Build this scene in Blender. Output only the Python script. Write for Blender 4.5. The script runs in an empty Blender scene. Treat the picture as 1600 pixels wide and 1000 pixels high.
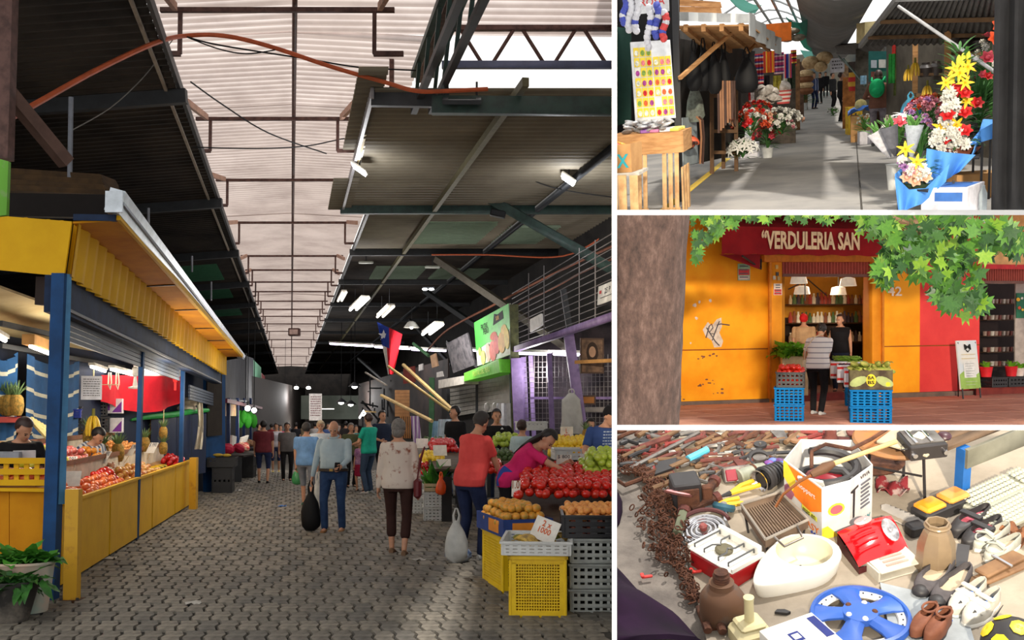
import bpy,bmesh,math,random
from math import cos,sin,sqrt,degrees,atan2
from mathutils import Vector,Matrix,Quaternion
random.seed(7)
runi=random.uniform;MTr=Matrix.Translation;MRo=Matrix.Rotation;RN=__import__("builtins").__dict__["range"]
PI=math.pi
SC=bpy.context.scene
COL=SC.collection
V=Vector
R_=math.radians
# ------------ camera, sky, exposure
FPX,CX,CY,HOR,EYE=1600.0,760.0,560.0,640.0,1.78
TH=math.atan((HOR-CY)/FPX)
cam_d=bpy.data.cameras.new('camera')
cam=bpy.data.objects.new('camera',cam_d);COL.objects.link(cam)
cam_d.sensor_width=36;cam_d.lens=36*FPX/1600
cam_d.shift_x=(800-CX)/1600;cam_d.shift_y=(CY-500)/1600
cam_d.clip_start=0.05;cam_d.clip_end=400
cam.location=(0,0,EYE);cam.rotation_euler=(PI/2+TH,0,0)
SC.camera=cam
vs=SC.view_settings
SC.display_settings.display_device='sRGB'
vs.view_transform='Standard';vs.look='None';vs.gamma=1;vs.use_curve_mapping=False
vs.exposure=0.0
wd=bpy.data.worlds.new('overcast_sky');SC.world=wd;wd.use_nodes=True
bg=wd.node_tree.nodes['Background']
bg.inputs[0].default_value=(1.0,0.985,0.96,1);bg.inputs[1].default_value=1.38
def area_lamp(name,loc,target,size,power,col=(1,1,1),size_y=None,spread=None):
 d=bpy.data.lights.new(name,'AREA');d.energy=power;d.color=col
 d.size=size
 if size_y:d.shape='RECTANGLE';d.size_y=size_y
 if spread:d.spread=R_(spread)
 o=bpy.data.objects.new(name,d);COL.objects.link(o);o.location=loc
 o.rotation_euler=(V(target)-V(loc)).to_track_quat('-Z','Y').to_euler()
 return o
def point_lamp(name,loc,power,col=(1,1,1),r=0.1):
 d=bpy.data.lights.new(name,'POINT');d.energy=power;d.color=col;d.shadow_soft_size=r
 o=bpy.data.objects.new(name,d);COL.objects.link(o);o.location=loc
 return o
def spot_lamp(name,loc,target,power,angle,col=(1,1,1),r=0.1,blend=.3):
 d=bpy.data.lights.new(name,'SPOT');d.energy=power;d.color=col;d.shadow_soft_size=r
 d.spot_size=R_(angle);d.spot_blend=blend
 o=bpy.data.objects.new(name,d);COL.objects.link(o);o.location=loc
 o.rotation_euler=(V(target)-V(loc)).to_track_quat('-Z','Y').to_euler()
 return o
sun_d=bpy.data.lights.new('high_sun','SUN');sun_d.energy=3.6;sun_d.angle=R_(3);sun_d.color=(1,.95,.88)
sun=bpy.data.objects.new('high_sun',sun_d);COL.objects.link(sun);sun.rotation_euler=V((-.22,.22,-1)).to_track_quat('-Z','Y').to_euler()
# ------------ frames of the four rooms
FW=V((0,cos(TH),sin(TH)));UPV=V((0,-sin(TH),cos(TH)));RT=V((1,0,0))
CAMP=V((0,0,EYE))
def ray(px,py):return FW+RT*((px-CX)/FPX)+UPV*((CY-py)/FPX)
def project(p):
 d=V(p)-CAMP;z=d.dot(FW)
 return(CX+FPX*d.dot(RT)/z,CY-FPX*d.dot(UPV)/z,z)
class Frame:
 """a room: its own level ground, placed rigidly in the building"""
 def __init__(s,ex,ey,ez,eye,rect):
  s.R=Matrix((ex,ey,ez)).transposed();s.eye=eye;s.rect=rect
  s.M=MTr(CAMP)@s.R.to_4x4()@MTr((0,0,-eye))
  s.O=V((0,0,eye))
 def ray(s,px,py):return s.R.transposed()@ray(px,py)
 def g(s,px,py,z=0.0):
  r=s.ray(px,py);return s.O+r*((z-s.eye)/r.z)
 def at(s,px,py,y):
  r=s.ray(px,py);return s.O+r*(y/r.y)
 def mpp(s,p):return(s.M@V(p)-CAMP).dot(FW)/FPX
def frame_towards(vx,vy,eye,rect,upright_at=None):
 ey=ray(vx,vy).normalized();ex=(RT-ey*RT.dot(ey)).normalized();ez=ex.cross(ey)
 if upright_at:
  u,w=upright_at
  def lean(a):
   q=Quaternion(ey,a);e=q@ez
   p0=CAMP+ray(u,w)*10;x0,y0,_=project(p0-e*.5);x1,y1,_=project(p0+e*.5)
   return(x1-x0)
  lo,hi=-.6,.6
  for _ in RN(50):
   m=(lo+hi)/2
   if lean(lo)*lean(m)<=0:hi=m
   else:lo=m
  q=Quaternion(ey,lo);ex=q@ex;ez=q@ez
 return Frame(ex,ey,ez,eye,rect)
P1=Frame(V((1,0,0)),V((0,1,0)),V((0,0,1)),EYE,(None,None,956,None))
P2=frame_towards(1290,108,1.70,(964,None,None,328),(1282,164))
P3=frame_towards(1270,505,1.60,(964,336,None,664),(1282,500))
P4=frame_towards(1282,-173,2.80,(964,672,None,None),(1282,836))
CUR=P1
ROOM={}
# ------------ materials
MATS={}
def lin(c):
 c=c/255.0
 return c/12.92 if c<=.04045 else((c+.055)/1.055)**2.4
def rgb(c):return(lin(c[0]),lin(c[1]),lin(c[2]),1)
class NT:
 def __init__(s,m):s.t=m.node_tree;s.n=s.t.nodes;s.b=s.n['Principled BSDF']
 def new(s,t,**k):
  x=s.n.new(t)
  for a,b in k.items():setattr(x,a,b)
  return x
 def lk(s,a,b):s.t.links.new(a,b)
 def coord(s,scale=(1,1,1),kind='Object',rot=(0,0,0)):
  c=s.new('ShaderNodeTexCoord');m=s.new('ShaderNodeMapping')
  m.inputs['Scale'].default_value=scale;m.inputs['Rotation'].default_value=rot
  s.lk(c.outputs[kind],m.inputs['Vector']);return m.outputs[0]
 def noise(s,scale=5,detail=4,vec=None,rough=.6):
  n=s.new('ShaderNodeTexNoise');n.inputs['Scale'].default_value=scale
  n.inputs['Detail'].default_value=detail;n.inputs['Roughness'].default_value=rough
  s.lk(vec if vec else s.coord(),n.inputs['Vector']);return n.outputs['Fac']
 def ramp(s,fac,stops,interp='LINEAR'):
  r=s.new('ShaderNodeValToRGB');r.color_ramp.interpolation=interp
  e=r.color_ramp.elements
  while len(e)<len(stops):e.new(.5)
  for i,(p,c)in enumerate(stops):e[i].position=p;e[i].color=c if len(c)==4 else rgb(c)
  s.lk(fac,r.inputs[0]);return r.outputs[0]
 def mix(s,fac,a,b,mode='MIX'):
  m=s.new('ShaderNodeMix',data_type='RGBA',blend_type=mode)
  for sock,v in((m.inputs[0],fac),(m.inputs[6],a),(m.inputs[7],b)):
   if isinstance(v,(int,float)):sock.default_value=v
   elif isinstance(v,tuple):sock.default_value=v if len(v)==4 else rgb(v)
   else:s.lk(v,sock)
  return m.outputs[2]
 def bump(s,h,strength=.3,dist=.02):
  b=s.new('ShaderNodeBump');b.inputs['Strength'].default_value=strength;b.inputs['Distance'].default_value=dist
  s.lk(h,b.inputs['Height']);s.lk(b.outputs[0],s.b.inputs['Normal'])
def mat(name,c=None,rough=.6,metal=0,c2=None,ns=6,vary=.12,bump=0,bs=40,lo=.4,hi=.65,emit=0,trans=0,alpha=1,coat=0,transl=0,stretch=None,groove=0):
 """principled material: a base colour with grain (vary) or a second colour in patches (c2), fine relief (bump)"""
 if name in MATS:return MATS[name]
 m=bpy.data.materials.new(name);m.use_nodes=True;MATS[name]=m
 k=NT(m);b=k.b
 b.inputs['Roughness'].default_value=rough;b.inputs['Metallic'].default_value=metal
 if rough>=.6:b.inputs['Specular IOR Level'].default_value=.22
 vec=k.coord(stretch)if stretch else None
 if c2:k.lk(k.ramp(k.noise(ns,6,vec),[(lo,c),(hi,c2)]),b.inputs['Base Color'])
 elif vary:
  d=tuple(max(0,x*(1-vary))for x in c);u=tuple(min(255,x*(1+vary*.6))for x in c)
  k.lk(k.ramp(k.noise(ns,5,vec),[(.3,d),(.7,u)]),b.inputs['Base Color'])
 else:b.inputs['Base Color'].default_value=rgb(c)
 if bump:k.bump(k.noise(bs,4,vec),bump)
 if emit:
  b.inputs['Emission Color'].default_value=rgb(c);b.inputs['Emission Strength'].default_value=emit
 if trans:b.inputs['Transmission Weight'].default_value=trans
 if alpha<1:b.inputs['Alpha'].default_value=alpha
 if coat:b.inputs['Coat Weight'].default_value=coat;b.inputs['Coat Roughness'].default_value=.1
 if groove:  # bands in the colour: valley dirt and the shading of the ridges together
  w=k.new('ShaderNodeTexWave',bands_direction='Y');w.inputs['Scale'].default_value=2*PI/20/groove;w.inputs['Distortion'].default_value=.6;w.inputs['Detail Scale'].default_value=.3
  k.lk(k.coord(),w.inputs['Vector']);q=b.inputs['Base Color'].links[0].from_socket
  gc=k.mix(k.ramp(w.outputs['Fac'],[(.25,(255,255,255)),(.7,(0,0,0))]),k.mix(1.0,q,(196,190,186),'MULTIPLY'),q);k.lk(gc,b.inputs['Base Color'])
 if transl:
  o=k.n['Material Output'];t=k.new('ShaderNodeBsdfTranslucent');t.inputs[0].default_value=rgb(c)
  x=k.new('ShaderNodeMixShader');x.inputs[0].default_value=transl
  k.lk(b.outputs[0],x.inputs[1]);k.lk(t.outputs[0],x.inputs[2]);k.lk(x.outputs[0],o.inputs[0])
 if groove and transl:k.lk(gc,t.inputs[0])
 return m
def stripes(name,cols,scale,axis='X',rough=.8,kind='Object',interp='CONSTANT',rot=None,distort=0):
 """printed stripes across one object axis"""
 if name in MATS:return MATS[name]
 m=bpy.data.materials.new(name);m.use_nodes=True;MATS[name]=m
 k=NT(m);vec=k.coord((scale,)*3,kind,rot or(0,0,0))
 w=k.new('ShaderNodeTexWave',wave_type='BANDS',bands_direction=axis,wave_profile='SAW');w.inputs['Scale'].default_value=2*PI/20
 w.inputs['Distortion'].default_value=distort
 k.lk(vec,w.inputs['Vector'])
 n=len(cols);k.lk(k.ramp(w.outputs['Fac'],[(i/n,c)for i,c in enumerate(cols)],interp),k.b.inputs['Base Color'])
 k.b.inputs['Roughness'].default_value=rough
 return m
# ------------ mesh builder
def ortho(d):
 d=d.normalized();a=V((0,0,1))if abs(d.z)<.9 else V((1,0,0))
 u=a.cross(d).normalized();return u,d.cross(u)
def rotm(rx=0,ry=0,rz=0):
 return(MRo(R_(rz),3,'Z')@MRo(R_(ry),3,'Y')@MRo(R_(rx),3,'X'))
class MB:
 def __init__(s):s.v=[];s.f=[];s.mi=[];s.m=0
 def add(s,vs,fs,xf=None):
  b=len(s.v)
  for p in vs:s.v.append(V(p)if xf is None else xf@V(p))
  for f in fs:s.f.append([b+i for i in f]);s.mi.append(s.m)
  return s
 def box(s,c,size,rot=None,bev=0,taper=1,taper_y=None):
  hx,hy,hz=(x/2 for x in size);ty=taper if taper_y is None else taper_y
  c=V(c);M=rot if rot is not None else Matrix.Identity(3)
  if not bev:
   vs=[V((x*(taper if z>0 else 1),y*(ty if z>0 else 1),z))for z in(-hz,hz)for x,y in((-hx,-hy),(hx,-hy),(hx,hy),(-hx,hy))]
   fs=[(3,2,1,0),(4,5,6,7),(0,1,5,4),(1,2,6,5),(2,3,7,6),(3,0,4,7)]
  else:
   b=min(bev,hx*.9,hy*.9,hz*.9);vs=[];fs=[]
   rings=[(-hz,b),(-hz+b,0),(hz-b,0),(hz,b)]
   for z,i in rings:
    X,Y=hx-i,hy-i
    q=b if i==0 else b*.5
    for x,y in((-X+q,-Y),(X-q,-Y),(X,-Y+q),(X,Y-q),(X-q,Y),(-X+q,Y),(-X,Y-q),(-X,-Y+q)):
     k=taper if z>0 else 1;k2=ty if z>0 else 1
     vs.append(V((x*k,y*k2,z)))
   for r in RN(3):
    for j in RN(8):
     a=r*8+j;d=r*8+(j+1)%8;fs.append((a,d,d+8,a+8))
   fs.append(tuple(RN(7,-1,-1)));fs.append(tuple(RN(24,32)))
  s.add([c+M@p for p in vs],fs);return s
 def bar(s,p0,p1,w,h=None,up=(0,0,1),bev=0):
  """rectangular bar from p0 to p1"""
  p0,p1=V(p0),V(p1);d=p1-p0;L=d.length;d.normalize();h=h or w
  u=V(up);x=d.cross(u)
  if x.length<1e-4:x=d.cross(V((1,0,0)))
  x.normalize();z=x.cross(d)
  return s.box((p0+p1)/2,(w,L,h),Matrix((x,d,z)).transposed(),bev)
 def tube(s,pts,r,n=6,closed=False,caps=True):
  pts=[V(p)for p in pts];k=len(pts);rr=r if isinstance(r,(list,tuple))else[r]*k
  vs=[];u=None
  for i,p in enumerate(pts):
   a=pts[(i-1)%k]if(closed or i)else p;b=pts[(i+1)%k]if(closed or i<k-1)else p
   d=(b-a)
   d=d.normalized()if d.length>1e-9 else V((0,0,1))
   if u is None:u,w=ortho(d)
   else:
    u=(u-d*u.dot(d))
    u=u.normalized()if u.length>1e-6 else ortho(d)[0]
    w=d.cross(u)
   for j in RN(n):
    t=2*PI*j/n;vs.append(p+(u*cos(t)+w*sin(t))*rr[i])
  fs=[]
  for i in RN(k if closed else k-1):
   for j in RN(n):
    a=i*n+j;b=i*n+(j+1)%n;c=((i+1)%k)*n+(j+1)%n;d=((i+1)%k)*n+j
    fs.append((a,b,c,d))
  if caps and not closed:fs.append(tuple(RN(n-1,-1,-1)));fs.append(tuple((k-1)*n+j for j in RN(n)))
  return s.add(vs,fs)
 def cyl(s,p0,p1,r0,r1=None,n=12):return s.tube([p0,p1],[r0,r0 if r1 is None else r1],n)
 def lathe(s,prof,n=16,c=(0,0,0),rot=None,sx=1,sy=1):
  c=V(c);M=rot if rot is not None else Matrix.Identity(3);vs=[];fs=[];idx=[]
  for r,z in prof:
   if r<1e-6:idx.append([len(vs)]);vs.append(c+M@V((0,0,z)))
   else:
    idx.append(list(RN(len(vs),len(vs)+n)))
    for j in RN(n):
     t=2*PI*j/n;vs.append(c+M@V((r*sx*cos(t),r*sy*sin(t),z)))
  for a,b in zip(idx,idx[1:]):
   for j in RN(n):
    k=(j+1)%n
    if len(a)==1 and len(b)==1:break
    if len(a)==1:fs.append((a[0],b[k],b[j]))
    elif len(b)==1:fs.append((a[j],a[k],b[0]))
    else:fs.append((a[j],a[k],b[k],b[j]))
  return s.add(vs,fs)
 def ell(s,c,r,rot=None,n=10,m=7):
  if isinstance(r,(int,float)):r=(r,r,r)
  M=(rot if rot is not None else Matrix.Identity(3))@Matrix.Diagonal(r)
  return s.lathe([(sin(PI*i/m),-cos(PI*i/m))for i in RN(m+1)],n,c,M)
 def prism(s,poly,h,xf=None,z0=0):
  """2D outline extruded along z"""
  n=len(poly);vs=[V((x,y,z0))for x,y in poly]+[V((x,y,z0+h))for x,y in poly]
  fs=[tuple(RN(n-1,-1,-1)),tuple(RN(n,2*n))]+[(i,(i+1)%n,n+(i+1)%n,n+i)for i in RN(n)]
  return s.add(vs,fs,xf)
 def ringprism(s,outer,inner,h,xf=None,z0=0):
  """a plate between two outlines with as many points each"""
  n=len(outer);vs=[]
  for z in(z0,z0+h):
   vs+=[V((x,y,z))for x,y in outer]+[V((x,y,z))for x,y in inner]
  fs=[]
  for i in RN(n):
   k=(i+1)%n
   fs+=[(i,n+i,n+k,k),(2*n+i,2*n+k,3*n+k,3*n+i),(i,k,2*n+k,2*n+i),(n+i,3*n+i,3*n+k,n+k)]
  return s.add(vs,fs,xf)
 def sheet(s,fn,nu,nv,t=0.004):
  """a thin sheet fn(u, v) with thickness"""
  P=[[V(fn(i/nu,j/nv))for j in RN(nv+1)]for i in RN(nu+1)]
  vs=[];N=(nu+1)*(nv+1);off=[]
  for i in RN(nu+1):
   for j in RN(nv+1):
    a=P[min(i+1,nu)][j]-P[max(i-1,0)][j];b=P[i][min(j+1,nv)]-P[i][max(j-1,0)]
    q=a.cross(b);q=q.normalized()if q.length>1e-12 else V((0,0,1))
    vs.append(P[i][j]);off.append(P[i][j]-q*t)
  id_=lambda i,j:i*(nv+1)+j
  fs=[]
  for i in RN(nu):
   for j in RN(nv):
    q=(id_(i,j),id_(i+1,j),id_(i+1,j+1),id_(i,j+1));fs.append(q)
    if t:fs.append(tuple(N+x for x in reversed(q)))
  if t:
   edge=[id_(i,0)for i in RN(nu+1)]+[id_(nu,j)for j in RN(1,nv+1)]+[id_(i,nv)for i in RN(nu-1,-1,-1)]+[id_(0,j)for j in RN(nv-1,0,-1)]
   for a,b in zip(edge,edge[1:]+edge[:1]):fs.append((b,a,N+a,N+b))
  return s.add(vs+(off if t else[]),fs)
 def loft(s,rings,caps=True):
  n=len(rings[0]);vs=[p for r in rings for p in r];fs=[]
  for i in RN(len(rings)-1):
   for j in RN(n):
    a=i*n+j;b=i*n+(j+1)%n;fs.append((a,b,b+n,a+n))
  if caps:fs.append(tuple(RN(n-1,-1,-1)));fs.append(tuple((len(rings)-1)*n+j for j in RN(n)))
  return s.add(vs,fs)
 def torus(s,c,R,r,rot=None,n=16,m=6,sx=1,sy=1):
  M=rot if rot is not None else Matrix.Identity(3);c=V(c)
  return s.tube([c+M@V((R*sx*cos(2*PI*i/n),R*sy*sin(2*PI*i/n),0))for i in RN(n)],r,m,closed=True)
 def quad(s,a,b,c,d):return s.add([a,b,c,d],[(0,1,2,3)])
 def mesh(s,name,mats,smooth=True,sharp=35):
  me=bpy.data.meshes.new(name);me.from_pydata([tuple(p)for p in s.v],[],s.f)
  for m in(mats if isinstance(mats,(list,tuple))else[mats]):me.materials.append(m)
  me.polygons.foreach_set('material_index',s.mi)
  me.polygons.foreach_set('use_smooth',[bool(smooth)]*len(s.f))
  me.update()
  if smooth:me.set_sharp_from_angle(angle=R_(sharp))
  return me
def fix_normals(me):
 bm=bmesh.new();bm.from_mesh(me);bmesh.ops.recalc_face_normals(bm,faces=bm.faces);bm.to_mesh(me);bm.free()
# ------------ objects
def reg(o):ROOM[o.name]=CUR
def place(o,loc=(0,0,0),rz=0,rot=None,scale=1):
 L=MTr(V(loc))@(rot.to_4x4()if rot is not None else MRo(R_(rz),4,'Z'))
 if scale!=1:L=L@Matrix.Scale(scale,4)
 o.matrix_world=CUR.M@L
def props(o,label=None,cat=None,group=None,kind=None):
 if label:o['label']=label
 if cat:o['category']=cat
 if group:o['group']=group
 if kind:o['kind']=kind
def TG(name,label,cat,loc=(0,0,0),rz=0,group=None,rot=None,scale=1):
 o=bpy.data.objects.new(name,None);COL.objects.link(o);o.empty_display_size=.1
 place(o,loc,rz,rot,scale);props(o,label,cat,group);reg(o);return o
def SO(name,label,cat,mb,m,loc=(0,0,0),rz=0,group=None,rot=None,scale=1,smooth=True,sharp=35,kind=None):
 me=mb if isinstance(mb,bpy.types.Mesh)else mb.mesh(name,m,smooth,sharp)
 o=bpy.data.objects.new(name,me);COL.objects.link(o);place(o,loc,rz,rot,scale);props(o,label,cat,group,kind);reg(o);return o
def PT(name,mb,m,parent,loc=None,rz=0,rot=None,smooth=True,sharp=35,label=None,kind=None):
 me=mb if isinstance(mb,bpy.types.Mesh)else mb.mesh(name,m,smooth,sharp)
 o=bpy.data.objects.new(name,me);COL.objects.link(o);o.parent=parent
 if loc is not None or rz or rot is not None:
  o.matrix_local=MTr(V(loc or(0,0,0)))@(rot.to_4x4()if rot is not None else MRo(R_(rz),4,'Z'))
 if label:o['label']=label
 if kind:o['kind']=kind
 return o
def struct(name,mb,m,parent=None,smooth=False):
 me=mb if isinstance(mb,bpy.types.Mesh)else mb.mesh(name,m,smooth)
 o=bpy.data.objects.new(name,me);COL.objects.link(o)
 if parent:o.parent=parent
 else:o.matrix_world=CUR.M;o['kind']='structure';reg(o)
 return o
def room_empty(name):
 o=bpy.data.objects.new(name,None);COL.objects.link(o);o.matrix_world=CUR.M;o['kind']='structure';reg(o);return o
_TXT={}
def text_mb(s,h,w=None,depth=.002,xf=None,mb=None,bold=0,align='C'):
 """flat lettering in the xz plane facing -y, cap height h, squeezed to width w, centred on the origin"""
 if(s,bold)not in _TXT:
  cu=bpy.data.curves.new('lettering','FONT');cu.body=s;cu.size=1;cu.resolution_u=2;cu.offset=bold
  o=bpy.data.objects.new('lettering',cu);COL.objects.link(o);bpy.context.view_layer.update()
  me=o.evaluated_get(bpy.context.evaluated_depsgraph_get()).to_mesh()
  vs_=[tuple(v.co)for v in me.vertices];fs_=[tuple(p.vertices)for p in me.polygons]
  bpy.data.objects.remove(o);bpy.data.curves.remove(cu)
  _TXT[(s,bold)]=(vs_,fs_)
 vs_,fs_=_TXT[(s,bold)]
 x0=min(v[0]for v in vs_);x1=max(v[0]for v in vs_);y0=min(v[1]for v in vs_);y1=max(v[1]for v in vs_)
 ky=h/(y1-y0);kx=(w/(x1-x0))if w else ky
 out=[V(((v[0]-(x0+x1)/2)*kx,-depth,(v[1]-(y0+y1)/2)*ky))for v in vs_]
 mb=mb or MB();mb.add(out,fs_,xf);return mb
def LTR(s,h,m,parent,loc=(0,0,0),w=None,rot=None,bold=.01,depth=.003,name='lettering'):
 mb=text_mb(s,h,w,depth,None,None,bold)
 return PT(name,mb,m,parent,loc,rot=rot,smooth=False)
def scribble(mb,x0,x1,z,h,y,n=8,seed=0):
 """a line of small print too small to read, as bars of word length"""
 rnd=random.Random(seed);x=x0
 while x<x1-.004:
  w=min((x1-x0)*rnd.uniform(.06,.2),x1-x)
  mb.add([V((x,y,z-h/2)),V((x+w,y,z-h/2)),V((x+w,y,z+h/2)),V((x,y,z+h/2))],[(0,1,2,3)]);x+=w+h*.6
def jit(a):return runi(-a,a)
# ------------ clip to the room walls
def clip_rooms():
 """whatever would pass through the partition walls ends at them"""
 bpy.context.view_layer.update()
 tops=[o for o in list(SC.objects)if o.parent is None and o.name in ROOM]
 def walk(o):
  yield o
  for c in o.children:yield from walk(c)
 for t in tops:
  fr=ROOM[t.name];x0,y0,x1,y1=fr.rect
  planes=[]
  def pl(a,b,inside):
   n=ray(*a).cross(ray(*b));n.normalize()
   if n.dot(ray(*inside))<0:n.negate()
   planes.append(n)
  c=(((x0 or 0)+(x1 or 1600))/2,((y0 or 0)+(y1 or 1000))/2)
  if x0 is not None:pl((x0,0),(x0,1000),c)
  if x1 is not None:pl((x1,0),(x1,1000),c)
  if y0 is not None:pl((0,y0),(1600,y0),c)
  if y1 is not None:pl((0,y1),(1600,y1),c)
  dead=0;objs=list(walk(t))
  for o in objs:
   if o.type!='MESH':continue
   mw=o.matrix_world;bb=[mw@V(q)-CAMP for q in o.bound_box]
   if all(q.dot(n)>=0 for n in planes for q in bb):continue
   if any(all(q.dot(n)<0 for q in bb)for n in planes):
    o['gone']=1;dead+=1;continue
   inv=mw.inverted();bm=bmesh.new();bm.from_mesh(o.data)
   for n in planes:
    co=inv@CAMP;no=(mw.to_3x3().transposed()@n).normalized()
    r=bmesh.ops.bisect_plane(bm,geom=bm.verts[:]+bm.edges[:]+bm.faces[:],plane_co=co,plane_no=no,clear_inner=True,dist=1e-5)
    cut=[e for e in r['geom_cut']if isinstance(e,bmesh.types.BMEdge)]
    if cut:
     try:bmesh.ops.holes_fill(bm,edges=[e for e in cut if e.is_boundary],sides=0)
     except Exception:pass
   if not bm.faces:o['gone']=1
   else:
    me=o.data.copy();bm.to_mesh(me);o.data=me
   bm.free()
  live=[o for o in objs if o.type=='MESH' and not o.get('gone')]
  kill=[o for o in objs if o.get('gone')]
  if not live:kill=objs
  for o in reversed(kill):
   if o.type=='MESH' and o.children and live:
    o.data=bpy.data.meshes.new(o.data.name);del o['gone'];continue
   bpy.data.objects.remove(o)
# ------------ people
def remeshed(mb,voxel,name,m,smooth=3,fingers=None):
 """the union of overlapping volumes as one continuous surface"""
 me=bpy.data.meshes.new(name);me.from_pydata([tuple(p)for p in mb.v],[],mb.f);me.update();fix_normals(me)
 o=bpy.data.objects.new(name,me);COL.objects.link(o)
 r=o.modifiers.new('remesh','REMESH');r.mode='VOXEL';r.voxel_size=voxel
 if smooth:
  s=o.modifiers.new('smooth','SMOOTH');s.factor=.5;s.iterations=smooth
 bpy.context.view_layer.update()
 ev=bpy.data.meshes.new_from_object(o.evaluated_get(bpy.context.evaluated_depsgraph_get()))
 bpy.data.objects.remove(o);bpy.data.meshes.remove(me)
 if fingers:
  bm=bmesh.new();bm.from_mesh(ev);t=fingers.mesh('fingers',m);bm.from_mesh(t);bm.to_mesh(ev);bm.free();bpy.data.meshes.remove(t)
 ev.materials.clear();ev.materials.append(m)
 ev.polygons.foreach_set('use_smooth',[True]*len(ev.polygons));ev.name=name
 return ev
def cap(mb,p0,p1,r0,r1,n=10):
 """a limb: tapered, with round ends"""
 mb.tube([p0,p1],[r0,r1],n);mb.ell(p0,r0,None,n,6);mb.ell(p1,r1,None,n,6)
def ik(S,T,l1,l2,pole):
 S,T=V(S),V(T);d=T-S;L=min(d.length,(l1+l2)*.999);d=d.normalized()
 a=(l1*l1-l2*l2+L*L)/(2*L);h=sqrt(max(l1*l1-a*a,0))
 p=V(pole);p=p-d*p.dot(d)
 p=p.normalized()if p.length>1e-5 else ortho(d)[0]
 return S+d*a+p*h,S+d*L
SKIN={'light':(222,172,146),'tan':(198,146,116),'brown':(168,116,88)}
def hair_shell(mb,c,r,rot,front=.35,low=-.35,n=18,m=12):
 """hair over the skull: open over the face, down to the nape"""
 vs={};M=rot@Matrix.Diagonal(r);P=[]
 for i in RN(m+1):
  th=PI*.78*i/m
  for j in RN(n):
   ph=2*PI*j/n
   d=V((sin(th)*cos(ph),sin(th)*sin(ph),cos(th)))
   f=-d.y
   if f>.15 and d.z<front:d=V((d.x,d.y*.25,max(d.z,front)if abs(d.x)<.75 else d.z)).normalized()*.86
   if d.z<low:d=d*.9
   P.append(c+M@d)
 fs=[]
 for i in RN(m):
  for j in RN(n):fs.append((i*n+j,i*n+(j+1)%n,(i+1)*n+(j+1)%n,(i+1)*n+j))
 fs.append(tuple(m*n+j for j in RN(n-1,-1,-1)))
 mb.add(P,fs)
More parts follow.
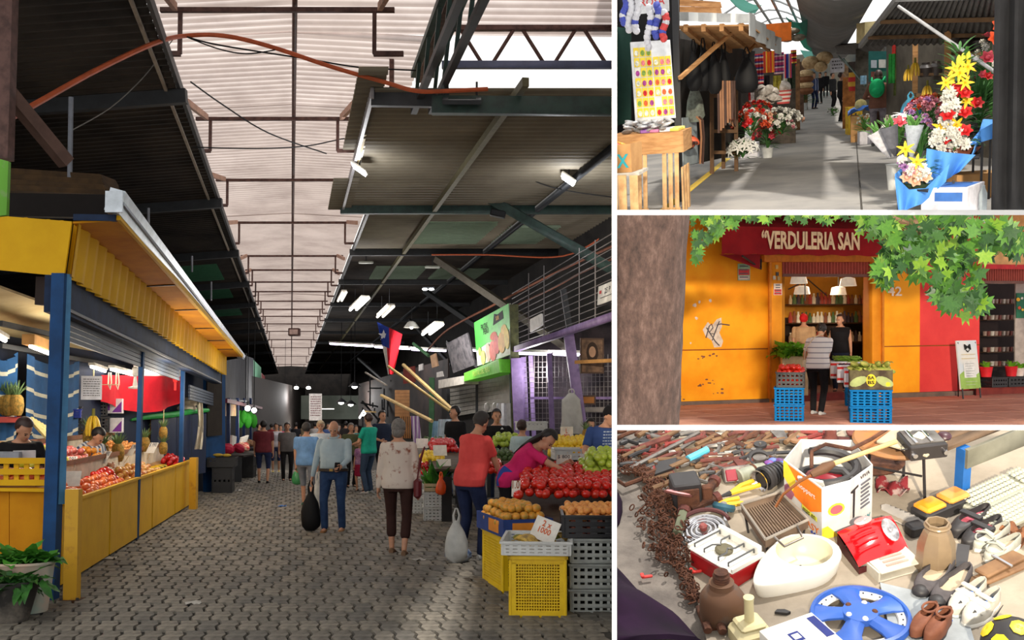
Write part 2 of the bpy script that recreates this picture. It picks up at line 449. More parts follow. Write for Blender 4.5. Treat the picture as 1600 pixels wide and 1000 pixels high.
def PSN(label,loc,rz,h=1.7,w=1.1,lean=0,twist=0,ha=(-.24,-.02,.80),hb=(.24,-.02,.80),fa=(-.1,-.02),fb=(.1,.02),fza=0,fzb=0,drop=0,head=(0,0),skin='tan',top=None,sleeve='short',hem=.86,bottom=None,legs='long',shoe=None,hair=None,style='short',sex='m',belly=0,voxel=.014,face=True,pole_a=(-.5,.7,-.5),pole_b=(.5,.7,-.5),group=None,sit=False):
 """head towards -y when rz = 0; the first hand and foot are the ones on -x"""
 k=h/1.7
 o=TG('person',label,'person',loc,rz,group,scale=1)
 sk=mat('skin_'+skin,SKIN[skin],.55,vary=.05,ns=20)
 top=top or mat('cloth_grey',(120,120,120),.85);bottom=bottom or mat('denim',(52,66,96),.85)
 shoe=shoe or mat('shoe_black',(28,28,30),.5);hair=hair or mat('hair_black',(26,21,20),.55,vary=.25,ns=60)
 L=MRo(R_(-lean),3,'X');TW=MRo(R_(twist),3,'Z');piv=V((0,0,.94-drop))
 dz=V((0,0,-drop))
 def U(p):
  p=V(p);t=min(1,max(0,(p.z-.82)/.34));t=t*t*(3-2*t)
  return piv+(MRo(R_(lean*t),3,'X')@(MRo(R_(twist*t),3,'Z')@(p+dz-piv)))
 sw=.175*w if sex=='m' else .158*w
 shA,shB=U((-sw,.01,1.37)),U((sw,.01,1.37))
 nk0,nk1=U((0,.015,1.41)),U((0,-.008,1.49))
 HR=MRo(R_(lean),3,'X')@TW@MRo(R_(head[0]),3,'Z')@MRo(R_(head[1]),3,'X')
 def HD(p):return nk1+HR@(V(p)*1.06)
 elA,wrA=ik(shA,V(ha),.285,.25,pole_a);elB,wrB=ik(shB,V(hb),.285,.25,pole_b)
 hipA,hipB=V((-.092*w,0,.90))+dz,V((.092*w,0,.90))+dz
 anA0,anB0=V((fa[0],fa[1],.085+fza)),V((fb[0],fb[1],.085+fzb))
 knA,anA=ik(hipA,anA0,.42,.415,(-.12,-1,.0));knB,anB=ik(hipB,anB0,.42,.415,(.12,-1,.0))
# --- torso rings (z, half width, half depth, forward shift)
 wt=.15 if sex=='m' else .135
 rings=[(.84,.16,.105,0),(.92,.168,.118,0),(1.0,.158,.112,-.004-belly*.5),(1.1,wt,.103,-.006-belly),(1.22,.158,.112,-.01-belly*.4),(1.32,.166,.115,-.006),(1.385,.15,.095,.004),(1.425,.105,.075,.01),(1.46,.06,.055,.014)]
 def torso(mb,grow,z0=.84,z1=1.46):
  RG=[]
  for z,a,b,s in rings:
   if z<z0-.05 or z>z1+.001:continue
   zz=max(z,z0);c=[]
   bb=b+(belly*.8 if .95<z<1.25 else 0)
   chest=.03 if(sex=='f' and 1.2<z<1.35)else 0
   for j in RN(16):
    t=2*PI*j/16;y=sin(t)*(bb+grow)
    if y<0:y-=chest*(1-abs(cos(t))*.5)
    c.append(U((cos(t)*(a*w+grow),y+s,zz)))
   RG.append(c)
  mb.loft(RG)
# --- body: one surface
 mb=MB();torso(mb,-.012)
 cap(mb,nk0,nk1,.058,.052)
 mb.ell(HD((0,.012,.105)),(.074,.094,.098),HR,14,10)
 mb.ell(HD((0,-.028,.052)),(.055,.062,.07),HR,12,8)
 mb.ell(HD((0,-.062,.012)),(.03,.028,.022),HR,8,6)
 mb.ell(HD((0,-.098,.062)),(.013,.02,.016),HR,8,6);mb.tube([HD((0,-.082,.10)),HD((0,-.104,.066))],[.009,.012],6)
 for sx in(-1,1):mb.ell(HD((sx*.074,.008,.075)),(.012,.02,.032),HR,8,6)
 fg=MB()
 for S,E,W_,sg in((shA,elA,wrA,-1),(shB,elB,wrB,1)):
  cap(mb,S,E,.05*(1 if sex=='m' else .88),.039);cap(mb,E,W_,.039,.026)
  d=(W_-E).normalized();side=V((sg,0,0));side=(side-d*side.dot(d));side=side.normalized()if side.length>.05 else ortho(d)[0]
  fwd=d.cross(side)*sg;fwd=fwd if fwd.y<0 else-fwd
  Q=Matrix((fwd,side,d)).transposed()
  pc=W_+d*.045;mb.ell(pc,(.041,.018,.052),Q,10,7);cap(mb,W_-d*.01,pc,.025,.022,8)
  inw=-side
  for i,(a,ln)in enumerate(((.029,.068),(.010,.078),(-.009,.072),(-.027,.056))):
   b=pc+fwd*a+d*.035
   fg.tube([b,b+d*ln*.5+inw*.008,b+d*ln*.8+inw*.03,b+d*ln*.9+inw*.042],[.0095,.009,.0085,.006],6)
  b=W_+d*.02+fwd*.028
  fg.tube([b,b+d*.03+fwd*.022+inw*.008,b+d*.058+fwd*.026+inw*.02],[.012,.0105,.007],6)
 for Hp,Kn,An in((hipA,knA,anA),(hipB,knB,anB)):
  cap(mb,Hp,Kn,.072*w,.05);
  cap(mb,Kn,Kn.lerp(An,.35),.048,.05);cap(mb,Kn.lerp(An,.35),An,.05,.034);mb.ell(An+V((0,-.05,-.045)),(.038,.095,.035),None,10,6)
 if k!=1:
  for b in(mb,fg):b.v=[p*k for p in b.v]
 PT('body',remeshed(mb,voxel,'body',sk,2,fg),None,o)
 def dress(name,b,m,vx=voxel,sm=3):
  b.v=[p*k for p in b.v];return PT(name,remeshed(b,vx,name,m,sm),None,o)
# --- shirt
 b=MB();torso(b,.013 if hem>.9 else .03,hem,1.45)
 if sleeve!='none':
  for S,E,W_ in((shA,elA,wrA),(shB,elB,wrB)):
   if sleeve=='long':cap(b,S,E,.06,.052);cap(b,E,E.lerp(W_,.93),.052,.037)
   else:b.ell(S,.06,None,10,6);b.tube([S,S.lerp(E,.72)],[.06,.058],12)
 else:
  for S in(shA,shB):b.ell(S,.05,None,10,6)
 dress('shirt',b,top)
# --- trousers, shorts or skirt
 b=MB();RG=[]
 for z,a,d_,s in((.80,.13,.10,0),(.86,.165,.112,0),(.92,.17,.12,0),(1.0,.16,.112,-belly*.4)):
  RG.append([U(V((cos(2*PI*j/16)*(a*w+.008),sin(2*PI*j/16)*(d_+.008)+s,z)))for j in RN(16)])
 b.loft(RG)
 if legs=='skirt':
  b.loft([[V((cos(2*PI*j/16)*(a*w),sin(2*PI*j/16)*a*.8,z))+dz for j in RN(16)]for z,a in((.5,.21),(.7,.2),(.92,.175))])
 else:
  for Hp,Kn,An in((hipA,knA,anA),(hipB,knB,anB)):
   cap(b,Hp,Kn,.088*w,.066)
   q={'long':.97,'capri':.55,'short':.12}[legs]
   cap(b,Kn,Kn.lerp(An,q),.066,.058 if legs=='long' else .066)
 dress('skirt' if legs=='skirt' else 'trousers',b,bottom)
# --- shoes
 for An,f in((anA,fa),(anB,fb)):
  s=MB();rg=[]
  for y,hw,ht in((.055,.028,.07),(.03,.036,.085),(-.03,.04,.075),(-.1,.044,.05),(-.15,.04,.038),(-.18,.022,.025)):
   rg.append([An+V((cos(t)*hw,y,-.083+(sin(t)+1)*ht/2))for t in[2*PI*j/10 for j in RN(10)]])
  s.loft(rg);s.v=[p*k for p in s.v];PT('shoe',s,shoe,o)
# --- hair, eyes, brows, mouth
 if style!='bald':
  b=MB();cen=HD((0,.018,.112))
  if style in('short','long','tied','bob','cap','beanie'):
   g=.012 if style in('cap',)else .01
   hair_shell(b,cen,((.074+g+.004)*1.06,(.094+g)*1.06,(.098+g)*1.06),HR,front=.5 if style not in('beanie',)else .25,low=-.3)
  if style=='balding':
   for sx in(-1,1):b.ell(HD((sx*.066,.03,.075)),(.018,.06,.042),HR,10,6)
   b.ell(HD((0,.09,.07)),(.06,.025,.045),HR,10,6)
  if style=='long':
   rg=[[HD((cos(t)*a,y+sin(t)*c,z))for t in[2*PI*j/12 for j in RN(12)]]for z,y,a,c in((.15,.06,.06,.04),(.05,.075,.085,.04),(-.06,.085,.10,.04),(-.18,.09,.105,.035),(-.30,.085,.08,.022))]
   b.loft(rg)
  if style=='bob':
   b.ell(HD((0,.045,.05)),(.085,.075,.075),HR,12,8)
  if style=='tied':b.ell(HD((0,.115,.09)),(.035,.04,.04),HR,10,7)
  if style=='cap':b.ell(HD((0,-.09,.15)),(.07,.07,.012),HR,12,5)
  b.v=[p*k for p in b.v]
  PT('hat' if style in('cap','beanie')else 'hair',b,hair,o,sharp=70)
 if face:
  ew=mat('eye_dark',(34,24,20),.2,vary=0);lip=mat('lip',(150,78,70),.5,vary=0)
  for sx in(-1,1):
   e=MB().ell(HD((sx*.03,-.082,.082)),(.0125,.008,.007),HR,8,5);e.v=[p*k for p in e.v];PT('eye',e,ew,o)
   e=MB().tube([HD((sx*.016,-.092,.102)),HD((sx*.03,-.092,.106)),HD((sx*.046,-.08,.1))],.0045,5);e.v=[p*k for p in e.v];PT('eyebrow',e,hair if style not in('cap','beanie')else ew,o)
  e=MB().ell(HD((0,-.085,.028)),(.022,.01,.0065),HR,10,5);e.v=[p*k for p in e.v];PT('mouth',e,lip,o)
 info=dict(obj=o,wrA=wrA*k,wrB=wrB*k,k=k,HD=lambda p:HD(p)*k,U=lambda p:U(p)*k)
 return info
# ------------ lamps of the rooms (large ones)
AX=(455-CX)/FPX
def hp(s,Y,z=0.0):
 return V((AX*Y+s,Y,z))
# ------------ the white walls between the four rooms
def room_walls():
 w=mat('white_paint',(250,250,250),.9,vary=0)
 def wedge(name,a,b,horizontal,d0,d1,e0,e1):
  vs=[]
  for d in(d0,d1):
   for q,e in((a,e0),(b,e0),(b,e1),(a,e1)):
    px,py=(e,q)if horizontal else(q,e);vs.append(CAMP+ray(px,py)*d)
  mb=MB().add(vs,[(0,3,2,1),(4,5,6,7),(0,1,5,4),(1,2,6,5),(2,3,7,6),(3,0,4,7)])
  me=mb.mesh(name,w,False);fix_normals(me)
  o=bpy.data.objects.new(name,me);COL.objects.link(o);o['kind']='structure'
 wedge('wall_partition',956,964,False,3.4,90,-90,1090)
 wedge('ceiling_middle',328,336,True,12.2,60,964,1720)
 wedge('ceiling_lowest',664,672,True,6.3,34,964,1720)
room_walls()
# ============ ROOM 1: the market hall
CUR=P1
M_PAV=[mat('paver_a',(124,118,108),.75,c2=(88,84,77),ns=9,bump=.25,bs=60),mat('paver_b',(136,129,117),.75,c2=(98,93,85),ns=11,bump=.25,bs=60),mat('paver_c',(110,106,99),.75,c2=(80,77,72),ns=8,bump=.25,bs=60)]
def hall_floor():
 fl=room_empty('floor')
 PT('joint_bed',MB().add([hp(-30,-8),hp(14,-8),hp(14,135),hp(-30,135)],[(0,1,2,3)]),mat('joint_sand',(78,75,69),.9,c2=(58,56,53),ns=3),fl)
 W,D,g,hgt=.165,.38,.013,.022
 def outline(e=0):
  hw,hd,k=W/2-g/2-e,D/2-g/2-e,.013
  return[(-hw+k,-hd),(hw+k*.3,-hd),(hw-k,-hd*.3),(hw+k,hd*.3),(hw-k,hd),(-hw-k*.3,hd),(-hw+k,hd*.3),(-hw-k,-hd*.3)]
 def stone(mb,s,Y,dz):
  a,b=outline(),outline(.007);n=len(a)
  vs=[hp(s+x,Y+y,.001)-V((AX*0,0,0))for x,y in a]+[hp(s+x,Y+y,hgt+dz)for x,y in b]
  mb.add(vs,[tuple(RN(n,2*n))]+[(i,(i+1)%n,n+(i+1)%n,n+i)for i in RN(n)])
 protos=[]
 for i in RN(3):
  mb=MB();stone(mb,0,0,0);protos.append(mb.mesh('paver',M_PAV[i],False))
 cells=[]
 r=0;Y=7.7
 while Y<30:
  s=-3.3+(r%2)*W/2
  while s<3.0:
   p=hp(s,Y);px,py,_=project(p)
   if-12<px<962 and py<1015:cells.append((Y,s))
   s+=W
  Y+=D;r+=1
 rest=[MB(),MB(),MB()];n=0
 for Y,s in cells:
  i=random.choice((0,0,1,1,2));dz=jit(.004)
  if n<298:
   o=bpy.data.objects.new('paver',protos[i]);COL.objects.link(o);o.parent=fl;o.location=hp(s,Y,dz);n+=1
  else:stone(rest[i],s,Y,dz)
 for i in RN(3):PT('paving',rest[i],M_PAV[i],fl,kind='stuff')
hall_floor()
CORR=.24
def corrugated(mb,pt,y0,y1,amp=.04,cols=1,x0=0,x1=1):
 """sheet whose ridges run across the hall; pt(u, Y) gives the unrippled point"""
 n=int((y1-y0)/CORR*(6 if y0<40 else 4));vs=[]
 for i in RN(n+1):
  Y=y0+(y1-y0)*i/n;dz=amp*cos(2*PI*Y/CORR)
  for j in RN(cols+1):vs.append(V(pt(j/cols,Y))+V((0,0,dz)))
 c=cols+1;fs=[]
 for i in RN(n):
  for j in RN(cols):fs.append((i*c+j,i*c+j+1,(i+1)*c+j+1,(i+1)*c+j))
 mb.add(vs,fs)
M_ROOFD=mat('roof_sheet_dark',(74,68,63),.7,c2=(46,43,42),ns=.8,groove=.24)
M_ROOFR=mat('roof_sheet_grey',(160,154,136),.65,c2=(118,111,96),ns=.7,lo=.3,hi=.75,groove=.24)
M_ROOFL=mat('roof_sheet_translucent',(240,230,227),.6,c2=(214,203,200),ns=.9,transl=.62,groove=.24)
M_STEEL=mat('steel_dark',(40,42,46),.55,vary=.2)
M_RUST=mat('steel_brown',(96,70,64),.65,c2=(70,50,46),ns=10)
M_GREEN=mat('steel_green',(50,72,66),.55,c2=(40,54,52),ns=7)
M_CABLE=mat('cable_black',(22,22,24),.6,vary=0)
M_ORANGE=mat('cable_orange',(190,92,56),.6,vary=.1)
ZL,ZS=EYE+4.5,EYE+5.5
def hall_roof():
 ce=room_empty('ceiling')
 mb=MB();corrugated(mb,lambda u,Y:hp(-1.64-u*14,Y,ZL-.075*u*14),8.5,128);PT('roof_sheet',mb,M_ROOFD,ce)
 ys=[-4,4,12.6,14.6,18.1,23,28.3,34.5,41,48,56,66,80,100,128]
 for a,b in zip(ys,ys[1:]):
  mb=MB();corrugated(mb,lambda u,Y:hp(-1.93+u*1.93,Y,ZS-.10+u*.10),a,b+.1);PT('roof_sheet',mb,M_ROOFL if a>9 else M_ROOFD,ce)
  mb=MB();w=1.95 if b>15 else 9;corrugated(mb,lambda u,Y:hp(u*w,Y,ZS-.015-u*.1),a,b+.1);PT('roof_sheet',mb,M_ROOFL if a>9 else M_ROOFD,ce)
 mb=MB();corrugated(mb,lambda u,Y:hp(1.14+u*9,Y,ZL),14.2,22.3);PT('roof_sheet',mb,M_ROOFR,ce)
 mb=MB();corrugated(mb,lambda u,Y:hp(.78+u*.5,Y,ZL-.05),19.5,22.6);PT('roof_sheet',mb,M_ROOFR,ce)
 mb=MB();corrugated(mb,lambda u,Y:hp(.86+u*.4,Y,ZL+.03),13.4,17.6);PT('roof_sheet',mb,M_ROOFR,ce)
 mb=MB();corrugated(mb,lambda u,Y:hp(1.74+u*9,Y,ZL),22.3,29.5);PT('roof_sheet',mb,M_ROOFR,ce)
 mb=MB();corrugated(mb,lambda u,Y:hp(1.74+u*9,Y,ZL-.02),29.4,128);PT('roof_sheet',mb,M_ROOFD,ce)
 g=mat('skylight_green',(150,168,146),.6,transl=.6)
 for s0,Y0,w,l in((3.2,24.2,1.7,3.0),(5.3,24.6,1.2,2.6),(2.6,31.5,1.6,3.0),(4.6,32,1.6,2.6)):
  mb=MB();corrugated(mb,lambda u,Y:hp(s0+u*w,Y,ZL-.06),Y0,Y0+l);PT('skylight_sheet',mb,g,ce)
 g2=mat('sheet_green',(70,120,90),.6,transl=.4)
 for Y0 in(31,36.5,44):
  mb=MB();corrugated(mb,lambda u,Y:hp(-3.6+u*1.3,Y,ZL-.17+u*.09),Y0,Y0+3.5);PT('skylight_sheet',mb,g2,ce)
 def beam(p0,p1,w,h,m,nm='beam'):PT(nm,MB().bar(p0,p1,w,h),m,ce)
 for Y in(14.1,21.5,28.5,35.5,42.5,49.5,56.5,66,78,95,115):
  beam(hp(-1.5,Y,ZL-.13),hp(-12,Y,ZL-.13-.075*10.4),.12,.2,M_STEEL)
 for Y in(22.3,28.4,35,42.5,50,58,67,78,95,115):
  beam(hp(1.05 if Y<23 else 1.6,Y,ZL-.12),hp(9,Y,ZL-.12),.12,.18,M_GREEN if Y<23 else M_STEEL)
 beam(hp(1.9,13.9,ZL-.32),hp(9,13.9,ZL-.36),.14,.24,M_GREEN)
 beam(hp(1.1,14.3,ZL-.08),hp(2.2,14.3,ZL-.1),.1,.26,M_STEEL)
 beam(hp(-1.6,6,ZL+.02),hp(-1.6,127,ZL+.02),.05,.14,M_STEEL,'gutter')
 beam(hp(-1.78,6,ZL-.06),hp(-1.78,127,ZL-.06),.04,.04,mat('steel_worn',(150,138,124),.6),'gutter')
 beam(hp(1.1,14.2,ZL-.05),hp(1.1,22.5,ZL-.05),.05,.16,mat('steel_light',(150,146,150),.5),'gutter')
 beam(hp(1.7,22.5,ZL-.02),hp(1.7,127,ZL-.02),.06,.12,M_STEEL,'gutter')
 for s,h in((3.1,.1),(5.35,.1),(7.6,.1)):
  beam(hp(s,13.5,ZL-.12),hp(s,126,ZL-.12),.09,.12,M_STEEL if s>3.2 else mat('steel_olive',(104,98,74),.6),'purlin')
 PT('ridge_pipe',MB().tube([hp(0,4,ZS-.22),hp(0,126,ZS-.22)],.035,8),M_RUST,ce)
 zt,zb=ZS-.3,ZL+.12
 for Y in(13.1,18.1,23,28.3,34.5,38,41.6,45,49,53,57,62,68,76,86,100,118):
  x0,x1=-1.75,(1.3 if Y<15 else 1.05 if Y<22.4 else 1.72)
  mb=MB().bar(hp(x0,Y,zt),hp(x1,Y,zt),.06,.06);PT('purlin_frame',mb,M_RUST,ce)
  for sg,x in((1,x0),(-1,x1)):
   mb=MB().bar(hp(x+sg*.26,Y,zt),hp(x+sg*.26,Y,zb),.05,.05).bar(hp(x+sg*.27,Y,zb),hp(x-sg*.12,Y,zb),.06,.06)
   PT('bracket',mb,M_RUST,ce)
  if Y<40:
   for sg,x in((1,x0),(-1,x1)):
    PT('brace',MB().bar(hp(x+sg*.1,Y-2.6,zb+.1),hp(x+sg*.2,Y-.1,zt),.06,.1),mat('timber_pale',(176,140,122),.8),ce)
 mb=MB()
 for i in RN(150):
  Y=9+i*CORR;mb.box(hp(-1.7,Y,ZL+.03),(.16,.05,.03))
 PT('sheet_ends',mb,mat('steel_worn'),ce,kind='stuff')
 tr=MB();z0,z1,Y=EYE+4.78,EYE+5.3,14.0
 m=mat('truss_blue_grey',(84,92,122),.5,vary=.1)
 beam(hp(2.05,Y,z0),hp(9,Y,z0),.08,.1,m,'truss_chord');beam(hp(2.2,Y,z1),hp(9,Y,z1),.08,.07,M_RUST,'truss_chord')
 x=2.3
 while x<7:
  for a,b in((x,x+.32),(x+.32+.12,x+.76)):
   up=a<x+.2
   PT('truss_web',MB().tube([hp(a,Y,z1 if up else z0),hp(b,Y,z0 if up else z1)],.028,6),M_RUST,ce)
  x+=.86
 zc=EYE+4.42
 for ds,dz in((0,0),(.26,0),(0,.55),(.26,.55)):
  beam(hp(1.78+ds,15.0,zc+dz),hp(1.78+ds,7,zc+dz),.09,.09,M_STEEL if dz==0 else M_GREEN,'girder_chord')
 Yg=14.8
 while Yg>7.5:
  beam(hp(1.78,Yg,zc),hp(1.78,Yg-.5,zc+.55),.05,.05,M_GREEN,'girder_web');beam(hp(2.04,Yg,zc),hp(2.04,Yg-.5,zc+.55),.05,.05,M_GREEN,'girder_web');Yg-=1.0
 beam(hp(2.0,16.2,ZS-.2),hp(2.0,8,ZS-.2),.1,.12,M_RUST,'purlin');beam(hp(5.1,15.4,EYE+4.55),hp(4.6,9,ZS-.05),.08,.14,mat('timber_pale'),'brace')
 beam(hp(1.5,15.5,EYE+4.85),hp(1.5,15.5,ZS),.07,.07,M_RUST,'bracket');beam(hp(1.5,15.5,EYE+4.85),hp(1.9,15.5,EYE+4.85),.07,.07,M_RUST,'bracket')
 for a,b,w,m in(((768,312,22.2),(990,440,20.5),.2,M_GREEN),((682,405,28.2),(893,548,24.5),.17,mat('steel_worn_grey',(104,98,88),.6)),((664,455,34.5),(790,540,30),.15,M_STEEL),((700,535,34),(748,572,31),.13,M_STEEL),((640,500,40),(705,570,36),.1,M_STEEL),((560,560,50),(606,600,46),.1,M_STEEL)):
  beam(P1.at(*a),P1.at(*b),w,w,m,'knee_brace')
 beam(P1.at(6,250,9.2),P1.at(14,-30,9.2),.13,.13,M_RUST,'post');beam(P1.at(-6,122,9.2),P1.at(104,255,9.8),.12,.12,mat('timber_dark',(92,70,62),.8),'brace')
 PT('vent_pipe',MB().tube([P1.at(109,278,11),P1.at(111,152,11)],.028,8),mat('pipe_grey',(118,122,132),.5),ce)
 PT('vent_pipe',MB().tube([P1.at(38,-5,12),P1.at(96,77,12.5)],.022,6),M_STEEL,ce)
 for x,y0,y1,Y in((232,325,352,16),(300,400,425,21),(330,440,470,24)):PT('vent_pipe',MB().tube([P1.at(x,y0,Y),P1.at(x,y1,Y)],.02,6),mat('pipe_grey'),ce)
hall_roof()
def cable(name,label,pts,r,m,cat='cable'):
 P=[P1.at(*p)for p in pts];out=[]
 for i in RN(len(P)-1):
  a,b,c,d=P[max(i-1,0)],P[i],P[i+1],P[min(i+2,len(P)-1)]
  for t in[k/6 for k in RN(6)]:
   out.append(.5*(2*b+(c-a)*t+(2*a-5*b+4*c-d)*t*t+(3*b-a-3*c+d)*t**3))
 out.append(P[-1])
 SO(name,label,cat,MB().tube(out,r,6),m)
cable('power_cable','thick orange cable running from the left post up across the skylight',[(14,186,9.4),(60,160,10),(150,110,11),(240,68,12),(290,56,13),(350,56,13),(420,72,13.2),(520,105,13.5),(600,128,13.7),(650,142,13.6),(700,142,13.6),(762,139,13.7)],.03,M_ORANGE)
cable('wire','thin black wire sagging under the orange cable at the top of the skylight',[(290,57,13),(330,68,13),(400,80,13.2),(480,92,13.4),(560,105,13.6),(650,110,13.8)],.011,M_CABLE)
cable('wire','black wire looping below the orange cable beside the ridge',[(290,57,13),(340,76,13),(385,84,13),(430,78,13.2)],.009,M_CABLE)
cable('wire','long black wire crossing the skylight down towards the right roof',[(298,128,15),(350,165,16),(420,208,17),(510,240,18.5)],.012,M_CABLE)
cable('wire','nearly level black wire across the skylight below the first frame',[(300,230,17),(400,232,17.5),(480,228,18),(560,215,19),(640,232,20),(760,252,20),(860,292,20),(956,308,20)],.012,M_CABLE)
cable('wire','faint grey wire hanging between pipe and gutter at left',[(111,204,11),(170,170,12),(215,130,12.5),(245,95,13),(270,62,13)],.007,mat('wire_grey',(110,106,100),.6))
cable('conduit','straight copper coloured conduit along the underside of right roof',[(572,237,18.5),(700,238,18.5),(830,239,18.5),(975,238,18.5)],.04,mat('copper',(150,82,58),.5))
cable('power_cable','orange cable drooping from dark right beam towards picture edge',[(675,398,28),(760,398,27),(880,400,26),(956,360,24)],.022,M_ORANGE)
cable('power_cable','orange brown cable bundle sweeping up over the green fruit sign',[(668,548,33),(700,515,31),(780,472,27),(860,430,25),(956,385,22)],.03,mat('cable_brown',(128,78,58),.6))
cable('power_cable','second brown cable rising above the wire mesh to picture edge',[(790,485,27),(860,452,24),(910,425,22),(956,405,21)],.022,mat('cable_brown'))
# ------------ produce
M_STEM=mat('stem_green',(74,92,44),.7)
FRUIT={}
def fruit(kind):
 """one mesh of each kind, about its real size, centred"""
 if kind in FRUIT:return FRUIT[kind]
 def rnd(r,sq=1,dip=.12,n=12,name=kind,m=None,tip=0):
  pr=[]
  for i in RN(9):
   t=PI*i/8;z=-cos(t);q=sin(t)
   if i==8:z-=dip
   elif i==7:z-=dip*.1
   if i==0:z-=tip
   pr.append((r*q,r*z*sq))
  mb=MB().lathe(pr,n);mb.cyl((0,0,r*sq*(1-dip)),(0,0,r*sq*1.05),r*.07,r*.05,5)if tip==0 else None
  return mb.mesh(name,m,True,60)
 K={'tomato':lambda:rnd(.042,.86,.2,m=mat('tomato_red',(216,32,24),.22,c2=(196,52,24),ns=12,coat=.3)),'orange':lambda:rnd(.042,.96,.08,m=mat('orange_peel',(236,138,36),.45,c2=(222,160,60),ns=14,bump=.1,bs=300)),'mango':lambda:rnd(.047,.9,.06,m=mat('mango_skin',(226,150,46),.45,c2=(166,140,58),ns=16)),'lemon':lambda:rnd(.036,1.18,-.06,m=mat('lemon_peel',(242,206,48),.4,c2=(228,190,40),ns=20,bump=.08,bs=300),tip=.12),'green_apple':lambda:rnd(.042,.92,.25,m=mat('apple_green',(170,190,62),.3,c2=(146,170,50),ns=10,coat=.2)),'apple':lambda:rnd(.042,.9,.25,m=mat('apple_blush',(206,160,74),.35,c2=(190,92,48),ns=18,coat=.2)),'pink_apple':lambda:rnd(.042,.9,.25,m=mat('apple_pink',(204,118,104),.35,c2=(186,76,74),ns=16,coat=.2)),'yellow_pepper':lambda:rnd(.046,1.1,.22,10,m=mat('pepper_yellow',(228,214,60),.25,c2=(206,196,52),ns=10,coat=.3)),'persimmon':lambda:rnd(.046,.82,.15,m=mat('persimmon',(232,122,52),.35,c2=(214,84,50),ns=14,coat=.2)),'apricot':lambda:rnd(.03,.95,.15,m=mat('apricot',(232,166,84),.55,c2=(214,128,62),ns=20)),'onion':lambda:rnd(.035,.95,-.15,m=mat('onion_skin',(146,86,68),.5,c2=(112,56,56),ns=16)),'cherry':lambda:rnd(.016,.95,.15,8,m=mat('cherry',(120,18,34),.25)),'capsicum':lambda:rnd(.05,1.2,.22,10,m=mat('capsicum_red',(206,24,26),.22,c2=(176,22,24),ns=10,coat=.3)),'avocado':lambda:rnd(.04,1.35,-.05,m=mat('avocado',(70,96,40),.5,c2=(52,70,34),ns=20)),'plum':lambda:rnd(.026,1.05,.12,9,m=mat('plum',(70,44,66),.4,c2=(48,34,52),ns=20)),'papaya':lambda:rnd(.055,1.6,-.05,m=mat('papaya',(238,176,50),.4,c2=(226,140,44),ns=8)),'melon':lambda:rnd(.085,1.0,.06,14,m=mat('melon',(206,190,130),.6,c2=(170,160,96),ns=16)),}
 FRUIT[kind]=K[kind]();return FRUIT[kind]
CATS={'green_apple':'apple','pink_apple':'apple','yellow_pepper':'pepper','capsicum':'pepper'}
def pile(kind,label,group,o,u,v,nu,nv,layers=1,up=(0,0,1),jitter=.25,name=None,scale=1,shrink=.5,lay=False):
 """fruit heaped in rows along u and v from the corner o, further layers resting in the hollows"""
 o,u,v,up=V(o),V(u),V(v),V(up);me=fruit(kind);r=me.vertices and max(abs(w.co.x)for w in me.vertices)*scale
 for L in RN(layers):
  a,b=nu-L,nv-L
  if a<1 or b<1:break
  for i in RN(a):
   for j in RN(b):
    fu=(i+.5+L*shrink)/nu;fv=(j+.5+L*shrink)/nv
    p=o+u*(fu+jit(jitter)/nu)+v*(fv+jit(jitter)/nv)+up*(r*(.92+1.45*L)+jit(r*.15))
    rot=rotm(jit(35)+(90 if lay else 0),jit(35),runi(0,360))
    SO(name or kind,label,CATS.get(kind,kind),me,None,p,group=group,rot=rot,scale=scale*runi(.92,1.08))
def banana_mb(mb,base,d,side,L=.17,r=.017,bend=.55,n=7):
 d,side=V(d).normalized(),V(side).normalized();pts=[];rr=[]
 for i in RN(n):
  t=i/(n-1);a=bend*2*t
  pts.append(V(base)+(d*sin(a)+side*(1-cos(a)))*(L/(2*bend)));rr.append(r*(.35 if i==0 else .5 if i==n-1 else .85 if i in(1,n-2)else 1))
 mb.tube(pts,rr,6)
M_BAN=mat('banana_yellow',(240,200,52),.45,c2=(226,180,44),ns=12)
def banana_bunch(label,loc,rz=0,n=7,group=None,hang=True,scale=1,rot=None,m=None):
 o=TG('banana_bunch',label,'bananas',loc,rz,group,rot=rot,scale=scale)
 for i in RN(n):
  a=2*PI*i/n;mb=MB();rad=V((cos(a),sin(a),0))
  if hang:banana_mb(mb,rad*.02,rad*.55+V((0,0,-1)),V((0,0,-1))-rad*.7,bend=.4)
  else:banana_mb(mb,V(((i-n/2)*.034,0,.02+.008*(i%2))),V(((i-n/2)*.03,-1,.35)),(0,0,-1))
  PT('banana',mb,m or M_BAN,o)
 PT('stalk',MB().cyl((0,0,-.02),(0,0,.07),.018,.014,8)if hang else MB().ell((0,.015,.025),(.06,.03,.02)),mat('banana_stalk',(130,126,56),.7),o)
 return o
M_PINE=mat('pineapple_skin',(168,128,58),.7,c2=(112,96,46),ns=40,bump=.6,bs=70)
M_PLEAF=mat('pineapple_leaf',(112,138,92),.6,c2=(78,108,66),ns=10)
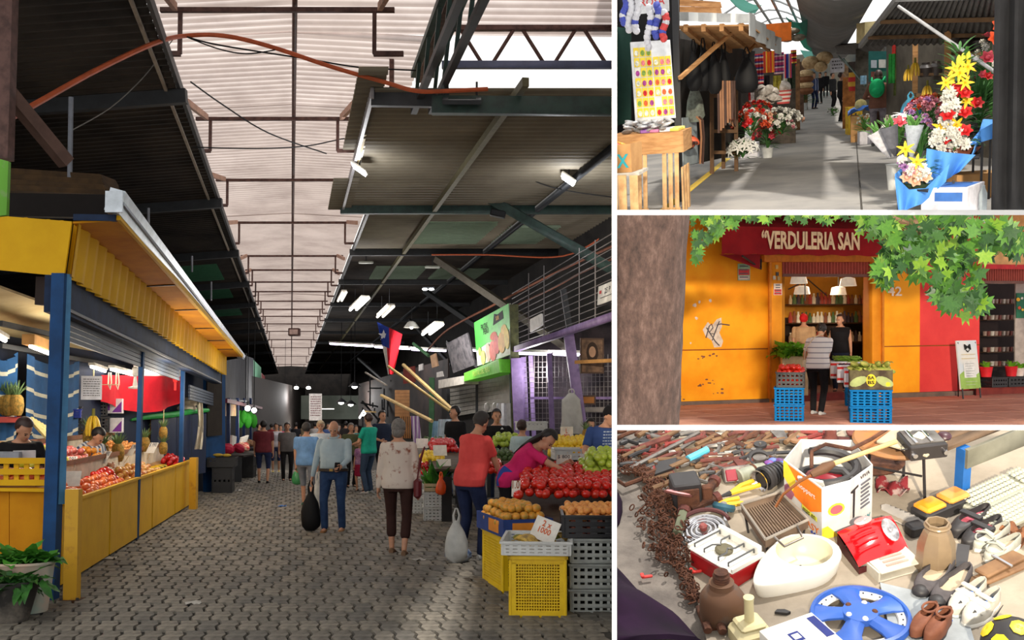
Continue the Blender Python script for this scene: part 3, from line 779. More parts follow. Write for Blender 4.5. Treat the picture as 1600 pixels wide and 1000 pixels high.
def pineapple(label,loc,rz=0,h=.2,rot=None,group=None,scale=1):
 o=TG('pineapple',label,'pineapple',loc,rz,group,rot=rot,scale=scale)
 PT('fruit',MB().lathe([(0,0),(.045,.004),(.062,.04),(.07,h*.5),(.062,h*.85),(.04,h),(0,h)],14),M_PINE,o)
 mb=MB()
 for i in RN(22):
  a=i*2.4;q=i/22;t=.95-.75*q;L=.1+.06*q
  d=V((cos(a)*t,sin(a)*t,1)).normalized();s=d.cross(V((0,0,1))).normalized()*.011
  b=V((cos(a)*.02,sin(a)*.02,h-.005));m_=b+d*L*.55;e=b+d*L+V((cos(a),sin(a),0))*.03*t
  nn=d.cross(s).normalized()*.004
  mb.add([b-s,b+s,m_+s*.8,m_-s*.8,e,b+nn,m_+nn*1.2],[(0,1,2,3),(3,2,4),(5,0,3,6),(1,5,6,2),(6,3,4),(2,6,4)])
 PT('leaf_crown',mb,M_PLEAF,o)
 return o
def LF(mb,base,d,L,w,up=(0,0,1),curl=.3,n=4,wav=0):
 """one leaf: a keeled blade with a curved midrib"""
 d=V(d).normalized();s=d.cross(V(up));s=s.normalized()if s.length>1e-3 else ortho(d)[0];u=s.cross(d);vs=[]
 for i in RN(n+1):
  t=i/n;c=V(base)+d*L*t-u*(curl*L*t*t);ww=w*sin(PI*min(.97,.08+t*.9))**.7*.5
  k=wav*w*(1 if i%2 else-1)
  vs+=[c-s*ww+u*(ww*.35+k),c,c+s*ww+u*(ww*.35-k)]
 fs=[]
 for i in RN(n):
  a=i*3;fs+=[(a,a+1,a+4,a+3),(a+1,a+2,a+5,a+4)]
 mb.add(vs,fs)
def leafy(mb,c,r,n,L,w,spread=1,curl=.4,wav=.15,up=.8):
 for i in RN(n):
  a=runi(0,2*PI);e=runi(.05,1)*spread
  d=V((cos(a)*e,sin(a)*e,runi(.3,1)*up));b=V(c)+V((cos(a)*r[0]*random.random(),sin(a)*r[1]*random.random(),jit(r[2])))
  LF(mb,b,d,L*runi(.7,1.2),w*runi(.8,1.2),curl=curl,wav=wav)
def CRS(name,label,cat,loc,rz,w,d,h,m,rows=4,cols=7,t=.014,post=.03,group=None,floor=True,hole=.55,rot=None,solid_top=True,lower=0):
 """plastic crate: four lattice walls, corner posts, rim and base"""
 o=TG(name,label,cat,loc,rz,group,rot=rot)
 def wall(L):
  mb=MB();hh=h-.01
  for i in RN(rows+1):
   z=.012+(hh-.024)*i/rows;b=(hh/rows)*(1-hole)
   b=max(b,.022)if i in(0,rows)else b
   mb.box((0,0,min(max(z,b/2),h-b/2)),(L,t,b))
  for j in RN(cols+1):
   x=-L/2+L*j/cols;mb.box((min(max(x,-L/2+.01),L/2-.01),0,h/2),(L/cols*(1-hole)*.8,t*.9,h-.004))
  return mb
 for y in(-d/2,d/2):PT('side_panel',wall(w-post),m,o,(0,y*(1-t/d),0))
 for x in(-w/2,w/2):PT('end_panel',wall(d-post),m,o,(x*(1-t/w),0,0),90)
 for x in(-1,1):
  for y in(-1,1):PT('corner_post',MB().box((x*(w/2-post/2),y*(d/2-post/2),h/2),(post,post,h),bev=.006),m,o)
 mb=MB();rt=.02
 for y in(-1,1):mb.box((0,y*(d/2),h-rt/2),(w+.02,.024,rt))
 for x in(-1,1):mb.box((x*(w/2),0,h-rt/2),(.024,d+.02,rt))
 PT('rim',mb,m,o)
 if floor:PT('base',MB().box((0,0,.01+lower),(w-.02,d-.02,.016)),m,o)
 return o
def carton(name,label,cat,loc,rz,w,d,h,m,t=.006,group=None,rot=None,flaps=False,inside=None):
 """open cardboard box: four walls and a bottom"""
 o=TG(name,label,cat,loc,rz,group,rot=rot)
 for y in(-1,1):PT('side_panel',MB().box((0,y*(d/2-t/2),h/2),(w,t,h)),m,o)
 for x in(-1,1):PT('end_panel',MB().box((x*(w/2-t/2),0,h/2),(t,d-2*t,h)),m,o)
 PT('bottom',MB().box((0,0,t/2+.001),(w-2*t,d-2*t,t)),inside or m,o)
 return o
def closed_box(name,label,cat,loc,rz,w,d,h,m,group=None,rot=None,tape=None):
 o=TG(name,label,cat,loc,rz,group,rot=rot)
 PT('carton',MB().box((0,0,h/2),(w,d,h),bev=.004),m,o)
 PT('lid_flaps',MB().box((-w/4-.001,0,h+.002),(w/2-.004,d,.004)).box((w/4+.001,0,h+.002),(w/2-.004,d,.004)),m,o)
 if tape:PT('tape',MB().box((0,0,h+.005),(.05,d+.002,.001)),tape,o)
 return o
def qpanel(mb,a,b,c,d,t):
 """a plate with corners a, b, c, d and thickness t behind it"""
 a,b,c,d=V(a),V(b),V(c),V(d);n=(b-a).cross(d-a).normalized()*t
 mb.add([a,b,c,d,a-n,b-n,c-n,d-n],[(0,1,2,3),(7,6,5,4),(1,0,4,5),(2,1,5,6),(3,2,6,7),(0,3,7,4)])
def price_sign(label,loc,rz,text,m=None,ink=None,w=.13,h=.17,tilt=-15,group=None):
 o=TG('price_sign',label,'sign',loc,rz,group)
 o.matrix_world=o.matrix_world@rotm(tilt,0,0).to_4x4()
 PT('card',MB().box((0,0,h/2),(w,.004,h)),m or mat('card_white',(232,226,216),.8),o)
 PT('stick',MB().cyl((0,.004,-.12),(0,.004,h*.5),.004,.004,5),mat('stick_wood',(190,160,110),.8),o)
 if text:
  ls=text.split('|')
  for i,s in enumerate(ls):LTR(s,h*.6/len(ls)*(.9 if len(s)<5 else .7),ink or mat('ink_orange',(214,96,40),.8,vary=0),o,(0,-.003,h*(.76-.62*i/max(1,len(ls)-.01))),w=min(w*.85,.03*len(s)))
 return o
def plastic_bag(name,label,loc,w,d,h,m,rz=0,handles=True,cat='bag',group=None,rot=None):
 """a filled carrier bag hanging from two handles; origin at the grip"""
 o=TG(name,label,cat,loc,rz,group,rot=rot);R=[]
 rnd=random.Random(label);n=14
 for t,q in((0,.22),(.1,.38),(.28,.74),(.5,.92),(.7,1),(.88,.92),(1,.45)):
  R.append([V((cos(2*PI*j/n)*w/2*q*(1+rnd.uniform(-.09,.09)),sin(2*PI*j/n)*d/2*q*(1+rnd.uniform(-.12,.12)),-h*(.22+.78*t)))for j in RN(n)])
 PT('sack',MB().loft(R),m,o,sharp=50)
 if handles:
  for sx in(-1,1):PT('handle',MB().tube([V((sx*w*.08,0,-h*.26)),V((sx*w*.12,0,-h*.12)),V((sx*.012,0,0)),V((sx*-.012,0,.004))],[.022,.014,.01,.008],6),m,o)
 return o
def tube_lamp(label,p0,p1,w=.05,glow=9,col=(255,248,235),power=0,box=True):
 """fluorescent batten: housing and glowing tube"""
 p0,p1=V(p0),V(p1)
 o=TG('tube_lamp',label,'lamp',(p0+p1)/2)
 c=(p0+p1)/2;a,b=p0-c,p1-c
 if box:PT('housing',MB().bar(a+V((0,0,w*.7)),b+V((0,0,w*.7)),w*1.6,w*.7),mat('lamp_housing',(214,210,200),.5),o)
 PT('tube',MB().tube([a,b],w*.42,8),mat('tube_glow%d_%d'%(glow,col[2]),col,.4,emit=glow,vary=0),o)
 return o
# ------------ the yellow and blue fruit kiosk on the left
M_YEL=mat('paint_yellow',(222,172,22),.7,c2=(206,154,16),ns=3,lo=.35,hi=.8)
M_YELW=mat('paint_yellow_worn',(204,154,30),.55,c2=(150,92,36),ns=7,lo=.55,hi=.78)
M_YELD=mat('paint_ochre',(206,138,22),.85,c2=(186,116,18),ns=2)
M_BLU=mat('paint_blue',(26,70,120),.62,c2=(24,58,98),ns=4)
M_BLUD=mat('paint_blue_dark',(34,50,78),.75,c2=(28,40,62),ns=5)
at=P1.at;gr=P1.g
def Yg(px,py):return gr(px,py).y
def kiosk():
 K=TG('market_kiosk','yellow and blue steel kiosk with corrugated fascia along left side of the hall','kiosk',(0,0,0))
 def panel(nm,m,a,b,c,d,t=.03,**k):
  mb=MB();qpanel(mb,at(*a),at(*b),at(*c),at(*d),t);return PT(nm,mb,m,K,**k)
 A,B,C=gr(78,940),gr(212,845),gr(281,800)
 YA,YB,YC,YD=A.y,B.y,C.y,22.0
 PT('post',MB().bar(A,at(95,428,YA),.135,.12),M_BLU,K)
 PT('post',MB().bar(B,at(222,540,YB),.07,.06),M_BLU,K)
 PT('post',MB().bar(C,at(286,572,YC),.075,.06),M_BLU,K)
 PT('post_flange',MB().bar(A+V((.075,-.01,.9)),at(103,428,YA),.02,.1),mat('paint_blue_light',(60,118,160),.45),K)
 def bil(a,b,c,d):
  a,b,c,d=(at(*q)for q in(a,b,c,d));return lambda u,v:a.lerp(b,u).lerp(d.lerp(c,u),v)
 f=bil((100,432,YA),(349,586,YD),(349,556,YD),(112,346,YA));n=34;mb=MB()
 def rib(u,v):
  k=(u*n)%1;out=.07 if k<.3 else .0
  return f(u,v)+V((out,0,0))
 us=sorted(set([i/n+q/n for i in RN(n)for q in(0.0,.06,.26,.32)]+[1.0]));vs_=[]
 for u in us:
  for v in(0,1):vs_.append(rib(u+1e-6,v))
 for u in us:
  for v in(0,1):vs_.append(rib(u+1e-6,v)-V((.012,0,0)))
 N=len(us)*2;fs=[]
 for i in RN(len(us)-1):
  a=i*2;fs+=[(a,a+2,a+3,a+1),(N+a+1,N+a+3,N+a+2,N+a),(a+2,a,N+a,N+a+2),(a+1,a+3,N+a+3,N+a+1)]
 mb.add(vs_,fs);PT('fascia_sheet',mb,M_YEL,K)
 panel('fascia_sheet',M_YEL,(-40,418,YA+.15),(100,432,YA),(112,346,YA),(-40,334,YA+.15),.02)
 for x in(10,40,75,96):PT('fascia_rib',MB().bar(at(x,421+x*.1,YA-.02+(.15-x*.001)),at(x+1,337+x*.08,YA-.02+(.15-x*.001)),.03,.03),M_YEL,K)
 panel('soffit',M_YELD,(114,346,YA),(182,342,YA),(377,556,YD),(349,556,YD),.02)
 PT('edge_strip',MB().bar(at(184,338,YA),at(378,556,YD),.05,.07),M_YEL,K)
 PT('edge_strip',MB().bar(at(116,340,YA),at(182,341,YA),.05,.06),M_BLUD,K)
 for t in(.28,.45,.62,.76,.88):
  a=at(114,346,YA).lerp(at(349,556,YD),t);b=at(182,342,YA).lerp(at(377,556,YD),t)
  PT('soffit_joint',MB().bar(a-V((0,0,.025)),b-V((0,0,.025)),.03,.012),mat('steel_dark'),K)
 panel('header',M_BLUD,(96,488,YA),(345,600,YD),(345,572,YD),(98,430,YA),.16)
 PT('header_seam',MB().bar(at(97,480,YA-.01),at(345,598,YD-.01),.03,.03),M_STEEL,K)
 panel('shutter_end',mat('shutter_cover',(48,36,32),.6),(54,476,YA+.2),(92,478,YA+.1),(92,432,YA+.1),(56,432,YA+.2),.1)
 for i in RN(9):
  z0=.04+i*.055;
  def low(u,k=0):return at(100,488,YA+.1).lerp(at(340,597,YD),u)-V((.1,0,z0+k))
  u1=.62 if i<4 else 1.0;u0=0 if i<4 else .72
  PT('shutter_slat',MB().bar(low(u0),low(u1),.03,.045),mat('shutter_steel',(58,68,84),.6),K)
 ci=mat('ceiling_cream',(216,196,150),.8,c2=(196,172,124),ns=1.5)
 mb=MB();qpanel(mb,at(-60,428,YA+.3),V((-6.4,13,2.75)),V((-6.2,23,2.6)),at(345,575,YD),.03);PT('ceiling_lining',mb,ci,K)
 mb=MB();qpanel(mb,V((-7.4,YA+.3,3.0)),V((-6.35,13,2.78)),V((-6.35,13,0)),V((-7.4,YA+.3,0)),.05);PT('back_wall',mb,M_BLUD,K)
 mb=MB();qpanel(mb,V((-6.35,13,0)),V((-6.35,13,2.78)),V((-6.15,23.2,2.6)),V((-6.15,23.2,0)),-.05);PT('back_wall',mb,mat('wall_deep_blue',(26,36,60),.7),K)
 panel('end_wall',M_BLU,(322,772,YD),(352,772,YD+.6),(352,556,YD+.6),(322,580,YD),.08)
 panel('end_board',mat('board_brown',(52,46,42),.7),(324,682,YD-.05),(347,680,YD+.3),(347,576,YD+.3),(324,582,YD-.05),.03)
 for a,b in(((0,505,11.5),(330,578,22)),((0,540,12.5),(200,575,18))):PT('ceiling_batten',MB().bar(at(*a),at(*b),.06,.06),M_STEEL,K)
 o=TG('gutter','long pale steel box gutter running above the edge of the yellow awning','gutter',(0,0,0))
 mb=MB();qpanel(mb,at(186,334,YA-.1),at(381,562,YD+1),at(384,556,YD+1),at(196,299,YA-.1),.14);PT('channel',mb,mat('galvanised',(196,204,212),.35,metal=.35),o)
 PT('lip',MB().bar(at(192,318,YA-.12),at(382,560,YD+1),.02,.03),mat('galvanised_dark',(90,98,112),.4,metal=.4),o)
 PT('end_cap',MB().box(at(183,316,YA-.12)+V((-.02,-.02,.0)),(.16,.03,.2)),mat('galvanised'),o)
 return YA,YB,YC,YD
YA,YB,YC,YD=kiosk()
def loft_left():
 o=TG('timber_board','dark brown boards stored on the kiosk roof behind the gutter','boards',(0,0,0))
 for i in RN(4):
  mb=MB();qpanel(mb,at(-20,296-i*9,10.6+i*.2),at(168-i*2,304-i*7,10.3+i*.2),at(162-i*2,296-i*8,10.3+i*.2),at(-20,287-i*9,10.6+i*.2),.3);PT('board',mb,mat('timber_roof',(78,58,36),.8,c2=(58,44,30),ns=5),o)
 mb=MB();qpanel(mb,at(-60,336,10.3),at(182,340,10.0),at(168,304,10.0),at(-60,300,10.3),.1);SO('roof_void_shade','black sheet put in as the dark of the gap above the yellow fascia','board',mb,mat('board_black',(24,20,19),.8))  # last sheet is added in black where the roof gap is only dark
 mb=MB();qpanel(mb,at(-30,340,8.8),at(10,336,8.8),at(13,252,8.8),at(-30,240,8.8),.05);SO('painted_board','bright green worn panel at left picture edge above kiosk','panel',mb,mat('panel_green',(92,150,50),.6,c2=(130,140,110),ns=6,lo=.55,hi=.8))
loft_left()
def counters():
 o=TG('fruit_counter','long yellow board fruit counter standing along the aisle under the kiosk','counter',(0,0,0))
 a,b=gr(94,915,.05),gr(300,786,.05);h=.8;cuts=[0,.24,.44,.55,.78,1]
 d=b-a;n=V((d.y,-d.x,0)).normalized()
 for u0,u1 in zip(cuts,cuts[1:]):
  p,q=a.lerp(b,u0+.004),a.lerp(b,u1-.004);mb=MB();qpanel(mb,p,q,q+V((0,0,h)),p+V((0,0,h)),.03);PT('panel',mb,M_YEL,o)
 PT('kick_board',MB().bar(a-n*.1+V((0,0,-.02)),b-n*.1+V((0,0,-.02)),.04,.1),mat('board_black'),o)
 PT('top_rail',MB().bar(a+V((0,0,h)),b+V((0,0,h)),.05,.03),M_YEL,o)
 for i,(k,zz,dz,m)in enumerate(((.0,.66,.2,0),(.5,1.08,.14,1),(1.05,1.32,.12,1))):
  p0,p1=a-n*(k+.02),b-n*(k+.02);q0,q1=p0-n*.49,p1-n*.49
  z0=V((0,0,zz-.05));z1=V((0,0,zz-.05+dz));mb=MB();qpanel(mb,p0+z0,p1+z0,q1+z1,q0+z1,.03);PT('display_tier',mb,mat('tier_wood',(170,130,84),.8),o)
  if k:
   mb=MB();qpanel(mb,p0+V((0,0,.55)),p1+V((0,0,.55)),p1+V((0,0,zz-.02)),p0+V((0,0,zz-.02)),.02);PT('riser',mb,mat('riser_white',(206,194,172),.7),o)
   PT('riser_edge',MB().bar(p0+V((.01,0,zz+.01)),p1+V((.01,0,zz+.01)),.03,.06),mat('wood_edge',(128,82,52),.7),o)
 PT('post',MB().bar(gr(302,797),gr(302,797)+V((0,0,.93)),.14,.12),M_YELW,o)
 P=gr(112,940)
 q=TG('bollard','worn yellow steel stub post beside the big blue kiosk post','post',P)
 PT('shaft',MB().box((0,0,.52),(.125,.1,1.04)),M_YELW,q);PT('foot_plate',MB().box((0,0,.012),(.2,.17,.024)),mat('rust_plate',(96,62,40),.8,c2=(54,42,34),ns=20),q)
 for sx in(-1,1):PT('bolt',MB().cyl((sx*.075,-.06,.02),(sx*.075,-.06,.045),.014,.014,6),M_STEEL,q)
 c=TG('front_counter','yellow front counter left of the blue post with slatted top rail','counter',(0,0,0));Y=YA+.1
 for x0,x1 in((-60,14),(15,76)):
  mb=MB();qpanel(mb,at(x0,905+3,Y),at(x1,909,Y),at(x1,762,Y),at(x0,762,Y),.03);PT('panel',mb,M_YELD,c)
 for y in(720,737,754):PT('slat',MB().bar(at(-60,y,Y-.02),at(78,y,Y-.02),.025,.055),M_YEL,c)
 for x in(-6,10,26,42,58,74):
  PT('peg',MB().bar(at(x,716,Y),at(x,758,Y),.045,.02,up=(0,1,0)),M_YEL,c)
 PT('cap_board',MB().bar(at(-60,764,Y-.03),at(79,766,Y-.03),.05,.03),M_YEL,c)
 PT('shelf',MB().bar(at(-60,757,Y+.35),at(76,757,Y+.35),.6,.02),mat('tier_wood'),c)
 pile('persimmon','orange fruit glimpsed through slats of the yellow front counter','fruit behind the slatted front counter',at(-14,757,Y+.12),at(72,757,Y+.12)-at(-14,757,Y+.12),(0,.3,0),8,3,2)
 return a,b,n
ca,cb,cn=counters()
def tier(k,u0,u1,f0,f1):
 """corner and sides of a stretch of display tier k (from u0 to u1 along it, f0 to f1 of its depth)"""
 zz,dz=((.66,.2),(1.08,.14),(1.32,.12))[k];off=(0,.5,1.05)[k]
 def p(u,f):return ca.lerp(cb,u)-cn*(off+.02+.49*f)+V((0,0,zz-.04+dz*f))
 o=p(u0,f0);return o,p(u1,f0)-o,p(u0,f1)-o
G='fruit heaped on the kiosk counter'
pile('persimmon','shiny orange fruit heaped at near end of the kiosk counter','orange fruit at the near end of the kiosk',*tier(0,.10,.40,.05,.8),12,4,2,scale=1.15)
pile('tomato','red tomato in small heap behind the orange fruit of the kiosk','tomatoes behind the orange kiosk fruit',*tier(0,.32,.46,.55,.98),5,3,2,scale=1.2)
pile('apple','russet yellow apple heaped midway along the kiosk counter','russet apples midway along the kiosk',*tier(0,.47,.70,.05,.95),11,4,2,scale=1.15)
pile('capsicum','red pepper heaped at far end of the kiosk counter','red peppers at the far kiosk end',*tier(0,.90,1.0,.05,.9),5,4,2)
for i in RN(9):
 o,u,v=tier(0,.71,.89,0,.8);banana_bunch('small yellow banana hand lying on the kiosk counter',o+u*((i%5)+.5)/5+v*(.25+.45*(i//5)),-95+jit(20),6,'bananas on the kiosk counter',hang=False,scale=1.15)
pile('yellow_pepper','yellow pepper stacked on second kiosk tier beside blue post','yellow peppers on the second tier',*tier(1,.10,.26,.0,.9),5,4,2,scale=1.35)
pile('pink_apple','pink apple heaped on second tier beside the yellow peppers','pink apples on the second tier',*tier(1,.27,.40,.05,.9),5,4,2,scale=1.2)
pile('orange','orange heaped on second tier below the pineapples','oranges below the pineapples',*tier(1,.41,.50,.05,.6),4,3,2)
pile('apricot','small red orange fruit on second tier behind price cards','small fruit behind the price cards',*tier(1,.66,.80,.1,.9),8,5,2)
for i in RN(9):
 o,u,v=tier(2,.62,.92,.1,.9)
 SO('papaya','long golden papaya laid out on the upper kiosk tier','papaya',fruit('papaya'),None,o+u*((i%5)+.5)/5+v*(.2+.4*(i//5))+V((0,0,.06)),group='papayas on the upper tier',rot=rotm(90,0,20+jit(20)))
for i,(x,y,s,l)in enumerate(((160,722,1.35,'large pineapple standing on the second tier, leftmost of the standing pair'),(184,722,1.35,'large pineapple standing on second tier, right of the standing pair'))):
 p=at(x,y,15.2);o=pineapple(l,p,i*50,scale=s)
pineapple('pineapple half hidden behind the second kiosk post',at(226,706,17),20,scale=1.2);pineapple('pineapple with broken crown above the papayas beside second post',at(229,690,19),80,scale=1.2)
banana_bunch('bright yellow banana bunch hanging inside the kiosk over the pineapples',at(146,650,14.5),0,7,scale=1.5)
pineapple('pineapple hanging directly below the yellow banana bunch',at(139,698,14.6),30,scale=1.3)
for i,(y,l)in enumerate(((686,'upper of two pineapples hanging on a string in front of dark wall'),(710,'lower of two pineapples hanging on a string in front of dark wall'))):
 pineapple(l,at(255,y,17.5),i*40,scale=1.05)
SO('string','thin string holding two hanging pineapples between the blue posts','string',MB().tube([at(256,640,17.5),at(255,684,17.5)],.006,5),mat('string_pale',(196,176,130),.8))
cards=[(105,735,12.6,'white price card on yellow peppers beside blue post',0),(158,724,14.2,'slanted white price card in front of the pineapples',-30),(201,712,15.5,'white price card leaning right of the pineapples',-40),(234,708,16.5,'white price card behind the second blue post',-20),(108,760,11.6,'large crumpled white sheet at near end of the kiosk counter',10)]
for x,y,Y,l,r in cards:
 price_sign(l,at(x,y,Y),r,'' if 'crumpled' in l else '$ 990',w=.22 if 'crumpled' in l else .16,h=.2,tilt=-35,ink=mat('ink_grey',(96,96,104),.8))
def kiosk_inside():
 for i,(x0,x1,Y0,Y1,l)in enumerate(((-20,28,12.3,12.8,'blue curtain with pale wavy bands hanging at left edge of kiosk'),(42,124,13.2,15.2,'blue curtain with sagging pale bands between lamps and flag'))):
  o=TG('curtain',l,'curtain',(0,0,0));a,b=at(x0,560,Y0),at(x1,560,Y1)
  bd=5
  for k in RN(10):
   z1=2.5-k*.14;m=mat('curtain_pale',(190,188,170),.85)if k%2 else mat('curtain_blue',(38,78,122),.85)
   mb=MB();mb.sheet(lambda u,v:a.lerp(b,u)*1+V((.03*sin(u*25),0,z1-(a.z+(b.z-a.z)*u)-v*(.14 if not k%2 else .05+.09*0)-.12*sin(PI*u)-(.0 if not k%2 else .0))),12,2,.006)
   PT('band',mb,m,o)
   if k%2:
    mb=MB();mb.sheet(lambda u,v:a.lerp(b,u)+V((.03*sin(u*25)+.001,0,z1-.05-(a.z+(b.z-a.z)*u)-v*.09-.12*sin(PI*u))),12,2,.006);PT('band',mb,mat('curtain_blue'),o)
 o=TG('flag','wide red and white flag hung along the back of the kiosk','flag',(0,0,0));a,b=at(158,586,16.4),at(282,588,19)
 f=lambda u,z:a.lerp(b,u)+V((.05*sin(u*20),0,z))
 mb=MB();mb.sheet(lambda u,v:f(u,-v*(.42+.22*sin(PI*u*.9))-(.0 if u>.3 else .1*(1-u/.3)*0)),20,6,.006);PT('red_field',mb,mat('flag_red',(206,28,44),.75,c2=(176,22,38),ns=3),o)
 mb=MB();mb.sheet(lambda u,v:f(.35+u*.65,v*.3*(1-.2*u)),14,4,.006);PT('white_field',mb,mat('flag_white',(220,216,208),.75),o)
 o=TG('paper_sheet','large white sheet of paper pinned left of the red flag','paper',at(143,606,15.5),30);PT('sheet',MB().box((0,0,0),(.3,.004,.36)),mat('paper_white',(214,216,226),.8),o)
 mb=MB();[scribble(mb,-.12,.12,.13-i*.035,.012,-.004,seed=i)for i in RN(8)];PT('print_lines',mb,mat('ink_grey'),o)
 bk=mat('crate_black',(34,34,38),.5)
 for i,(x,y,Y,w,h,l,m)in enumerate(((104,648,15.5,.42,.22,'black plastic crate high on the stack behind blue post',bk),(108,672,15.5,.46,.24,'black plastic crate low on the stack behind blue post',bk),(148,640,16.8,.4,.24,'dark crate on the stack under the pinned paper',bk),(150,665,16.8,.42,.25,'dark crate at the bottom of the stack under pinned paper',bk),(121,643,15.2,.1,.13,'small bright blue box on the black crates',mat('box_blue',(54,74,176),.6)))):
  (CRS('crate',l,'crate',at(x,y+10,Y),20,w,.3,h,m)if 'crate' in l else closed_box('box',l,'box',at(x,y+6,Y),20,w,.1,h,m))
 for i,(x,y,l)in enumerate(((179,646,'upper white fruit carton with purple print against the back wall'),(179,676,'lower white fruit carton with purple print against back wall'))):
  o=closed_box('fruit_carton',l,'carton',at(x,y,17),15,.26,.3,.24,mat('carton_white',(214,212,218),.7))
  PT('purple_print',MB().add([V((-.03,-.1515,.02)),V((.12,-.1515,.02)),V((.12,-.1515,.2))],[(0,1,2)]).add([V((-.1,-.1515,.05)),V((-.06,-.1515,.05)),V((-.06,-.1515,.15)),V((-.1,-.1515,.15))],[(0,1,2,3)]),mat('print_purple',(116,54,150),.7),o)
 SO('plank_door','orange brown wooden board standing behind the pineapples','board',MB().box((0,0,.75),(.52,.04,1.5),bev=.004),mat('board_orange',(196,140,84),.7,c2=(176,118,66),ns=3),V((at(213,700,19).x,19,.12)),10)
 SO('green_tarpaulin','rolled bright green tarpaulin slung across the kiosk back','tarpaulin',MB().tube([at(205,656,18),at(235,651,18.5),at(270,648,19.5),at(305,642,20.5),at(325,641,21)],[.02,.05,.06,.06,.04],8),mat('tarp_green',(34,148,66),.5))
 mb=MB();a,b=at(236,652,18.8),at(322,646,21);mb.sheet(lambda u,v:a.lerp(b,u)+V((.06*sin(u*22),0,-v*1.2)),16,4,.006);SO('dark_tarpaulin','dark navy tarpaulin hanging behind the two strung pineapples','tarpaulin',mb,mat('tarp_navy',(20,34,66),.55))
 mb=MB();mb.sheet(lambda u,v:at(304+10*u+5*sin(v*3),614+v*88,20.3)+V((0,.05*sin(u*9+v*4),0)),6,10,.006);SO('white_cloth','long white cloth hanging at far right end of the kiosk','cloth',mb,mat('cloth_white',(216,206,186),.85))
 SO('cloth_bundle','white cloth bundle on the shelf right of the flag','cloth',MB().ell(at(297,628,20.5),(.18,.2,.1)).ell(at(292,638,20.4),(.2,.2,.08)),mat('cloth_white'))
 SO('fan','white ceiling fan hub with short stem under kiosk ceiling','fan',MB().lathe([(0,-.12),(.1,-.1),(.12,-.04),(.03,0),(.012,.02),(.012,.3)],12).box((.2,0,-.05),(.4,.08,.01)).box((-.2,.03,-.05),(.4,.08,.01)),mat('fan_cream',(200,186,146),.6),at(146,596,16))
 for i,(x,l)in enumerate(((171,'white looped cord hanging left of the kiosk lamp'),(183,'white looped cord hanging under the long kiosk lamp'))):
  SO('cord',l,'cord',MB().tube([at(x-1,582,16),at(x-2,600,16),at(x+1,608,16),at(x+3,598,16),at(x+2,582,16)],.012,5),mat('cord_white',(226,218,200),.7))
 SO('hanging_scale','white hanging shop scale left of the second blue post','scale',MB().lathe([(0,0),(.1,.005),(.11,.03),(.04,.05),(.02,.2),(.05,.22),(.05,.34),(0,.36)],14),mat('scale_white',(208,204,196),.4),at(211,608,16.5))
 SO('red_ribbon','red and white ribbon rosette beside the third blue post','ribbon',MB().ell((0,0,0),(.05,.02,.07)).box((0,0,-.12),(.04,.01,.16)),mat('ribbon_red',(212,52,52),.6),at(274,592,18))
 for i,(a,b,l)in enumerate((((-8,523,11.2),(8,532,12),'glowing lamp tube at left edge of kiosk ceiling'),((48,541,12.2),(86,556,13.6),'bright lamp tube hanging left of the blue post'),((143,573,15.5),(164,580,16.8),'lamp tube above the pinned paper'),((174,577,15.8),(210,586,17.4),'long lamp tube in front of the red flag'),((226,576,16.8),(252,583,18.4),'lamp tube right of the second blue post'))):
  tube_lamp(l,at(*a),at(*b),.06,10)
 SO('hanging_bracket','wooden lamp box hanging on chains left of the blue post','lamp box',MB().bar(at(44,530,12.1),at(86,545,13.5),.14,.12),mat('wood_pale',(176,130,76),.8))
 for p,e in(((-5.1,12.6,2.15),60),((-4.7,15.6,2.15),60),((-4.9,17.4,2.1),45),((-4.6,20,2.05),36)):point_lamp('kiosk_light',p,e,(1,.9,.74),.3)
kiosk_inside()
dark=mat('cloth_black',(24,23,26),.85,vary=.2)
G_=gr(30,900);PSN('woman with dark tied hair in a black top serving behind the front counter',V((at(30,700,11.3).x,11.3,0)),35,1.72,sex='f',top=dark,sleeve='long',lean=14,head=(20,24),ha=(-.2,-.42,1.05),hb=(.16,-.4,1.05),style='tied',hair=mat('hair_brown',(54,34,28),.5),voxel=.016)
PSN('vendor in blue and white checked clothes bending behind the hanging bananas',V((at(128,700,14.4).x,14.4,0)),60,1.62,sex='f',top=stripes('checked_blue',[(206,206,206),(70,86,116)],14,'X'),bottom=mat('cloth_navy',(40,50,84),.85),lean=30,head=(10,15),ha=(-.2,-.4,1.05),hb=(.2,-.42,1.05),style='short',voxel=.016)
for i,x in enumerate((2,14,25)):pineapple('pineapple standing in a row on the high shelf, %s from picture edge'%('first','second','third')[i],at(x,650,12.6),i*40,scale=1.3)
SO('shelf_board','striped red and white shelf board under the row of pineapples','shelf',MB().bar(at(-20,653,12.5),at(38,653,12.8),.3,.03).bar(at(-20,657,12.36),at(38,657,12.6),.02,.05),mat('shelf_red',(150,60,56),.7))
for x,y,Y,r,s,l in((15,722,10.3,-10,.3,'silver grey folded paper packet on front counter, leftmost'),(38,720,10.4,30,.26,'white and blue carton on the front counter beside blue post')):
 closed_box('packet',l,'packet',at(x,y,Y),r,s*.8,.06,.1,mat('packet_grey' if 'silver' in l else 'packet_white',(150,156,166)if 'silver' in l else(206,204,206),.6))
for i in RN(5):
 a=at(48+i*5,655+i*3,13);SO('leek_bundle','pale bundled stems laid on the rack behind the woman in black','vegetables',MB().tube([a,a+V((.35,-.2,-.28))],[.04,.03],7),mat('leek_pale',(190,176,120),.7),group='pale stems behind the woman')
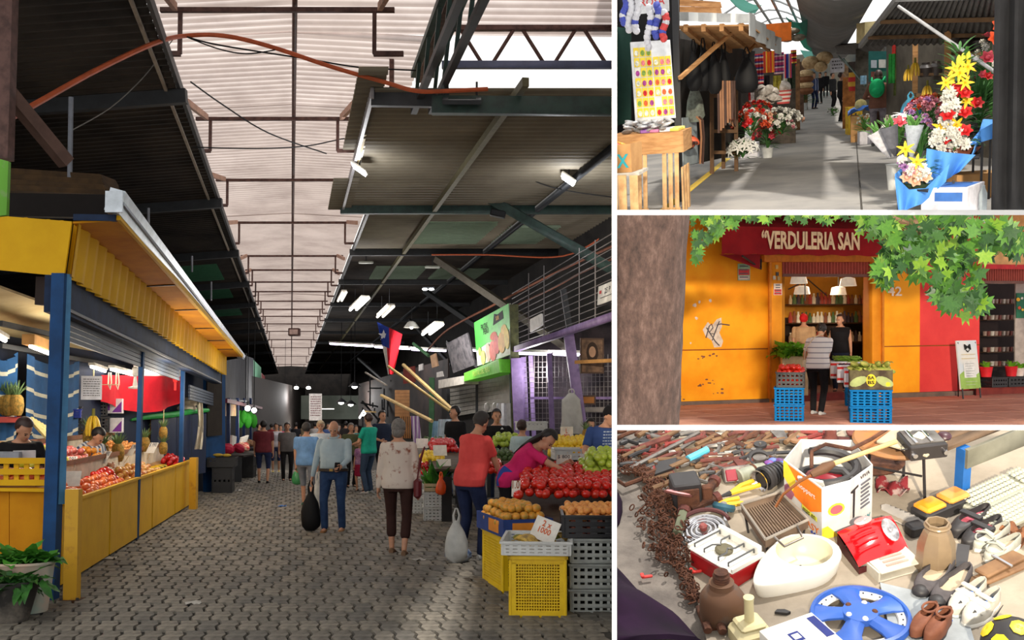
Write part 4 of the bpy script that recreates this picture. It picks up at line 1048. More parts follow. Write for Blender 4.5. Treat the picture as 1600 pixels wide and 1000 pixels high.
def greens():
 gl=mat('lettuce_green',(86,158,52),.5,c2=(56,120,40),ns=9,transl=.15);gd=mat('celery_green',(58,118,42),.5,c2=(36,84,30),ns=8,transl=.12)
 p=V((at(8,950,8.7).x,8.75,0))
 o=TG('produce_tub','pale tub of lettuce behind the leafy greens in the near left corner','tub',p+V((-.02,.3,0)))
 PT('tub',MB().lathe([(0,.02),(.22,.02),(.27,.42),(.29,.44),(.29,.46),(.26,.45),(.21,.06),(0,.06)],20,sx=1,sy=.8),mat('tub_cream',(206,178,160),.6,c2=(150,180,170),ns=2),o)
 PT('stand',MB().box((0,0,.01),(.4,.3,.02)),M_STEEL,o)
 q=TG('lettuce','pale green lettuce heads in the cream tub','lettuce',p+V((.0,.3,.42)))
 for j in RN(4):
  mb=MB();random.seed(j+3);leafy(mb,(-.2+j*.12,jit(.08),.02),(.06,.06,.02),22,.16,.13,1.1,.55,.1,.9);PT('leaf_rosette',mb,gl,q)
 random.seed(21)
 b=TG('produce_tub','dark tub of leafy green celery at the very corner of the floor','tub',p+V((-.04,-.12,0)))
 PT('tub',MB().lathe([(0,.02),(.24,.02),(.31,.3),(.34,.33),(.34,.36),(.3,.34),(.23,.06),(0,.06)],20,sx=1.1,sy=.6),mat('tub_dark',(60,58,56),.6,c2=(150,140,128),ns=4,lo=.5,hi=.8),b)
 q=TG('celery','bunch of dark leafy celery spilling over the dark tub','celery',p+V((-.06,-.12,.32)))
 for j in RN(5):
  mb=MB();leafy(mb,(-.3+j*.15,jit(.06),.0),(.1,.1,.03),26,.18,.085,1.5,.9,.2,.8);PT('leaf_bunch',mb,gd,q)
greens()
# ------------ far left stalls, end wall, side walls
def far_stalls():
 def plate(name,label,cat,a,b,c,d,m,t=.05):
  mb=MB();qpanel(mb,at(*a),at(*b),at(*c),at(*d),t);return SO(name,label,cat,mb,m)
 pn=mat('screen_dark',(52,54,62),.8,c2=(34,34,40),ns=2);br=mat('board_charcoal',(50,44,42),.8)
 o=TG('window_screen','dark framed window panel over the first far stall beyond kiosk','panel',(0,0,0))
 mb=MB();qpanel(mb,at(351,625,25.5),at(384,626,38),at(384,558,38),at(351,564,25.5),.05);PT('pane',mb,pn,o)
 for a,b in(((351,625,25.4),(351,562,25.4)),((384,628,37.9),(384,552,37.9)),((351,625,25.4),(384,627,37.9)),((358,625,28),(358,562,28)),((366,625,30.5),(366,561,30.5)),((374,626,34),(374,560,34))):PT('mullion',MB().bar(at(*a),at(*b),.07,.06),M_STEEL,o)
 plate('window_screen','narrow dark blue panel beyond the framed window panel','panel',(385,628,38.5),(396,624,45),(396,560,45),(385,556,38.5),mat('panel_navy',(44,50,70),.6))
 plate('sign_board','pale green sign board high over the far left stalls','sign',(396,612,45),(408,618,55),(408,574,55),(396,562,45),mat('panel_mint',(126,190,156),.6))
 plate('sign_board','red and white striped sign board beyond the pale green one','sign',(408,622,55),(414,622,60),(414,588,60),(408,582,55),mat('panel_redwhite',(206,64,76),.6,c2=(220,210,210),ns=2,lo=.48,hi=.52))
 plate('sign_board','charcoal board hanging over the farthest left stall','sign',(414,652,60),(427,652,70),(427,596,70),(414,590,60),br)
 plate('poster','small red poster pinned to the farthest charcoal board','poster',(412,632,57.5),(415,632,59),(415,612,59),(412,612,57.5),mat('poster_red',(200,50,60),.6))
 for x0,x1,Y0,Y1,l in((352,392,25,40,'red steel roof beam over first far left stalls'),(392,436,40,66,'red steel roof beam over the farthest left stalls')):
  SO('roof_beam',l,'beam',MB().bar(at(x0,626+(x0-352)*.2,Y0),at(x1,627+(x1-352)*.2,Y1),.1,.1),mat('steel_maroon',(110,46,58),.6))
 bl=mat('post_navy',(38,58,104),.5)
 for i,(x,y,Y)in enumerate(((357,735,26.5),(371,728,31),(381,720,36),(392,712,41),(402,705,47))):
  SO('stall_post','navy stall post on the far left, %s from the kiosk'%('first','second','third','fourth','fifth')[i],'post',MB().bar(V((at(x,y,Y).x,Y,0)),at(x,622,Y),.09,.09),bl)
 mb=MB();qpanel(mb,V((-8.2,24,0)),V((-12.2,69,0)),V((-12.2,69,3.2)),V((-8.2,24,3.2)),.05);SO('backdrop_boards','dark back boards behind the far left stalls','boards',mb,br)
 for i,(x,y,Y,w,m,l)in enumerate(((352,710,25.6,.9,mat('cloth_pink_red',(190,40,70),.7),'pink red cloth bundle on first far left table'),(372,706,31,.8,mat('goods_red',(180,60,60),.7,c2=(220,200,170),ns=8),'heap of red and pale goods on second far left table'),(384,700,36,.7,mat('goods_mixed',(190,150,110),.7,c2=(120,60,60),ns=9),'heap of brown and red goods on third far left table'))):
  p=at(x,y,Y);mb=MB()
  for k in RN(7):mb.ell((jit(w/3),jit(.3),.1+random.random()*.1),(.16,.14,.12),rotm(jit(30),jit(30),0),8,5)
  SO('goods_heap',l,'goods',mb,m,p)
  t=TG('stall_table',('first','second','third')[i]+' dark stall table on the far left beyond the kiosk','table',V((p.x,Y,0)))
  PT('table_top',MB().box((0,0,p.z-.02),(w+.3,1.2,.04)),br,t)
  PT('front_panel',MB().box((0,-.58,p.z/2-.02),(w+.2,.03,p.z-.06)),M_STEEL,t)
 yl=mat('awning_yellow_print',(214,190,120),.7,c2=(170,80,70),ns=3)
 plate('banner','yellow and white printed banner at the back of first far left stall','banner',(350,650,25.8),(369,650,31),(369,628,31),(350,624,25.8),yl)
 plate('banner','white price boards leaning on the first far left table','board',(362,700,26),(368,702,26.5),(370,682,26.8),(363,680,26),mat('card_white'))
 plate('banner','slanted white board behind the second far left table','board',(376,694,31),(386,690,33),(389,680,33),(378,684,31),mat('card_white'))
 gn=mat('leaf_neon',(74,190,60),.6)
 for i,(x,y,Y,l)in enumerate(((381,655,34,'bright green bags hanging under the first bulb'),(391,656,37,'bright green bags hanging under the second bulb'))):
  SO('hanging_bag',l,'bags',MB().ell((-.12,0,0),(.14,.1,.3)).ell((.12,.05,-.05),(.13,.1,.26)).ell((0,-.04,.08),(.12,.1,.22)),gn,at(x,y,Y))
 for i,(x,y,Y,l)in enumerate(((387,638,31,'glowing bulb over the far left stalls, left of the pair'),(397,641,33,'glowing bulb over the far left stalls, right of the pair'),(445,656,60,'small glowing bulb at the far end of the aisle'))):
  o=TG('bulb',l,'lamp',at(x,y,Y));PT('glass',MB().ell((0,0,0),.085),mat('bulb_glow',(255,250,240),.4,emit=14,vary=0),o);PT('socket',MB().cyl((0,0,.07),(0,0,.16),.04,.03,8),M_STEEL,o);PT('cord',MB().tube([(0,0,.15),(0,0,ZL-.35-at(x,y,Y).z)],.012,5),M_CABLE,o)
  point_lamp('bulb_light',at(x,y+4,Y)+V((.9,-.6,-.2)),45,(1,.93,.82),.15)
 bk=mat('crate_black')
 a=gr(343,772);CRS('crate','tall black plastic crate on the floor at the end of the kiosk','crate',a+V((0,.3,0)),8,.42,.5,.56,bk,3,4,hole=.3)
 CRS('crate','wide shallow black crate on top of the tall black one','crate',a+V((-.02,.3,.565)),8,.58,.62,.2,bk,2,5,hole=.35)
 SO('corn_cobs','few yellow cobs lying on the wide black crate','corn',MB().ell((-.12,0,.05),(.11,.04,.035)).ell((.05,.05,.04),(.1,.04,.035)),mat('corn_yellow',(214,178,70),.6),a+V((0,.3,.76)))
 b=gr(378,748);CRS('crate','dark bin standing behind the tall black crate','crate',b+V((0,.3,0)),5,.5,.6,.62,bk,3,4,hole=.25)
far_stalls()
def hall_ends():
 dk=mat('wall_dark',(44,40,38),.85,c2=(30,28,28),ns=1.2)
 for nm,a,b,z in(('wall_left',hp(-12.5,6),hp(-12.5,131),6),('wall_back',hp(-13,130),V((16,130,0)),8),('wall_right',hp(7.4,131),hp(7.4,21),6.35)):
  mb=MB();qpanel(mb,a,b,b+V((0,0,z)),a+V((0,0,z)),.06);struct(nm,mb,dk)
 gg=mat('board_sage',(136,146,136),.7,c2=(118,128,120),ns=.6)
 for x0,x1,l in((424,483,'long sage grey board across the hall end, left of the banner'),(503,560,'sage grey board across the hall end, right of the white banner')):
  mb=MB();qpanel(mb,at(x0,655,66),at(x1,655,66),at(x1,618,66),at(x0,618,66),.05);SO('end_board',l,'board',mb,gg)
 o=TG('banner','tall white printed banner hanging at the hall end','banner',(0,0,0))
 mb=MB();qpanel(mb,at(483,657,62),at(503,657,62),at(503,615,62),at(483,615,62),.02);PT('cloth',mb,mat('banner_white',(226,220,216),.7),o)
 mb=MB();c=at(493,636,61.95)
 for i in RN(9):scribble(mb,c.x-.3,c.x+.3,c.z+.62-i*.14,.045,c.y-.01,seed=i)
 PT('print_lines',mb,mat('print_maroon',(120,60,66),.8),o)
 tube_lamp('pale tube lamp on the sage board at the hall end',at(503,639,64),at(522,639,64),.06,3);tube_lamp('short pale tube lamp left of the end banner',at(428,640,64),at(440,640,64),.06,2)
 for i,(x,y,Y,l)in enumerate(((463,606,60,'small bright lamp at the far end of the skylight, left'),(482,606,60,'bright lamp at the far end of skylight, right'))):
  o=TG('bulb',l,'lamp',at(x,y,Y));PT('glass',MB().ell((0,0,0),(.14,.14,.09)),mat('bulb_glow'),o);PT('socket',MB().cyl((0,0,.07),(0,0,.2),.04,.03,8),M_STEEL,o)
 o=TG('heater_box','brown lamp box hanging under the ridge of the skylight','box',at(460,519,37));PT('case',MB().box((0,0,0),(.4,.3,.28),bev=.02),M_RUST,o);PT('grille',MB().box((0,-.16,0),(.3,.02,.18)),mat('lamp_grille',(200,170,160),.6),o)
hall_ends()
# ------------ lamps hanging in the hall
def hall_lamps():
 def twin(label,a,b,Y,w,glow,hang=.5):
  A,B=at(a[0],a[1],Y+.5),at(b[0],b[1],Y-.5);p=(A+B)/2;o=TG('twin_tube_lamp',label,'lamp',p);d=(B-A)/2;s=V((w,0,.01))
  PT('housing',MB().bar(-d+V((0,0,.06)),d+V((0,0,.06)),w*1.6,.05),mat('lamp_housing'),o)
  for k in(-1,1):PT('tube',MB().tube([-d+s*k*.6,d+s*k*.6],.04,8),mat('tube_glow%d_235'%glow,(255,248,235),.4,emit=glow,vary=0),o)
  for k in(-1,1):PT('chain',MB().tube([d*k*.7+V((0,0,.07)),d*k*.7+V((0,0,.07+hang))],.008,4),M_STEEL,o)
  return o
 twin('twin tube lamp glowing near the skylight edge over the aisle',(552,484),(571,466),30,.16,8);twin('unlit looking twin tube lamp left of the tricolour flag',(594,495),(611,479),30,.14,1)
 twin('brightest twin tube lamp beside the white shade lamp',(666,522),(686,507),27,.16,9);twin('small pale twin tube lamp under the skylight edge',(531,470),(538,457),32,.1,1)
 def led(label,x,y,Y):
  o=TG('led_lamp',label,'lamp',at(x,y,Y));R=rotm(0,35,0)
  PT('head',MB().box((0,0,.03),(.32,.34,.05),R,.015),mat('lamp_housing'),o);PT('lens',MB().box((0,0,-.01),(.26,.28,.03),R),mat('led_glow',(250,252,255),.4,emit=16,vary=0),o)
  PT('arm',MB().tube([(0,0,.05),(.05,.05,.4)],.015,6),M_STEEL,o);point_lamp('led_light',at(x,y+6,Y)+V((0,-.2,-.3)),60,(.95,.97,1),.1)
 led('bright led lamp at near edge of the right hand roof',561,265,18);led('bright led lamp under the second right purlin near picture edge',888,281,19)
 o=TG('floodlight','unlit square floodlight hanging from the green beam','lamp',at(722,160,13.8));R=rotm(25,0,0)
 PT('frame',MB().ringprism([(-.26,-.2),(.26,-.2),(.26,.2),(-.26,.2)],[(-.19,-.13),(.19,-.13),(.19,.13),(-.19,.13)],.06,R.to_4x4()),M_STEEL,o);PT('glass',MB().box((0,0,.03),(.38,.27,.02),R),mat('lamp_glass_grey',(132,124,112),.3),o)
 for sx in(-1,1):PT('bracket',MB().bar((sx*.2,.05,.05),(sx*.2,.05,.3),.03,.03),M_STEEL,o)
 for x,y,Y,l in((676,417,27,'small grey floodlight hanging from the dark beam'),(572,410,29,'grey floodlight beside the skylight edge under a dark beam')):
  o=TG('floodlight',l,'lamp',at(x,y,Y));PT('head',MB().box((0,0,0),(.4,.3,.07),rotm(10,0,0),.02),mat('lamp_pale_grey',(176,178,170),.5),o);PT('arm',MB().bar((0,0,.03),(0,0,.3),.03,.03),M_STEEL,o)
 o=TG('fuse_box','black box clamped on the green knee brace','box',at(778,334,21));PT('case',MB().box((0,0,0),(.32,.2,.14),rotm(0,12,0),.02),M_CABLE,o)
 o=TG('shade_lamp','white conical shade lamp behind the tricolour flag','lamp',at(643,512,28));PT('shade',MB().lathe([(.04,.16),(.1,.14),(.21,0),(.22,0),(.11,.15),(.04,.18)],18),mat('shade_white',(206,204,198),.5),o);PT('bulb',MB().ell((0,0,.02),(.05,.05,.06)),mat('bulb_glow'),o);PT('cord',MB().tube([(0,0,.17),(0,0,.6)],.01,5),M_CABLE,o)
 o=TG('led_lamp','twin headed led lamp at top of the grey steel brace','lamp',at(669,452,28));[PT('lens',MB().box((sx*.09,0,0),(.14,.12,.05),None,.02),mat('led_glow'),o)for sx in(-1,1)];PT('bar',MB().box((0,.05,.05),(.34,.05,.03)),M_STEEL,o)
 vio=(236,222,255);tube_lamp('long unlit yellowish tube fixture along near right roof edge',at(579,174,15.6),at(558,258,18.2),.08,0,(206,186,140))
 for i,(a,b,l)in enumerate((((516,537,40),(582,541,38),'long violet tinted tube lamp left of the flag pole'),((586,542,38),(640,545,36),'violet tinted tube lamp passing behind the tricolour flag'),((644,546,36),(696,548,34),'violet tinted tube lamp right of the tricolour flag'),((736,547,33),(748,548,32),'short tube lamp between the grey picture and green sign'),((812,552,26),(860,553,24.5),'tube lamp behind the purple frame'),((866,553,24.5),(904,554,23.5),'tube lamp right of the purple frame'))):
  tube_lamp(l,at(*a),at(*b),.09,7,vio)
 for i,(x,y,Y,l)in enumerate(((554,604,50,'dark hanging lamp with bright bulb over the far aisle'),(533,629,52,'small dark shade lamp before the end wall'),(548,632,54,'small bright lamp right of the dark shade lamp'))):
  o=TG('shade_lamp',l,'lamp',at(x,y,Y));PT('shade',MB().lathe([(.05,.2),(.2,.05),(.3,0),(.31,.01),(.06,.22)],12),M_STEEL,o);PT('bulb',MB().ell((0,0,.0),(.14,.14,.1)),mat('bulb_glow'),o);PT('cord',MB().tube([(0,0,.2),(0,0,ZL-at(x,y,Y).z)],.015,5),M_CABLE,o)
 for x,y,Y in((463,612,58),(482,612,58),(548,630,56),(505,585,48),(554,612,49),(676,522,26.5),(561,482,29.5),(600,548,36),(850,560,24)):point_lamp('tube_light',at(x,y,Y)+V((0,-.3,-.3)),150,(1,.97,.95),.3)
hall_lamps()
# ------------ right side: cages, signs, shutters
def right_back():
 pu=mat('paint_purple',(134,112,158),.55,c2=(112,92,134),ns=6);ol=mat('steel_olive_post',(96,98,66),.6,c2=(70,72,52),ns=8)
 F=TG('market_cage','purple framed wire mesh cage stall at right behind the fruit stand','stall',(0,0,0))
 def bar(nm,a,b,w,m,h=None):PT(nm,MB().bar(at(*a),at(*b),w,h or w),m,F)
 bar('beam',(796,549,24.5),(970,490,17),.12,pu)
 for x,y0,Y,w in((806,560,24,.24),(818,558,24.3,.12),(829,556,24.5,.1),(858,552,23,.11)):bar('post',(x,y0,Y),(x+6,700,Y),w,pu)
 bar('post',(888,520,20.5),(908,660,20.5),.2,pu)
 wire=mat('wire_steel',(104,98,98),.5)
 bk=MB();qpanel(bk,at(800,720,27),at(975,720,23),at(975,480,23),at(800,540,27),.05);PT('back_panel',bk,mat('cage_dark',(52,44,48),.8,c2=(36,32,36),ns=3),F)
 mb=MB()
 for i in RN(22):
  x=822+i*6.4;mb.bar(at(x,556+(x-830)*-.02,24.2-i*.09),at(x,672,24.2-i*.09),.012)
 for y in RN(566,672,8):mb.bar(at(820,y,24.2),at(960,y-2,22.2),.012)
 PT('wire_mesh',mb,wire,F,kind='stuff')
 mb=MB()
 for i in RN(11):
  k=i*9;mb.bar(at(800,540-k*.9,25),at(970,478-k*1.35,17.5),.014)
 for x in(826,850,905,930):mb.bar(at(x,545-(x-800)*.3,24-(x-800)*.04),at(x,440-(x-800)*.5,24-(x-800)*.04),.02)
 PT('line_wires',mb,wire,F,kind='stuff')
 bar('post',(880,452,21),(894,540,21),.12,M_STEEL);bar('shelf',(830,622,24),(960,622,22),.06,pu);bar('counter',(900,640,22),(970,640,21),.5,mat('counter_grey',(130,124,120),.7),.1)
 bar('post',(803,476,24),(806,700,24),.17,ol,.2);bar('post',(798,476,24.3),(800,640,24.3),.1,M_GREEN)
 S=TG('shutter_stall','stall with grey roller shutters below the green fruit sign','stall',(0,0,0))
 for x0,x1,Y0,Y1 in((704,745,30,27.5),(748,797,27.3,24.6)):
  for i in RN(9):
   y=594+i*6.5;k=(x0-704)*-.13
   PT('shutter_slat',MB().bar(at(x0,y+k+3,Y0),at(x1,y+k-4,Y1),.03,.1),mat('shutter_grey',(140,136,128),.5,metal=.2),S)
 mb=MB();qpanel(mb,at(690,715,31.5),at(800,715,25),at(800,585,25),at(690,595,31.5),.05);PT('back_panel',mb,mat('stall_dark',(40,38,38),.8),S)
 for x,Y in((701,30.3),(746,27.4)):PT('jamb',MB().bar(at(x,590,Y),at(x,700,Y),.1,.1),M_STEEL,S)
 PT('green_post',MB().bar(at(674,720,31),at(675,590,31),.16,.16),mat('paint_green_post',(66,104,72),.6),S)
 o=TG('light_box','long sign box, white at left and bright green at right, over the shutters','sign',(0,0,0))
 mb=MB();qpanel(mb,at(685,607,29),at(725,600,26.6),at(725,587,26.6),at(685,594,29),.4);PT('white_half',mb,mat('box_white',(204,198,188),.6),o)
 mb=MB();qpanel(mb,at(725,596,26.6),at(781,582,24),at(779,561,24),at(725,583,26.6),.4);PT('green_half',mb,mat('box_green',(104,190,52),.55,emit=.15),o)
 d=(at(781,572,24)-at(725,590,26.6));
 L=MB();text_mb('FRUTAS DEL PERU',.13,1.3,.006,None,L,.01)
 ang=atan2(d.y,d.x);PT('lettering',L,mat('letter_yellow',(196,220,90),.6),o,(at(753,580.5,25.2)+V((-.02,-.03,0))),rot=MRo(ang,3,'Z')@rotm(0,-degrees(atan2(d.z,V((d.x,d.y)).length)),0))
 def tilted(name,label,cat,q,m,t=.04):
  mb=MB();qpanel(mb,*[at(*p)for p in q],t);return SO(name,label,cat,mb,m)
 q=[(746,572,26.5),(800,553,24),(795,474,24),(741,504,26.5)]
 o=TG('fruit_sign','big green sign with black lettering and painted fruit on white below','sign',(0,0,0))
 a,b,c,d2=(at(*p)for p in q)
 def bl(u,v):return a.lerp(b,u).lerp(d2.lerp(c,u),v)
 mb=MB();qpanel(mb,a,b,c,d2,.05);PT('panel',mb,mat('sign_white',(206,214,200),.6),o)
 n=(b-a).cross(d2-a).normalized()
 mb=MB();P=[bl(0,.34),bl(.35,.42),bl(.7,.36),bl(1,.5),bl(1,1),bl(0,1)];mb.add([p+n*.006 for p in P],[tuple(RN(6))]);PT('green_field',mb,mat('sign_green',(52,178,48),.55,emit=.1),o)
 X=(b-a).normalized();Z=(d2-a);Z=(Z-X*Z.dot(X)).normalized();Rm=Matrix((X,-n,Z)).transposed().to_4x4()
 for s,u,v,h,w,mm in(('FRUTAS',.3,.80,.14,.52,mat('ink_black',(20,24,20),.7)),('PERU',.34,.68,.14,.42,mat('ink_black')),):
  PT('lettering',text_mb(s,h,w,.0,MTr(bl(u,v)+n*.012)@Rm,None,.02),mm,o)
 mb=MB();P=[bl(.55,.72),bl(.85,.76),bl(.84,.93),bl(.7,.9),bl(.6,.95)];mb.add([p+n*.01 for p in P],[tuple(RN(5))]);PT('flag_shape',mb,mat('ink_black'),o)
 PT('lettering',text_mb('SUR',.1,.22,.0,MTr(bl(.69,.83)+n*.016)@Rm,None,.02),mat('letter_amber',(226,170,60),.6),o)
 for u,v,ru,rv,col in((.2,.14,.07,.16,(214,206,120)),(.36,.2,.07,.2,(226,190,170)),(.5,.2,.1,.22,(222,120,110)),(.62,.3,.08,.2,(216,92,88)),(.76,.3,.1,.22,(226,170,80)),(.9,.34,.07,.22,(236,206,90)),(.55,.5,.1,.09,(206,96,70)),(.84,.54,.08,.1,(238,200,110)),(.12,.3,.05,.1,(150,190,90))):
  pts=[bl(u+ru*cos(t),v+rv*sin(t))+n*(.012+u*.004)for t in[2*PI*k/12 for k in RN(12)]];PT('painted_fruit',MB().add(pts,[tuple(RN(12))]),mat('print_%d_%d_%d'%col,col,.6),o)
 pic=tilted('picture_board','grey photographic board tilted left of the green sign','sign',[(708,583,28.5),(742,570,27),(730,520,27),(697,537,28.5)],mat('photo_grey',(120,116,120),.6,c2=(70,68,74),ns=5))
 tilted('notice','white square notice hanging on wires in front of the mesh','notice',[(828,519,21),(846,508,20),(845,490,20),(828,499,21)],mat('notice_white',(216,214,210),.6))
 o=TG('notice','white rounded sign with red mark cut by the right picture edge','notice',(0,0,0));a,b,c,d3=(at(*p)for p in((933,477,18),(972,462,16.8),(974,432,16.8),(935,448,18)))
 mb=MB();qpanel(mb,a,b,c,d3,.03);PT('panel',mb,mat('notice_white'),o);n2=(b-a).cross(d3-a).normalized()
 X=(b-a).normalized();Z=(d3-a);Z=(Z-X*Z.dot(X)).normalized();Rm=Matrix((X,-n2,Z)).transposed().to_4x4();C=lambda u,v:a.lerp(b,u).lerp(d3.lerp(c,u),v)+n2*.01
 PT('lettering',text_mb('25 P',.1,.3,0,MTr(C(.42,.62))@Rm,None,.02),mat('ink_grey'),o);PT('red_mark',MB().add([C(.08,.55),C(.17,.55),C(.17,.72),C(.08,.72)],[(0,1,2,3)]),mat('print_red',(200,60,60),.6),o)
 PT('text_line',MB().bar(C(.15,.3),C(.8,.3),.03,.004),mat('ink_grey'),o)
 o=TG('framed_picture','brown toned portrait picture hanging at right picture edge','picture',at(925,556,18.5),8)
 PT('frame',MB().box((0,0,0),(.44,.03,.64)),mat('frame_brown',(70,52,42),.6),o);PT('canvas',MB().box((0,-.018,0),(.38,.006,.58)),mat('canvas_sepia',(110,86,68),.7,c2=(62,48,40),ns=7),o)
 PT('painted_hair',MB().ell((0,-.022,.06),(.11,.004,.19),None,14,8),mat('paint_umber',(48,36,30),.8),o);PT('painted_face',MB().ell((0,-.027,.07),(.065,.004,.1),None,14,8),mat('paint_skin',(150,118,96),.8),o)
 SO('plank','pale wooden bar sticking out across the brown portrait','plank',MB().bar(at(900,566,18.3),at(962,563,17),.06,.06),mat('wood_pale'))
 o=TG('framed_picture','small amber picture frame on the cage counter','picture',at(918,625,21.5));PT('frame',MB().box((0,0,0),(.34,.03,.2)),mat('frame_brown'),o);PT('canvas',MB().box((0,-.018,0),(.27,.006,.13)),mat('canvas_amber',(150,96,44),.6),o)
 o=TG('flag','tricolour flag with a white star hanging from a wooden pole','flag',(0,0,0));T,Bm=at(589,503,27),at(612,587,26)
 rt=at(628,522,26.8)
 def fl(u,v):
  top=T.lerp(rt,u);bot=at(606+8*u,585,26.4+.0*u);return top.lerp(bot,v)+V((0,.12*sin(u*7+v*2),0))
 PT('blue_field',MB().sheet(lambda u,v:fl(u*.5,v*.45),6,6,.006),mat('flag_blue',(38,62,150),.75),o);PT('red_field',MB().sheet(lambda u,v:fl(.5+u*.5,v),6,12,.006),mat('flag_red'),o)
 PT('white_field',MB().sheet(lambda u,v:fl(u*.32,.45+v*.55),5,8,.006),mat('flag_white'),o);PT('red_field',MB().sheet(lambda u,v:fl(.32+u*.18,.45+v*.55),3,8,.006),mat('flag_red'),o)
 c=fl(.2,.22)+V((0,-.05,0));PT('star',MB().add([c+V((sin(2*PI*k/10)*(.15 if k%2==0 else .06),-.01,cos(2*PI*k/10)*(.15 if k%2==0 else .06)))for k in RN(10)],[tuple(RN(9,-1,-1))]),mat('star_white',(236,236,240),.7),o)
 PT('pole',MB().tube([at(606,572,26.3),at(702,642,26)],.035,8),mat('bamboo',(196,166,112),.6),o)
 for a,b,w,l,m in(((630,570,28),(706,640,26.2),.05,'second wooden pole leaning beside the flag pole','bamboo'),((596,618,30),(675,658,27),.05,'low wooden pole leaning left of the shutter stall','bamboo'),((571,582,34),(604,602,32),.03,'thin pale rod slanting under the far roof','rod_pale'),((646,537,31),(670,556,30),.05,'green strut right of the tricolour flag','paint_green_post')):
  SO('leaning_pole',l,'pole',MB().tube([at(*a),at(*b)],w,7),mat(m,{'bamboo':(196,166,112),'rod_pale':(170,160,150),'paint_green_post':(66,104,72)}[m],.6))
 o=TG('plank_screen','upright screen of orange brown boards at the far right','screen',(0,0,0))
 for i in RN(8):
  y=612+i*5.2;PT('board',MB().bar(at(617,y,36),at(640,y,36),.05,.11),mat('board_tan',(176,128,84),.7,c2=(150,104,66),ns=3),o)
 for i in RN(6):
  x=626+i*3;PT('board',MB().bar(at(x,650,35.5),at(x,685,35.5),.065,.04),mat('board_orange'),o)
 for q,l,c in((((675,575,30),(684,572,29.6),(680,552,29.6),(672,556,30)),'small tan poster high on the green post',(186,150,120)),(((654,580,31),(660,578,30.8),(660,568,30.8),(654,570,31)),'small white notice left of the tan poster',(210,206,204)),(((682,590,29.5),(692,588,29),(690,580,29),(682,582,29.5)),'white scrap notice beside the white light box',(206,202,198)),(((630,600,33),(648,597,32),(647,572,32),(630,576,33)),'dark red board behind the leaning poles',(130,60,54))):
  tilted('poster',l,'poster',q,mat('poster_%d'%c[0],c,.7))
 G_=TG('lattice_frame','dark tangle of steel frames under the far right roof','frame',(0,0,0))
 random.seed(5)
 for i in RN(34):
  x,y=runi(562,690),runi(590,640);PT('rod',MB().bar(at(x,y,44),at(x+random.choice((0,0,26,34,-18)),y+random.choice((0,44,30,6)),43),.06,.06),M_STEEL,G_)
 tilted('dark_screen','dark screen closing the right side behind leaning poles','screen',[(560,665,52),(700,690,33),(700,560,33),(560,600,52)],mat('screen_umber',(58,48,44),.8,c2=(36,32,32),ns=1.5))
 for i,(x,y,l)in enumerate(((570,655,'white letter A shaped lamp frame over the crowd'),)):
  o=TG('lamp_frame',l,'lamp',at(568,648,40));PT('frame',MB().tube([(-.16,0,-.14),(0,0,.16),(.16,0,-.14)],.04,6).tube([(-.08,0,-.02),(.08,0,-.02)],.03,6),mat('bulb_glow'),o);PT('arm',MB().tube([(.02,0,.14),(.5,0,.1)],.03,6),mat('bamboo'),o)
 wb=mat('bag_white',(206,206,202),.4,transl=.25);
 o=TG('bag_bundle','big bundle of white plastic bags hanging before the cage','bags',at(893,614,18.2));rnd=random.Random(4)
 PT('bundle',MB().loft([[V((cos(t)*w*(1+.1*sin(t*5+z*9)),sin(t)*w*.5,z))for t in[2*PI*k/18 for k in RN(18)]]for z,w in((0,.05),(-.06,.1),(-.12,.16),(-.3,.17),(-.55,.19),(-.72,.2),(-.74,.12))]),wb,o,sharp=50)
 PT('loop',MB().torus((0,0,.02),.05,.012,rotm(90,0,0),12,5),wb,o)
 for x,y,Y,h,l,c in((789,630,24,.9,'white plastic bags hanging on the olive column',(200,200,200)),(697,655,27,.85,'pale shirt hanging at the stall left of the shutters',(186,196,206)),(688,658,28,.7,'light blue cloth hanging beside the green post',(120,150,170))):
  mb=MB();mb.sheet(lambda u,v:V(((u-.5)*.4*(1+.3*v),.05*sin(u*14),-v*h)),10,5,.01);SO('hanging_cloth',l,'cloth',mb,mat('hang_%d'%c[0],c,.7),at(x,y,Y))
 for x,l in((761,'left of two white bottles hanging under the shutter'),(773,'right of two white bottles hanging under shutter')):SO('bottle',l,'bottle',MB().ell((0,0,0),(.07,.05,.12)),mat('bottle_white',(214,210,208),.4),at(x,636,25.5))
 mb=MB();mb.sheet(lambda u,v:V(((u-.5)*.25+.1*v,.04*sin(u*12),-v*.9)),8,5,.01);SO('hanging_cloth','purple and white cloth hanging left of the green post','cloth',mb,stripes('cloth_violet',[(150,110,160),(206,196,206)],9,'X'),at(648,650,31))
right_back()
